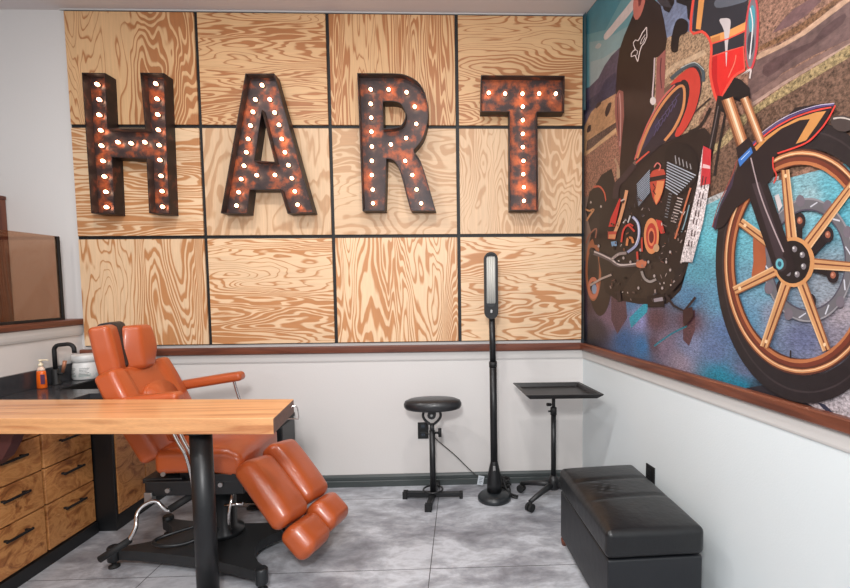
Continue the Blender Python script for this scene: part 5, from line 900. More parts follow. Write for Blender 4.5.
# ---------------------------------------------------------------- plywood panels on the back wall
PXs = [-2.214, -1.492, -.7565, -.0208, .716]; PZs = [2.776, 2.146, 1.517, .888]
tag(obj('backing_board', box((PXs[0]-.002, D-.010, PZs[3]-.003), (PXs[4]+.004, D-.0005, PZs[0]+.006)), m_blackm),
    'thin black backing board showing as dark gaps between the plywood squares', 'backing board')
def plywood(name, d, pal, across, along, rings, seed):
    """rotary-cut fir: contour lines of a stretched noise, with wide and narrow late-wood bands"""
    m, nt, b = nodes(name); early, late, contrast = pal
    tc = nt.nodes.new('ShaderNodeTexCoord'); mp = nt.nodes.new('ShaderNodeMapping')
    mp.inputs['Scale'].default_value = (across, 1, along) if d == 'V' else (along, 1, across)
    mp.inputs['Location'].default_value = (seed*3.7, seed*1.3, seed*5.1)
    nt.links.new(tc.outputs['Object'], mp.inputs[0])
    def noise(sc, det, ro=.5, src=mp, di=0):
        n = nt.nodes.new('ShaderNodeTexNoise'); n.inputs['Scale'].default_value = sc; n.inputs['Detail'].default_value = det
        n.inputs['Roughness'].default_value = ro; n.inputs['Distortion'].default_value = di; nt.links.new(src.outputs[0], n.inputs['Vector']); return n.outputs['Fac']
    v = math_node(nt, 'MULTIPLY', noise(1, 3.2, .40, di=.3), rings*1.35)
    sp = nt.nodes.new('ShaderNodeSeparateXYZ'); nt.links.new(mp.outputs[0], sp.inputs[0])
    lin_ = math_node(nt, 'MULTIPLY', sp.outputs['X' if d == 'V' else 'Z'], rings*.10)
    f = math_node(nt, 'FRACT', math_node(nt, 'ADD', v, lin_))
    th = nt.nodes.new('ShaderNodeMapRange'); th.inputs['From Min'].default_value = .36; th.inputs['From Max'].default_value = .64
    th.inputs['To Min'].default_value = .80; th.inputs['To Max'].default_value = .28
    nt.links.new(noise(.8, 1), th.inputs['Value'])
    e = math_node(nt, 'SUBTRACT', f, th.outputs[0])
    e = math_node(nt, 'ADD', e, math_node(nt, 'MULTIPLY', math_node(nt, 'SUBTRACT', noise(9, 4, .6), .5), .35))
    mr = nt.nodes.new('ShaderNodeMapRange'); mr.interpolation_type = 'SMOOTHSTEP'; mr.inputs['From Min'].default_value = -.10; mr.inputs['From Max'].default_value = .12
    nt.links.new(e, mr.inputs['Value'])
    fade = nt.nodes.new('ShaderNodeMapRange'); fade.interpolation_type = 'SMOOTHSTEP'; fade.inputs['From Min'].default_value = .90; fade.inputs['From Max'].default_value = 1.0
    fade.inputs['To Min'].default_value = contrast; fade.inputs['To Max'].default_value = 0
    nt.links.new(f, fade.inputs['Value'])
    k = math_node(nt, 'MULTIPLY', mr.outputs[0], fade.outputs[0])
    mx = nt.nodes.new('ShaderNodeMix'); mx.data_type = 'RGBA'; mx.inputs['A'].default_value = (*lin(early), 1); mx.inputs['B'].default_value = (*lin(late), 1)
    nt.links.new(k, mx.inputs['Factor'])
    mp2 = nt.nodes.new('ShaderNodeMapping'); mp2.inputs['Scale'].default_value = (70, 1, 5) if d == 'V' else (5, 1, 70)
    nt.links.new(tc.outputs['Object'], mp2.inputs[0])
    st = math_node(nt, 'MULTIPLY_ADD', noise(1, 3, .5, mp2), .34); st.node.inputs[2].default_value = .83
    st2 = math_node(nt, 'MULTIPLY_ADD', noise(.7, 2), .30); st2.node.inputs[2].default_value = .85
    vm = nt.nodes.new('ShaderNodeVectorMath'); vm.operation = 'SCALE'
    nt.links.new(mx.outputs['Result'], vm.inputs[0]); nt.links.new(math_node(nt, 'MULTIPLY', st, st2), vm.inputs['Scale']); nt.links.new(vm.outputs[0], b.inputs['Base Color'])
    b.inputs['Roughness'].default_value = .5
    return m
tan = ((226, 192, 154), (186, 126, 76), .95); pale = ((214, 180, 144), (184, 138, 98), .75); tan_dim = ((214, 172, 126), (168, 106, 60), .92)  # top row palette is darkened in colour to carry the dimmer light up there
spec = {  # row, col: direction, palette, across, along, rings
    (0, 0): ('V', tan_dim, 3.0, .8, 26), (0, 1): ('H', tan_dim, 6.0, .8, 22), (0, 2): ('V', tan_dim, 6.0, .5, 20), (0, 3): ('H', tan_dim, 4.0, .9, 24),
    (1, 0): ('H', tan, 5.5, .9, 16), (1, 1): ('V', pale, 2.6, .9, 13), (1, 2): ('H', pale, 3.0, 1.1, 20), (1, 3): ('V', pale, 3.4, 1.1, 24),
    (2, 0): ('V', tan, 3.6, .7, 22), (2, 1): ('H', tan, 5.0, .9, 20), (2, 2): ('V', tan, 4.0, .6, 24), (2, 3): ('H', tan, 4.4, 1.0, 20)}
looks = [
    ['top left plywood square with swirling upright grain above the letter H', 'top row plywood square with level grain above the letter A', 'top row plywood square with straight upright grain above the letter R', 'top right plywood square with an eye in its level grain above the letter T'],
    ['middle left plywood square behind the lower half of the letter H', 'pale middle row plywood square behind the lower half of the letter A', 'pale middle row plywood square behind the lower half of the letter R', 'pale middle row plywood square behind the stem of the letter T, beside the mural'],
    ['bottom left plywood square with bold upright grain behind the chair headrest', 'bottom row plywood square with level grain, second from the left', 'bottom row plywood square with upright grain, third from the left', 'bottom right plywood square behind the head of the tall floor lamp']]
for (r, c), (d, pal, ac, al, rg) in spec.items():
    g = .0098
    sc = (ac, 1, al) if d == 'V' else (al, 1, ac)
    mm = plywood('plywood_%s' % ('upright' if d == 'V' else 'level'), d, pal, ac, al, rg, 1+r*4+c*1.7)
    x0, x1, z1, z0 = PXs[c]+(g if c else .002), PXs[c+1]-(g if c < 3 else .002), PZs[r]-(g if r else .002), PZs[r+1]+(g if r < 2 else .002)
    tag(obj('plywood_panel', box((x0, D-.022, z0), (x1, D-.010, z1), .0012, seg=1), mm), looks[r][c], 'wall panel', 'plywood squares covering the back wall')

# ---------------------------------------------------------------- marquee letters
def plate_mat(name, seed, hot):
    m, nt, b = nodes(name)
    tc = nt.nodes.new('ShaderNodeTexCoord'); mp = nt.nodes.new('ShaderNodeMapping'); mp.inputs['Location'].default_value = (seed*2.3, seed, seed*4.1)
    nt.links.new(tc.outputs['Object'], mp.inputs[0])
    n = nt.nodes.new('ShaderNodeTexNoise'); n.inputs['Scale'].default_value = 11; n.inputs['Detail'].default_value = 8; n.inputs['Roughness'].default_value = .6
    nt.links.new(mp.outputs[0], n.inputs['Vector'])
    r = ramp(nt, [(.36-hot, (42, 34, 36)), (.52-hot, (60, 46, 45)), (.60-hot, (122, 64, 42)), (.70-hot, (168, 86, 48)), (.80, (96, 50, 38))])  # rust patches; hot widens the orange to carry the bulbs' warm glow
    nt.links.new(n.outputs['Fac'], r.inputs['Fac']); nt.links.new(r.outputs['Color'], b.inputs['Base Color'])
    b.inputs['Roughness'].default_value = .45; b.inputs['Metallic'].default_value = .35
    return m
def rim_mat():
    m, nt, b = nodes('rusty_dark_rim')
    tc = nt.nodes.new('ShaderNodeTexCoord')
    n = nt.nodes.new('ShaderNodeTexNoise'); n.inputs['Scale'].default_value = 14; n.inputs['Detail'].default_value = 7
    nt.links.new(tc.outputs['Object'], n.inputs['Vector'])
    r = ramp(nt, [(.4, (30, 22, 22)), (.58, (44, 30, 28)), (.68, (98, 50, 34)), (.78, (50, 32, 28))])
    nt.links.new(n.outputs['Fac'], r.inputs['Fac']); nt.links.new(r.outputs['Color'], b.inputs['Base Color'])
    b.inputs['Roughness'].default_value = .5; b.inputs['Metallic'].default_value = .3
    return m
m_rim = rim_mat()
m_bulb, nt, b = nodes('lit_bulb_glass')
b.inputs['Base Color'].default_value = (.9, .7, .5, 1); b.inputs['Roughness'].default_value = .2
lw = nt.nodes.new('ShaderNodeLayerWeight'); lw.inputs['Blend'].default_value = .5
r_ = ramp(nt, [(0, (255, 236, 212)), (.4, (255, 196, 150)), (1, (240, 128, 74))]); nt.links.new(lw.outputs['Facing'], r_.inputs['Fac']); nt.links.new(r_.outputs['Color'], b.inputs['Emission Color'])
mr = nt.nodes.new('ShaderNodeMapRange'); mr.inputs['To Min'].default_value = BULB; mr.inputs['To Max'].default_value = BULB*.25; mr.inputs['From Max'].default_value = .7
nt.links.new(lw.outputs['Facing'], mr.inputs['Value']); nt.links.new(mr.outputs[0], b.inputs['Emission Strength'])
m_socket = mat('bulb_socket', (60, 44, 40), rough=.5)
YB, YP, YFR = D-.0225, D-.052, D-.108       # wall side, lamp plate, front edge
def loop_walls(bm, loop, t):
    """a thin upright strip following the closed outline"""
    n = len(loop); area = sum(loop[i][0]*loop[(i+1) % n][1]-loop[(i+1) % n][0]*loop[i][1] for i in range(n))
    sg = 1 if area > 0 else -1; inner = []
    for i in range(n):
        a, b, c = Vector(loop[i-1]), Vector(loop[i]), Vector(loop[(i+1) % n])
        e1 = (b-a).normalized(); e2 = (c-b).normalized()
        n1 = Vector((-e1.y, e1.x))*sg; n2 = Vector((-e2.y, e2.x))*sg
        bi = (n1+n2); bi = bi/max(.5, bi.length_squared/2)
        inner.append(b+bi*t)
    for i in range(n):
        j = (i+1) % n
        quad = [loop[i], loop[j], tuple(inner[j]), tuple(inner[i])]
        f = [bm.verts.new((p[0], YFR, p[1])) for p in quad]; k = [bm.verts.new((p[0], YB, p[1])) for p in quad]
        bm.faces.new(f); bm.faces.new(k[::-1])
        for q in range(4):
            bm.faces.new((f[(q+1) % 4], f[q], k[q], k[(q+1) % 4]))
from mathutils.geometry import tessellate_polygon
def plate(bm, loops):
    allp = [p for l in loops for p in l]
    tri = tessellate_polygon([[Vector((p[0], p[1], 0)) for p in l] for l in loops])
    f = [bm.verts.new((p[0], YP, p[1])) for p in allp]; k = [bm.verts.new((p[0], YB, p[1])) for p in allp]
    for a, b, c in tri:
        bm.faces.new((f[a], f[b], f[c])); bm.faces.new((k[c], k[b], k[a]))
def letter(ch, loops, bulbs, label, hot, seed):
    xs = [p[0] for p in loops[0]]; zs = [p[1] for p in loops[0]]
    t = thing('marquee_letter', label, 'letter sign', ((min(xs)+max(xs))/2, YB, min(zs)), 'bulb-lit metal letters on the plywood')
    bm = B(); plate(bm, loops); obj('back_plate', bm, plate_mat('rusty_glow_plate', seed, hot), t)
    bm = B()
    for l in loops: loop_walls(bm, l, -.004 if l is not loops[0] else .004)
    obj('rim', bm, m_rim, t)
    first = None
    for x, z in bulbs:
        if first is None:
            bm = B(); M = Matrix.Rotation(PI/2, 4, 'X')
            add_lathe(bm, [(.005, .004), (.007, .008), (.0098, .017), (.0105, .022), (.009, .028), (.0055, .032), (.002, .034)], (x, YP, z), 14, M)
            first = obj('bulb', bm, m_bulb, t, loc=Vector((x, YP, z))*S)
            bm = B(); add_lathe(bm, [(.010, 0), (.010, .004), (.008, .006)], (x, YP, z), 14, M)
            fs = obj('socket', bm, m_socket, first, loc=Vector((x, YP, z))*S)
        else:
            o = first.copy(); C.objects.link(o); o.parent = t; o.location = Vector((x, YP, z))*S-Vector(t.location)
            s2 = fs.copy(); C.objects.link(s2); s2.parent = o
for a in LETTERS: letter(*a)

# ---------------------------------------------------------------- mural on the right wall
def mural_mat(kind):
    m, nt, b = nodes('mural_print_'+kind)
    at = nt.nodes.new('ShaderNodeVertexColor'); at.layer_name = 'ink'
    tc = nt.nodes.new('ShaderNodeTexCoord')
    sc, lo, hi, st = {'flat': (8, .9, 1.1, 1), 'cloud': (20, .88, 1.08, 1), 'hill': (30, .66, 1.3, 1.8), 'gravel': (85, .12, 1.75, 1.3), 'asphalt': (80, .42, 1.5, 2.6), 'speckle': (105, .2, 1.7, 1.2), 'rubber': (30, .85, 1.15, 1)}[kind]
    mp = nt.nodes.new('ShaderNodeMapping'); mp.inputs['Scale'].default_value = (1, 1, st)
    nt.links.new(tc.outputs['Object'], mp.inputs[0])
    n = nt.nodes.new('ShaderNodeTexNoise'); n.inputs['Scale'].default_value = sc/S; n.inputs['Detail'].default_value = 5; n.inputs['Roughness'].default_value = .7
    nt.links.new(mp.outputs[0], n.inputs['Vector'])
    mr = nt.nodes.new('ShaderNodeMapRange'); mr.inputs['From Min'].default_value = .32; mr.inputs['From Max'].default_value = .68
    mr.inputs['To Min'].default_value = lo; mr.inputs['To Max'].default_value = hi
    nt.links.new(n.outputs['Fac'], mr.inputs['Value'])
    n2 = nt.nodes.new('ShaderNodeTexNoise'); n2.inputs['Scale'].default_value = 6/S; n2.inputs['Detail'].default_value = 3; nt.links.new(tc.outputs['Object'], n2.inputs['Vector'])
    amp = {'flat': .1, 'cloud': .2, 'rubber': .1}.get(kind, .7)
    lo2 = math_node(nt, 'MULTIPLY_ADD', n2.outputs['Fac'], amp); lo2.node.inputs[2].default_value = 1-amp/2
    vm = nt.nodes.new('ShaderNodeVectorMath'); vm.operation = 'SCALE'
    nt.links.new(at.outputs['Color'], vm.inputs[0]); nt.links.new(math_node(nt, 'MULTIPLY', mr.outputs[0], lo2), vm.inputs['Scale']); nt.links.new(vm.outputs[0], b.inputs['Base Color'])
    b.inputs['Roughness'].default_value = .38; b.inputs['Specular IOR Level'].default_value = .35
    return m
mk = ['flat', 'cloud', 'hill', 'gravel', 'asphalt', 'speckle', 'rubber']
bm = B()
add_prism(bm, [(.002, .868), (1.905, .868), (1.905, 2.786), (.002, 2.786)], lambda u, z: rw(u, z, .0005), lambda u, z: rw(u, z, .0035))
base_faces = list(bm.faces); ink = bm.loops.layers.float_color.new('ink')
for f in base_faces:
    for l in f.loops: l[ink] = (*lin((120, 100, 90)), 1)
def road_ink(u, z):
    ws = 0; c = [0, 0, 0]
    for a, b, r, g, bl in ROAD:
        w = 1/(((u-a/1000)**2+(1.5*(z-b/1000))**2+.0002)**1.7)
        ws += w; c[0] += r*w; c[1] += g*w; c[2] += bl*w
    return (*lin([q/ws for q in c]), 1)
nu, nz = 110, 56; gu, gz = 1.896/nu, (1.86-.864)/nz
rv = {}
def gv(i, j):
    if (i, j) not in rv:
        u, z = .005+i*gu, .864+j*gz; rv[i, j] = (bm.verts.new(rw(u, z, .0036+ROADI*.000022)), road_ink(u, z))
    return rv[i, j]
def shore(u):
    for (a, b), (c, d) in zip(SHORE, SHORE[1:]):
        if a/1000 <= u <= c/1000: return (b+(d-b)*(u*1000-a)/(c-a))/1000
    return SHORE[-1][1]/1000
def road():
    for i in range(nu):
        for j in range(nz):
            u, z = .005+(i+.5)*gu, .864+(j+.5)*gz
            if z > shore(u): continue
            q = [gv(i, j), gv(i+1, j), gv(i+1, j+1), gv(i, j+1)]
            f = bm.faces.new([a for a, _ in q]); f.material_index = mk.index('asphalt'); f.normal_update()
            if f.normal.dot(WN) < 0: f.normal_flip()
            cd_ = {a: c for a, c in q}
            for l in f.loops: l[ink] = cd_[l.vert]
for i, (k, rgb, pts) in enumerate(MURAL):
    if k == 'road':
        for v_ in (road,): v_()
        continue
    off = .0036+i*.000022
    vs = [bm.verts.new(rw(float(a)/1000, float(b)/1000, off)) for a, b in (p.split(',') for p in pts.split())]
    tr = tessellate_polygon([[Vector((float(p.split(',')[0]), float(p.split(',')[1]), 0)) for p in pts.split()]])
    c = (*lin([v*MG for v in rgb]), 1)
    for t3 in tr:
        try: f = bm.faces.new([vs[q] for q in t3])
        except ValueError: continue
        f.material_index = mk.index(k)
        f.normal_update()
        if f.normal.dot(WN) < 0: f.normal_flip()
        for l in f.loops: l[ink] = c
tag(obj('wall_mural', bm, [mural_mat(k) for k in mk], normals=False),
    'large printed mural of a red and black motorcycle with gold wheels', 'mural')

# ---------------------------------------------------------------- left: counter, drawers, sink cabinet
CX_ = -1.858
t = thing('drawer_cabinet', 'mottled wooden drawer cabinet with black bar handles along the left wall', 'cabinet', (-2.03, 1.75, 0))
obj('carcass', box((PX+.004, .95, .05), (CX_-.016, 2.478, .680)), m_black, t)
obj('toe_kick', box((PX+.02, .95, 0), (-1.846, 2.470, .056)), m_black, t, label='black recessed plinth')
zs = [.058, .268, .432, .588, .682]
cols = [(1.56, 2.186), (2.192, 2.502), (.95, 1.554)]
for y0, y1 in cols:
    y1b = min(y1, 2.476)
    for i in range(4):
        d = obj('drawer', box((CX_-.016, y0+.003, zs[i]+.003), (CX_, y1b-.003, zs[i+1]-.003), .0015, seg=1), m_cab, t)
        yc = (y0+y1b)/2 if y1 > 2.3 else y1-.15
        zc = zs[i+1]-.055 if i < 3 else zs[i+1]-.04
        bm = B(); w = .062
        add_box(bm, (CX_+.018, yc-w, zc-.005), (CX_+.026, yc+w, zc+.005), .002)
        for s in (-1, 1): add_box(bm, (CX_-.002, yc+s*(w-.014)-.004, zc-.004), (CX_+.020, yc+s*(w-.014)+.004, zc+.004))
        obj('handle', bm, m_blackm, d, label='black bar handle')
t = thing('sink_cabinet', 'wooden two-door cabinet with black side panel under the sink, beside the tan chair', 'cabinet', (-2.0, 2.72, 0))
obj('side_panel', box((-1.862, 2.480, 0), (-1.763, 2.497, .682), .002), m_black, t, label='black painted end panel')
obj('carcass', box((PX+.004, 2.499, .05), (-1.778, D-.002, .50)), m_black, t)
obj('carcass', box((PX+.004, 2.499, .50), (-1.83, D-.002, .55)), m_black, t)
obj('plinth', box((PX+.02, 2.499, 0), (-1.764, D-.02, .076)), m_black, t, label='black plinth')
for y0, y1 in ((2.500, 2.712), (2.718, 2.960)):
    obj('door', box((-1.777, y0, .080), (-1.760, y1, .680), .0015, seg=1), m_cab, t)
t = thing('worktop', 'glossy black counter top with upstand, stepping out around the sink', 'countertop', (-2.02, 1.9, .684))
bm = B()
sx0, sx1, sy0, sy1 = -2.10, -1.86, 2.57, 2.86
add_box(bm, (PX+.002, 2.150, .684), (-1.842, 2.462, .710), .002)
add_box(bm, (PX+.002, 2.462, .684), (sx0, D-.001, .710)); add_box(bm, (sx1, 2.462, .684), (-1.748, D-.001, .710))
add_box(bm, (sx0, 2.462, .684), (sx1, sy0, .710)); add_box(bm, (sx0, sy1, .684), (sx1, D-.001, .710))
obj('slab', bm, m_counter, t)
bm = B(); add_box(bm, (PX+.001, 2.150, .710), (PX+.018, D-.001, .803), .002); add_box(bm, (PX+.018, D-.018, .710), (-1.752, D-.001, .790), .002)
obj('upstand', bm, m_counter, t)
# basin: open box
bm = B(); zb = .56; w = .008
add_box(bm, (sx0, sy0, zb-.006), (sx1, sy1, zb))
for lo, hi in (((sx0, sy0, zb), (sx0+w, sy1, .706)), ((sx1-w, sy0, zb), (sx1, sy1, .706)), ((sx0+w, sy0, zb), (sx1-w, sy0+w, .706)), ((sx0+w, sy1-w, zb), (sx1-w, sy1, .706))):
    add_box(bm, lo, hi)
bs = obj('basin', bm, m_blackm, t, label='black undermount sink basin')
bm = B(); add_lathe(bm, [(.022, 0), (.022, .002), (.016, .003)], ((sx0+sx1)/2, (sy0+sy1)/2, zb), 20)
obj('drain', bm, m_chrome, bs)

# faucet
fx, fy = -2.200, 2.712
t = thing('faucet', 'matte black gooseneck faucet with copper lever behind the sink', 'faucet', (fx, fy, .710))
bm = B(); add_lathe(bm, [(.024, .710), (.024, .716), (.018, .720), (.018, .790), (.015, .794)], (fx, fy, 0), 24)
obj('base', bm, m_blackm, t)
r = .030; path = [(fx, fy, .79), (fx, fy, .882)]+[(fx+r-r*math.cos(a), fy, .894+r*math.sin(a)) for a in [PI/2*i/6 for i in range(7)]]
path += [(fx+r+.04, fy, .928)]+[(fx+r+.045+.03*math.sin(a), fy, .898+.03*math.cos(a)) for a in [PI/2*i/6 for i in range(7)]]+[(fx+r+.075, fy, .880)]
obj('spout', tube(path, .0105, 14), m_blackm, t)
bm = B(); add_tube(bm, [(fx, fy, .770), (fx+.046, fy-.004, .770)], .009, 10)
h = obj('lever_mount', bm, m_blackm, t)
bm = B(); add_tube(bm, [(fx+.040, fy-.004, .775), (fx+.060, fy-.010, .838)], .007, 10, r2=.0095)
obj('lever', bm, mat('copper_lever', (170, 116, 88), rough=.4, metal=.3), h, label='copper coloured lever')
# soap bottle
bx_, by_ = -2.190, 2.610
t = thing('soap_bottle', 'clear pump bottle of orange soap standing beside the faucet', 'soap bottle', (bx_, by_, .710))
bm = B(); add_lathe(bm, [(.020, .711), (.023, .714), (.022, .76), (.020, .795), (.018, .803)], (bx_, by_, 0), 24, sx=1.05, sy=.8)
obj('bottle', bm, mat('orange_soap', (238, 104, 24), rough=.15, coat=.6, spec=.6), t)
bm = B(); add_lathe(bm, [(.0182, .803), (.017, .812), (.010, .824), (.009, .826)], (bx_, by_, 0), 24, sx=1.05, sy=.8)
obj('shoulder', bm, mat('clear_plastic', (226, 196, 176), rough=.2), t, label='clear upper part')
bm = B(); add_lathe(bm, [(.011, .826), (.011, .838), (.005, .840), (.005, .852), (.009, .853), (.009, .860), (.004, .862)], (bx_, by_, 0), 16)
add_tube(bm, [(bx_, by_, .857), (bx_+.03, by_+.004, .858), (bx_+.036, by_+.004, .853)], .004, 8)
obj('pump', bm, mat('cream_plastic', (232, 218, 190), rough=.4), t)
bm = B(); add_box(bm, (bx_+.004, by_-.020, .735), (bx_+.022, by_-.0165, .785), .001, Matrix.Translation((bx_, by_, 0)) @ Matrix.Rotation(.25, 4, 'Z') @ Matrix.Translation((-bx_, -by_, 0)))
obj('label', bm, mat('dark_label', (90, 50, 80), rough=.5), t)
# jar
jx, jy = -2.165, 2.874
t = thing('jar', 'white plastic tub with a wide screw lid standing behind the sink', 'jar', (jx, jy, .710))
bm = B(); add_lathe(bm, [(.056, .711), (.062, .716), (.062, .755), (.058, .795), (.052, .812)], (jx, jy, 0), 36)
obj('body', bm, m_white, t)
bm = B(); add_lathe(bm, [(.058, .812), (.061, .814), (.061, .846), (.058, .850)], (jx, jy, 0), 36)
obj('lid', bm, m_white, t)
bm = B()
for a0, a1 in ((-140, -95), (-85, -30)):
    pts = [math.radians(a0+(a1-a0)*i/8) for i in range(9)]
    for i in range(8):
        q = [bm.verts.new((jx+(.0632-(.004 if z > .76 else 0))*math.cos(a), jy+(.0632-(.004 if z > .76 else 0))*math.sin(a), z)) for a, z in ((pts[i], .728), (pts[i+1], .728), (pts[i+1], .782), (pts[i], .782))]
        bm.faces.new(q).smooth = True
lb = obj('label', bm, m_label, t, label='pale green-grey printed label')
bm = B()
for a0, a1 in ((-136, -99), (-81, -36)):
    for k in range(6):
        z = .774-k*.008; a2 = a1-(k*7 % 5)*2.5
        rr = lambda zz: .0636-.004*max(0, min(1, (zz-.728)/.054))+.0003
        pts = [math.radians(a0+(a2-a0)*i/6) for i in range(7)]
        for i in range(6):
            bm.faces.new([bm.verts.new((jx+rr(zz)*math.cos(a), jy+rr(zz)*math.sin(a), zz)) for a, zz in ((pts[i], z), (pts[i+1], z), (pts[i+1], z+.003), (pts[i], z+.003))])
obj('print', bm, mat('label_ink', (96, 104, 104), rough=.6), lb)

# tinted glass divider standing on the ledge, dark wooden unit beyond
t = thing('glass_divider', 'brown tinted glass divider in a thin black frame standing on the left ledge', 'glass divider', (-2.30, 2.0, 1.050))
gm, nt, b = nodes('brown_tinted_glass')
b.inputs['Base Color'].default_value = (*lin((196, 158, 132)), 1); b.inputs['Roughness'].default_value = .02; b.inputs['Transmission Weight'].default_value = 1; b.inputs['IOR'].default_value = 1.0
tr_ = nt.nodes.new('ShaderNodeBsdfTransparent'); tr_.inputs[0].default_value = (*lin((228, 206, 190)), 1)
gl = nt.nodes.new('ShaderNodeBsdfGlossy'); gl.inputs['Roughness'].default_value = .03
ms = nt.nodes.new('ShaderNodeMixShader'); ms.inputs[0].default_value = .07
nt.links.new(tr_.outputs[0], ms.inputs[1]); nt.links.new(gl.outputs[0], ms.inputs[2]); nt.links.new(ms.outputs[0], nt.nodes['Material Output'].inputs['Surface'])
obj('pane', box((-2.268, .6, 1.062), (-2.262, 2.856, 1.518)), gm, t)
obj('frame', box((-2.274, .6, 1.0505), (-2.256, 2.870, 1.064), .001), m_blackm, t)
obj('frame', box((-2.274, 2.8565, 1.0645), (-2.256, 2.870, 1.518), .001), m_blackm, t)
t = thing('wooden_cabinet', 'tall reddish wooden unit seen behind the tinted glass at the left edge', 'cabinet', (-2.85, 2.80, 0))
obj('side', box((-2.64, 2.70, 0), (-2.615, D-.004, 1.735), .002), m_darkwood, t)
obj('side', box((-3.05, 2.70, 0), (-3.025, D-.004, 1.735), .002), m_darkwood, t)
for z in (.05, .45, .85, 1.25): obj('shelf', box((-3.024, 2.70, z), (-2.641, D-.02, z+.02)), m_darkwood, t)
obj('top', box((-3.06, 2.69, 1.736), (-2.61, D-.004, 1.756), .003), m_darkwood, t)
obj('back', box((-3.024, D-.016, .0), (-2.641, D-.004, 1.735)), m_darkwood, t)

# ---------------------------------------------------------------- peninsula table
t = thing('peninsula_table', 'long honey-coloured wooden table top on a black steel post, reaching in from the left', 'table', (-1.0, 1.88, 0))
nA, nB, fA, fB = (-.676, 1.738), (-2.22, 1.848), (-.705, 2.036), (-2.22, 2.142)
zt, zb = .762, .705
bm = B(); cs = [nA, nB, fB, fA]
add_prism(bm, cs, lambda a, b_: (a, b_, zb), lambda a, b_: (a, b_, zt))
bmesh.ops.recalc_face_normals(bm, faces=bm.faces)
bmesh.ops.bevel(bm, geom=list(bm.edges), offset=.0015, segments=1, affect='EDGES')
for f in bm.faces:
    if f.normal.x > .8: f.material_index = 1
obj('tabletop', bm, [m_table, m_tableend], t)
lx, ly = -.997, 1.865
bm = B(); add_lathe(bm, [(.039, .012), (.039, .684)], (lx, ly, 0), 40); obj('leg', bm, m_black, t)
bm = B(); add_lathe(bm, [(.052, .684), (.052, .7045)], (lx, ly, 0), 40); obj('flange', bm, m_blackm, t, label='black mounting flange')
bm = B(); add_lathe(bm, [(.062, 0), (.062, .008), (.045, .012)], (lx, ly, 0), 40); obj('foot_plate', bm, m_black, t)
bm = B(); add_prism(bm, [(-1.856, .7045), (-1.735, .7045), (-1.737, .675), (-1.752, .63), (-1.785, .575), (-1.825, .54), (-1.856, .53)], lambda a, z: (a, 1.93, z), lambda a, z: (a, 1.98, z))
obj('bracket', bm, mat('maroon_bracket', (84, 48, 48), rough=.5), t, label='dark maroon curved bracket under the left end')
bm = B(); add_tube(bm, curve([(-.700, 1.985, .742), (-.684, 1.99, .744), (-.676, 1.992, .735), (-.672, 1.992, .705), (-.674, 1.992, .690)]), .0022, 8)
add_tube(bm, curve([(-.674, 1.992, .690), (-.70, 1.95, .702), (-.72, 1.90, .705)]), .0022, 8)
obj('hook', bm, m_chrome, t, label='small wire hook at the free end')

# ---------------------------------------------------------------- pedal bin behind the chair
gx, gy = -1.148, 2.80
t = thing('pedal_bin', 'tall black bin with chrome foot ring against the wall behind the tan chair', 'bin', (gx, gy, 0))
obj('body', box((gx-.145, gy-.09, .03), (gx+.140, gy+.12, .455), .012), m_steel, t)
obj('lid', box((gx-.148, gy-.093, .457), (gx+.143, gy+.123, .485), .010), m_blackm, t)
obj('foot_ring', box((gx-.151, gy-.096, 0), (gx+.146, gy+.126, .028), .010), m_chrome, t, label='chrome ring around the foot')
obj('pedal', box((gx-.05, gy-.14, .008), (gx+.05, gy-.097, .020), .004), m_blackm, t)

# ---------------------------------------------------------------- treatment chair
t = chair = thing('treatment_chair', 'tan leather reclining treatment chair with split leg rests on a black steel base', 'chair', (-1.25, 2.35, 0))
# base plate with concave sides
FL, FR, BR, BL = V(-1.550, 2.150, 0), V(-.826, 1.945, 0), V(-.70, 2.38, 0), V(-1.480, 2.435, 0)
def base_poly(off):
    cs = [FL, FR, BR, BL]; ctr = sum(cs, Vector())/4; out = []
    for i in range(4):
        a, b = cs[i], cs[(i+1) % 4]; mid = (a+b)/2; inn = (ctr-mid)*(.15, .45, .22, .36)[i]
        da = (b-a).normalized()*.028; na = (a-ctr).normalized()*.018
        for k in range(11):
            s = k/10; p = (a+da)*(1-s)+(b-da)*s+inn*(math.sin(PI*s)**.85)
            out.append((p.x+(ctr-p).normalized().x*off, p.y+(ctr-p).normalized().y*off))
    return out
bm = B(); add_prism(bm, base_poly(0), lambda a, b_: (a, b_, .035), lambda a, b_: (a, b_, .078))
obj('base', bm, mat('base_steel', (44, 46, 48), rough=.45, metal=.2), t)
for p in (FL, FR, BR, BL):
    bm = B(); add_lathe(bm, [(.023, .030), (.025, .034), (.025, .090), (.020, .096)], p, 20)
    ft = obj('foot', bm, m_steel, t)
    bm = B(); add_lathe(bm, [(.022, 0), (.022, .008), (.010, .012), (.010, .030)], p, 20); obj('foot_pad', bm, m_rubber, ft)
cc = V(-1.13, 2.28, 0)
bm = B(); add_lathe(bm, [(.085, .078), (.085, .10), (.055, .115), (.055, .30), (.045, .302), (.045, .36)], cc, 32)
obj('hydraulic_column', bm, m_steel, t)
# foot pump pedal and chrome levers
bm = B(); add_tube(bm, curve([(-1.12, 2.24, .13), (-1.22, 2.16, .10), (-1.30, 2.12, .105), (-1.37, 2.14, .11), (-1.35, 2.19, .115), (-1.18, 2.27, .14)]), .008, 10)
obj('pump_pedal', bm, m_steel, t)
bm = B(); add_tube(bm, curve([(-1.03, 2.17, .34), (-1.015, 2.12, .31), (-1.02, 2.10, .25), (-1.03, 2.12, .18), (-1.06, 2.2, .13)]), .006, 10)
add_tube(bm, [(-1.04, 2.11, .285), (-.965, 2.11, .29)], .007, 8)
obj('linkage', bm, m_chrome, t, label='chrome linkage rods')
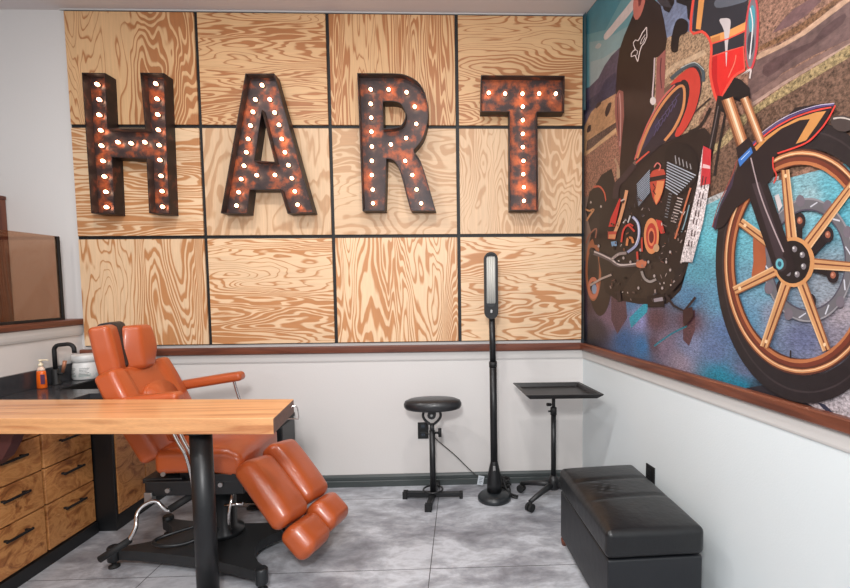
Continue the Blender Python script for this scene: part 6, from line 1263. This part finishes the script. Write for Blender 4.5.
# seat frame
bm = B(); add_box(bm, (-1.385, 2.125, .325), (-.965, 2.148, .390), .006); add_box(bm, (-1.385, 2.515, .325), (-.965, 2.538, .390), .006)
add_box(bm, (-1.36, 2.148, .33), (-1.32, 2.515, .385)); add_box(bm, (-1.01, 2.148, .33), (-.97, 2.515, .385)); add_box(bm, (-1.27, 2.18, .34), (-1.02, 2.48, .415), .008)
add_box(bm, (-1.15, 2.125, .385), (-.965, 2.148, .418), .004)
add_box(bm, (-1.41, 2.15, .372), (-1.24, 2.51, .395), .006)
sf = obj('seat_frame', bm, m_black, t)
for x, z in ((-1.285, .352), (-1.06, .372), (-1.30, .425)):
    bm = B(); add_tube(bm, [(x, 2.128, z), (x, 2.116, z)], .010, 12); obj('bolt', bm, m_bolt, sf)
bm = B(); add_box(bm, (-1.385, 2.115, .295), (-1.350, 2.145, .345), .004); obj('lever_bracket', bm, m_bolt, t, label='bare steel bracket')
# recline handle
bm = B(); add_tube(bm, curve([(-1.400, 2.03, .180), (-1.378, 2.045, .228), (-1.385, 2.07, .275), (-1.365, 2.09, .305), (-1.325, 2.10, .315), (-1.295, 2.10, .285), (-1.275, 2.11, .27), (-1.235, 2.13, .30)]), .0085, 12)
rh = obj('recline_lever', bm, m_chrome, t, label='bent chrome lever')
bm = B(); add_tube(bm, [(-1.495, 1.995, .122), (-1.395, 2.032, .182)], .0145, 14); obj('grip', bm, m_rubber, rh)
bm = B(); add_tube(bm, [(-1.275, 2.11, .272), (-1.20, 2.15, .315)], .016, 14); obj('grip', bm, m_rubber, rh)
# seat
def seatdef(p):
    u = p.x/.19; w = p.y/.21
    p.z += -.010*u*u - .026*max(0, u-.3) + .010*max(0, -u) + (.012*math.exp(-((u-.62)/.16)**2)*(abs(w) if abs(w) > .5 else .5) if p.z > 0 else 0)
    return p
M = frame((-1.152, 2.33, .472), (1, 0, .01), (0, 1, 0))
obj('seat', cush((.375, .43, .105), .030, M, crown=.016, deform=seatdef, flat=10), m_leather, t)
# backrest, reclined
bx = Vector((-.42, 0, .91)).normalized()       # up along the back
by = Vector((0, 1, 0))
bo = Vector((-1.445, 2.325, .672))
nrm = bx.cross(by).normalized(); nrm = nrm if nrm.x > 0 else -nrm
FM = frame(bo, bx, by)
if FM.col[2].xyz.dot(nrm) < 0: FM = FM @ Matrix.Scale(-1, 4, (0, 0, 1))
def backdef(p):
    u = p.x/.225; w = p.y/.21
    p.y *= 1-.08*max(0, u-.5)-.10*max(0, -u-.2)
    if p.z > 0:
        p.z -= .018*max(0, min(1, (.62-abs(w))/.10))*max(0, min(1, (u-.05)/.35))      # hollow between the shoulders
        p.z -= .006*math.exp(-((abs(w)-.55)/.05)**2)*max(0, min(1, (u+.1)*3))
    return p
bk = obj('backrest', cush((.43, .43, .095), .024, FM, crown=.012, deform=backdef, flat=22), m_leather, t)
# piped centre panel with a scooped top edge
bm = B(); edge = []
for k in range(25):
    q = -1+2*k/24
    edge.append((.040+.070*math.sqrt(max(0, 1-q*q)), q*.115))
poly = edge+[(-.06, .120), (-.17, .112), (-.185, .07), (-.185, -.07), (-.17, -.112), (-.06, -.120)]
def on_pad(a, b_, h): return FM @ Vector((a, b_, h))
add_prism(bm, poly, lambda a, b_: on_pad(a, b_, .030), lambda a, b_: on_pad(a*.985, b_*.97, .0645))
bmesh.ops.recalc_face_normals(bm, faces=bm.faces)
top = max(bm.faces, key=lambda f: sum(((FM.inverted() @ v.co).z for v in f.verts))/len(f.verts))
bmesh.ops.bevel(bm, geom=list(top.edges), offset=.006, segments=3, affect='EDGES')
for f in bm.faces: f.smooth = True
obj('front_panel', bm, m_leather, bk, label='raised front panel with arched top edge')
bm = B(); add_box(bm, (-.16, -.06, -.085), (.02, .06, -.050), .006, FM)
obj('back_bracket', bm, m_steel, t)
bm = B(); add_box(bm, (-1.335, 2.19, .395), (-1.28, 2.23, .50), .006); obj('hinge', bm, m_steel, t)
bm = B(); add_box(bm, (-1.335, 2.42, .395), (-1.28, 2.46, .50), .006); obj('hinge', bm, m_steel, t)
# headrest: two wings with a black pad between
def wing(c, yaw, tilt, w, h, th, ridge=0, rx=0, taper=.16, roll=0, hex_=0):
    f = Vector((math.cos(yaw)*math.cos(tilt), math.sin(yaw)*math.cos(tilt), math.sin(tilt)))
    side = Vector((-math.sin(yaw), math.cos(yaw), 0)); side = Matrix.Rotation(roll, 3, f) @ side
    upv = f.cross(side).normalized(); upv = upv if upv.z > 0 else -upv
    M = frame(c, side, upv)
    if M.col[2].xyz.dot(f) < 0: M = M @ Matrix.Scale(-1, 4, (0, 0, 1))
    def df(p):
        v = p.y/(h/2); u = p.x/(w/2)
        p.x *= 1-taper*max(0, -v)-hex_*abs(v)**1.5
        if p.z > 0: p.z += ridge*(1-min(1, abs(u-rx)/.9))
        return p
    return cush((w, h, th), .022, M, crown=.006, deform=df, flat=10)
obj('headrest', wing((-1.558, 2.198, .956), .32, .14, .118, .220, .080, taper=.12, roll=0), m_leather, t, label='near wing of the split headrest')
obj('headrest', wing((-1.540, 2.345, .950), -.42, .10, .180, .205, .085, ridge=.030, rx=-.1, taper=.08, hex_=.22), m_leather, t, label='far wing of the split headrest')
obj('head_pad', wing((-1.572, 2.268, .966), -.05, .16, .095, .218, .080, taper=.05, roll=0), m_blackleather, t, label='black leather pad between the headrest wings')
bm = B(); add_tube(bm, [(-1.60, 2.32, .90), (-1.535, 2.325, .82)], .012, 12); add_box(bm, (-1.64, 2.24, .90), (-1.60, 2.40, .925), .004); obj('headrest_post', bm, m_chrome, t)
# arm rests
def arm(y, x0, x1, z, tilt, lab, chrome_pts, chrome2=None):
    M = frame(((x0+x1)/2, y, z), (1, 0, tilt), (0, 1, 0))
    a = obj('armrest', cush((x1-x0, .070, .044), .018, M, crown=.004), m_leather, t, label=lab)
    obj('arm_support', tube(curve(chrome_pts), .0075, 10), m_chrome, a, label='chrome arm support')
    if chrome2: obj('arm_support', tube(curve(chrome2), .0075, 10), m_chrome, a, label='chrome arm support')
arm(2.555, -1.52, -1.135, .742, .15, 'far padded armrest', [(-1.19, 2.555, .765), (-1.175, 2.555, .70), (-1.15, 2.555, .60), (-1.12, 2.55, .45), (-1.12, 2.54, .37)])
arm(2.115, -1.50, -1.205, .748, .10, 'near padded armrest', [(-1.245, 2.110, .745), (-1.235, 2.105, .69), (-1.205, 2.10, .60), (-1.165, 2.10, .51), (-1.15, 2.115, .42), (-1.15, 2.124, .36)],
    [(-1.270, 2.110, .745), (-1.260, 2.105, .69), (-1.232, 2.10, .60), (-1.190, 2.10, .51), (-1.18, 2.115, .42), (-1.18, 2.124, .36)])
# leg rests
def legpad(P0, P1, yw, th, lab, w, crown=.016):
    P0, P1 = Vector(P0), Vector(P1); x = (P1-P0); ln = x.length; M = frame((P0+P1)/2, x, yw)
    z = x.normalized().cross(Vector(yw)).normalized()
    if z.z < 0: M = M @ Matrix.Scale(-1, 4, (0, 0, 1))
    return cush((ln, w, th), .034, M, crown=crown, side=.003)
dn = Vector((.206, -.085, -.235)).normalized(); ac = Vector((.10, .99, 0)).normalized()
up_ = dn.cross(ac).normalized(); up_ = up_ if up_.z > 0 else -up_
W_ = .190
for i, (s, lab1, lab2) in enumerate(((-1, 'near calf pad', 'near foot pad'), (1, 'far calf pad', 'far foot pad'))):
    P0 = LEG0+ac*(s*W_*.5) + (Vector((.02, 0, .012)) if s > 0 else Vector())
    P1 = P0+dn*.325; Q0 = P1+dn*.012; dn2 = Vector((.20, -.06, -.20)).normalized(); Q1 = Q0+dn2*.145
    obj('calf_pad', legpad(P0, P1, ac, .095, lab1, W_-.004), m_leather, t, label=lab1)
    obj('foot_pad_cushion', legpad(Q0, Q1, ac, .095, lab2, W_-.004), m_leather, t, label=lab2)
    for k in (.15, .5, .85):
        pass
bm = B()
for s in (-.1, .1):
    a = LEG0+ac*s-up_*.062-dn*.02; add_tube(bm, [a, a+dn*.46], .011, 10)
add_tube(bm, [LEG0-ac*.16-up_*.062, LEG0+ac*.16-up_*.062], .011, 10)
a = LEG0-up_*.062; add_tube(bm, [a, (-1.02, 2.32, .36)], .014, 10)
obj('leg_rest_frame', bm, m_steel, t)

# ---------------------------------------------------------------- round stool
x, y = -.185, 2.765
t = thing('round_stool', 'small black stool with an oval seat on a single post with crossed feet', 'stool', (x, y, 0))
bm = B(); add_lathe(bm, [(.140, .523), (.154, .527), (.163, .540), (.164, .556), (.156, .572), (.132, .582), (.06, .585), (.005, .586)], (x+.006, y, 0), 48, sy=.55)
obj('seat', bm, m_blackleather, t)
bm = B(); add_box(bm, (x-.045, y-.03, .510), (x+.045, y+.03, .521), .003)
for s in (-1, 1): add_tube(bm, curve([(x+s*.045, y, .512), (x+s*.050, y, .485), (x+s*.040, y, .462), (x+s*.012, y, .436)]), .0075, 10)
add_tube(bm, [(x, y-.022, .492), (x, y+.022, .492)], .024, 20)
br = obj('seat_bracket', bm, m_black, t)
bm = B(); add_tube(bm, [(x, y-.022, .492), (x, y-.028, .492)], .007, 10); obj('bolt', bm, m_bolt, br)
bm = B(); add_tube(bm, [(x, y, .02), (x, y, .40)], .017, 20); add_tube(bm, [(x, y, .38), (x, y, .44)], .013, 16)
ps = obj('post', bm, m_black, t)
bm = B(); add_tube(bm, [(x+.015, y, .385), (x+.038, y, .385)], .007, 10); add_tube(bm, [(x+.044, y, .362), (x+.044, y, .410)], .010, 12); obj('knob', bm, m_blackm, ps)
bm = B(); add_tube(bm, [(x+.055*math.cos(a), y+.055*math.sin(a), .055) for a in [2*PI*i/28 for i in range(28)]], .0055, 8, closed=True)
obj('ring', bm, m_black, t)
for dx, dy in ((-1, .08), (1, -.02), (-.10, -1), (.1, 1)):
    l_ = .165; d = Vector((dx, dy, 0)).normalized(); M = frame((x, y, 0), d, (-d.y, d.x, 0))
    bm = B(); add_box(bm, (.014, -.013, .014), (l_-.012, .013, .038), .003, M)
    lg = obj('leg', bm, m_black, t)
    bm = B(); add_box(bm, (l_-.014, -.015, 0), (l_+.006, .015, .040), .004, M); obj('end_cap', bm, m_rubber, lg)

# ---------------------------------------------------------------- floor lamp
x, y = .166, 2.735
t = thing('floor_lamp', 'tall slim black floor lamp with an upright twin tube head', 'floor lamp', (x, y, 0))
bm = B(); add_lathe(bm, [(.090, 0), (.095, .006), (.094, .022), (.080, .036), (.050, .046), (.030, .050)], (x, y, 0), 48)
obj('base', bm, mat('lamp_base_black', (34, 38, 41), rough=.35), t)
bm = B(); add_lathe(bm, [(.042, .050), (.041, .10), (.036, .15), (.026, .20), (.020, .225), (.018, .232)], (x, y, 0), 28)
cn = obj('collar', bm, m_black, t)
obj('badge', box((x-.008, y-.030, .168), (x+.006, y-.026, .205), .001), m_bolt, cn, label='small grey plate')
bm = B(); add_tube(bm, [(x, y, .225), (x-.002, y, .78)], .0205, 18); add_tube(bm, [(x-.002, y, .78), (x-.006, y, 1.045)], .0175, 18)
obj('pole', bm, m_black, t)
bm = B(); add_tube(bm, [(x-.002, y, .765), (x-.002, y, .795)], .0225, 18); obj('joint', bm, m_blackm, t)
hx = x-.010
def caps(w, z0, z1, n=12):
    r = w/2
    return [(hx+r*math.cos(PI*i/n), z1-r+r*math.sin(PI*i/n)) for i in range(n+1)]+[(hx-r*math.cos(PI*i/n), z0+r-r*math.sin(PI*i/n)) for i in range(n+1)]
bm = B(); add_prism(bm, caps(.076, 1.035, 1.405), lambda a, z: (a, y-.006, z), lambda a, z: (a, y+.03, z), smooth=True)
hd = obj('lamp_head', bm, m_black, t)
o_ = caps(.076, 1.035, 1.405); i_ = caps(.058, 1.10, 1.392)
bm = B(); A = [[bm.verts.new((a, yy, z)) for a, z in L] for L, yy in ((o_, y-.006), (o_, y-.026), (i_, y-.026), (i_, y-.006))]
for p, q in ((0, 1), (1, 2), (2, 3)):
    for k in range(len(o_)): bm.faces.new((A[p][k], A[p][(k+1) % len(o_)], A[q][(k+1) % len(o_)], A[q][k]))
obj('bezel', bm, m_blackm, hd)
m_tube = mat('lamp_tube_glass', (206, 204, 196), rough=.3)
bm = B(); add_box(bm, (hx-.024, y-.0085, 1.125), (hx+.024, y-.0065, 1.375)); rf = obj('reflector', bm, mat('reflector', (168, 166, 160), rough=.4, metal=.2), hd)
for s in (-.0165, -.0055, .0055, .0165):
    bm = B(); add_tube(bm, [(hx+s, y-.0145, 1.122), (hx+s, y-.0145, 1.380)], .0048, 10); obj('tube', bm, m_tube, hd, label='unlit white lamp tube')
bm = B(); add_box(bm, (hx-.006, y-.032, 1.070), (hx+.006, y-.026, 1.088), .002); obj('switch', bm, m_bolt, hd)

# ---------------------------------------------------------------- instrument tray stand
t = thing('tray_stand', 'black rolling stand with a shallow rectangular tray in the corner', 'tray stand', (.50, 2.76, 0))
tz = TZ
TA, TB, TC, TD = (.268, 2.400), (.628, 2.395), (.672, 2.12), (.262, 2.13)
TA, TB, TC, TD = TRAY
bm = B(); cs = [TA, TB, TC, TD]; ctr = Vector((sum(c[0] for c in cs)/4, sum(c[1] for c in cs)/4))
inn = [tuple(Vector(c)+(ctr-Vector(c))*.09) for c in cs]; inb = [tuple(Vector(c)+(ctr-Vector(c))*.13) for c in cs]
L0 = [bm.verts.new((*c, tz)) for c in cs]; Lr = [bm.verts.new((*c, tz+.004)) for c in cs]
L1 = [bm.verts.new((*c, tz+.003)) for c in inn]; L2 = [bm.verts.new((*c, tz-.016)) for c in inb]; L3 = [bm.verts.new((*c, tz-.022)) for c in inb]
for P_, Q_ in ((L0, Lr), (Lr, L1), (L1, L2), (L0, L3)):
    for k in range(4): bm.faces.new((P_[k], P_[(k+1) % 4], Q_[(k+1) % 4], Q_[k]))
bm.faces.new(L2); bm.faces.new(L3)
bmesh.ops.recalc_face_normals(bm, faces=bm.faces)
bmesh.ops.bevel(bm, geom=[e for e in bm.edges if e.verts[0].co.z != e.verts[1].co.z and abs((e.verts[0].co-e.verts[1].co).length) < .03 or True and (e.verts[0].co.xy-e.verts[1].co.xy).length < 1e-5], offset=.002, segments=2, affect='EDGES')
obj('tray', bm, mat('tray_brown_black', (36, 34, 34), rough=.38, metal=.2), t)
px_, py_ = PST
obj('tray_bracket', box((px_-.035, py_-.075, tz-.034), (px_+.085, py_+.035, tz-.0245), .002), m_blackm, t)
bm = B(); add_tube(bm, [(px_, py_, .11), (px_, py_, .50)], .0145, 16); add_tube(bm, [(px_, py_, .50), (px_, py_, tz-.034)], .010, 16)
ps = obj('post', bm, m_black, t)
bm = B(); add_lathe(bm, [(.018, .495), (.018, .535), (.012, .54)], (px_, py_, 0), 16)
add_tube(bm, [(px_-.015, py_, .552), (px_-.038, py_-.008, .556)], .009, 12); add_tube(bm, [(px_-.015, py_, .515), (px_-.030, py_, .515)], .005, 10)
obj('height_knob', bm, m_blackm, ps)
bm = B(); add_lathe(bm, [(.030, .070), (.034, .085), (.030, .120), (.018, .150)], (px_, py_, 0), 20); obj('hub', bm, m_black, t)
for ang in LEGS:
    d = Vector((math.cos(ang), math.sin(ang), 0)); e = Vector((px_, py_, 0))
    bm = B(); add_tube(bm, [e+d*.02+V(0, 0, .095), e+d*.10+V(0, 0, .082), e+d*.205+V(0, 0, .058)], .019, 12, r2=.012)
    lg = obj('leg', bm, mat('leg_black', (32, 33, 35), rough=.45), t)
    q = e+d*.205; s = Vector((-d.y, d.x, 0))
    bm = B(); add_tube(bm, [q+V(0, 0, .028)-s*.018, q+V(0, 0, .028)-s*.004], .0225, 18); add_tube(bm, [q+V(0, 0, .028)+s*.004, q+V(0, 0, .028)+s*.018], .0225, 18); add_tube(bm, [q+V(0, 0, .03), q+V(0, 0, .058)], .009, 10)
    obj('caster', bm, m_rubber, lg, label='black twin wheel caster')

# ---------------------------------------------------------------- ottoman
OA, OB, OC, OD = [Vector((*c, 0)) for c in OTT]     # back-left, back-right, front-right, front-left
t = thing('storage_ottoman', 'long black leather storage bench with a wrinkled padded lid beside the right wall', 'ottoman', tuple((OA+OB+OC+OD)/4))
def quad_map(hz0, hz1, inset=0):
    def f(p):   # p in unit cube -1..1 style local
        u, v = (p.x+1)/2, (p.y+1)/2
        a = OD.lerp(OC, u); b = OA.lerp(OB, u); q = a.lerp(b, v); return Vector((q.x, q.y, p.z))
    return f
wq = ((OB-OA).length+(OC-OD).length)/2; lq = ((OA-OD).length+(OB-OC).length)/2
def omap(p):
    u, v = p.x/wq+.5, p.y/lq+.5
    a = OD.lerp(OC, u); b = OA.lerp(OB, u); q = a.lerp(b, v); return Vector((q.x, q.y, p.z))
def lidd(zc):
    def f(p):
        p.z += zc
        if p.z > zc+.02:
            for c0, am, wd in ((.12, .008, .012), (-.06, .007, .011)):
                p.z -= am*math.exp(-((p.y-c0-.03*p.x)/wd)**2)*(1-(p.x/wq*2)**4)
            p.z += .004*math.sin(p.y*190+p.x*70)*math.exp(-((p.x+.06)/.06)**2)*math.exp(-((p.y-.02)/.07)**2)
        return omap(p)
    return f
obj('body', cush((wq-.012, lq-.012, .224), .008, None, deform=lambda p: omap(Vector((p.x, p.y, p.z+.142))), flat=4), m_ottside, t)
obj('lid', cush((wq, lq, .102), .022, None, crown=.016, deform=lidd(.309), flat=44, side=.002), m_ott, t, label='padded lid with creased black leather')
for c in (OA, OB, OC, OD):
    ctr = (OA+OB+OC+OD)/4; q = c+(ctr-c)*.10
    bm = B(); add_lathe(bm, [(.013, 0), (.017, .0295)], q, 12); obj('foot', bm, m_darkwood, t, label='stubby reddish wooden foot')

# ---------------------------------------------------------------- outlets and cords
t = thing('wall_outlet', 'black double wall outlet behind the round stool', 'outlet', (-.253, D, .29))
obj('plate', box((-.285, D-.006, .290), (-.220, D-.0005, .392), .002), m_blackm, t)
for z in (.315, .367):
    r_ = obj('socket', box((-.268, D-.009, z-.017), (-.237, D-.0062, z+.017), .002), m_steel, t)
    bm = B()
    for s in (-.006, .006): add_box(bm, (-.2525+s-.0015, D-.0100, z-.004), (-.2525+s+.0015, D-.0092, z+.008))
    obj('slot', bm, mat('slot_blue_grey', (86, 104, 124), rough=.5), r_)
M = frame(rw(OU, 0), WD, (0, 0, 1))
t = thing('wall_outlet', 'black wall outlet on the right wall above the leather bench', 'outlet', tuple(rw(OU, .30)))
sgn = 1 if M.col[2].xyz.dot(WN) > 0 else -1
M = M @ Matrix.Scale(sgn, 4, (0, 0, 1))
obj('plate', box((-.035, OZ-.053, .0005), (.035, OZ+.053, .007), .002, M), m_blackm, t)
for z in (OZ-.022, OZ+.022): obj('socket', box((-.016, z-.015, .0072), (.016, z+.015, .010), .002, M), m_steel, t)

pl = (-.205, D-.02, .365)
t = thing('power_cord', 'thin grey cord sagging from the outlet to a tagged plug behind the lamp', 'cord', (-.1, 2.90, 0))
bm = B(); add_tube(bm, curve([(-.238, D-.014, .330), (-.19, 2.93, .315), (-.16, 2.925, .285), (-.06, 2.915, .20), (.02, 2.905, .12), (.085, 2.90, .062), (.10, 2.90, .05)]), .0032, 8)
obj('cable', bm, mat('cord_grey', (60, 58, 56), rough=.6), t)
bm = B(); add_box(bm, (-.264, D-.030, .353), (-.240, D-.0101, .381), .004); obj('plug', bm, m_blackm, t) if False else bm.free()
bm = B(); add_box(bm, (-.018, -.003, -.028), (.018, .003, .028), .001, Matrix.Translation((.094, 2.898, .046)) @ Matrix.Rotation(.18, 4, 'Y'))
obj('tag', bm, mat('tag_white', (196, 202, 208), rough=.5), t, label='white printed tag')
bm = B()
for k in range(4): add_box(bm, (-.010, -.0042, .014-k*.010), (.010-(k % 2)*.005, -.0034, .017-k*.010), 0, Matrix.Translation((.094, 2.898, .046)) @ Matrix.Rotation(.18, 4, 'Y'))
obj('print', bm, mat('tag_ink', (120, 126, 136), rough=.6), t)
t = thing('lamp_cable', 'tangled black cable coiled on the floor between lamp and tray stand', 'cable', (.27, 2.84, 0))
rnd = random.Random(4); pts = [(.20, 2.87, .03), (.215, 2.90, .05)]
for i in range(15):
    a = i*1.9; pts.append((.232+.034*math.cos(a)+rnd.uniform(-.012, .012), 2.865+.035*math.sin(a), .010+.004*i*.9+rnd.uniform(0, .02)))
pts += [(.262, 2.83, .03), (.262, 2.77, .008), (.275, 2.74, .006), (.30, 2.73, .006)]
obj('cable', tube(curve(pts, 8), .0045, 8), m_blackm, t)
bm = B(); add_tube(bm, curve([(.225, 2.82, .09), (.235, 2.80, .045), (.262, 2.78, .012), (.30, 2.74, .012)]), .0065, 10); obj('cable', bm, m_blackm, t)
bm = B(); add_box(bm, (.205, 2.855, .002), (.245, 2.89, .030), .006, None); obj('transformer', bm, m_rubber, t, label='small black power brick')
# ---------------------------------------------------------------- light
def lamp(x, y, e, size=.09, col=(1, .985, .97), spread=None):
    d = bpy.data.lights.new('ceiling_downlight', 'AREA'); d.shape = 'DISK'; d.size = size*S; d.energy = e; d.color = col
    o = bpy.data.objects.new('ceiling_downlight', d); C.objects.link(o); o.location = Vector((x, y, ZC-.012))*S
    return o
for a in LAMPS: lamp(*a)
d = bpy.data.lights.new('front_lamp', 'AREA'); d.shape = 'DISK'; d.size = .30*S; d.energy = FRONT; d.color = (1, .99, .985)
o = bpy.data.objects.new('front_lamp', d); C.objects.link(o); o.location = Vector(FPOS)*S; o.rotation_euler = (Vector((-.3, 2.9, .9))-Vector(FPOS)).to_track_quat('-Z', 'Y').to_euler()
d = bpy.data.lights.new('rear_fill_light', 'AREA'); d.shape = 'RECTANGLE'; d.size = 4.6*S; d.size_y = 2.0*S; d.energy = REAR_FILL; d.color = (.94, .975, 1)  # unseen broad area light behind the camera, used as soft ambient fill
o = bpy.data.objects.new('rear_fill_light', d); C.objects.link(o); o.location = Vector((-.6, YF-.05, 1.5))*S; o.rotation_euler = (PI/2, 0, 0)
w = bpy.data.worlds.new('world'); bpy.context.scene.world = w; w.use_nodes = True
w.node_tree.nodes['Background'].inputs[0].default_value = (.93, .95, 1, 1); w.node_tree.nodes['Background'].inputs[1].default_value = WORLD

# ---------------------------------------------------------------- camera
cd = bpy.data.cameras.new('camera'); cam = bpy.data.objects.new('camera', cd); C.objects.link(cam)
cd.sensor_fit = 'HORIZONTAL'; cd.sensor_width = 36; cd.lens = 36*CAMF/850; cd.clip_start = .02
cd.shift_x = -CAMSX/850; cd.shift_y = CAMSY/850
R_ = Matrix(CAMR)
M = Matrix.Identity(4)
for i in range(3):
    M[i][0] = R_[0][i]; M[i][1] = -R_[1][i]; M[i][2] = -R_[2][i]
M.translation = Vector((0, 0, 1.23))*S
cam.matrix_world = M
sc = bpy.context.scene; sc.camera = cam
sc.view_settings.view_transform = 'Standard'; sc.view_settings.look = 'None'; sc.view_settings.gamma = 1; sc.view_settings.use_curve_mapping = False
sc.view_settings.exposure = EXPO
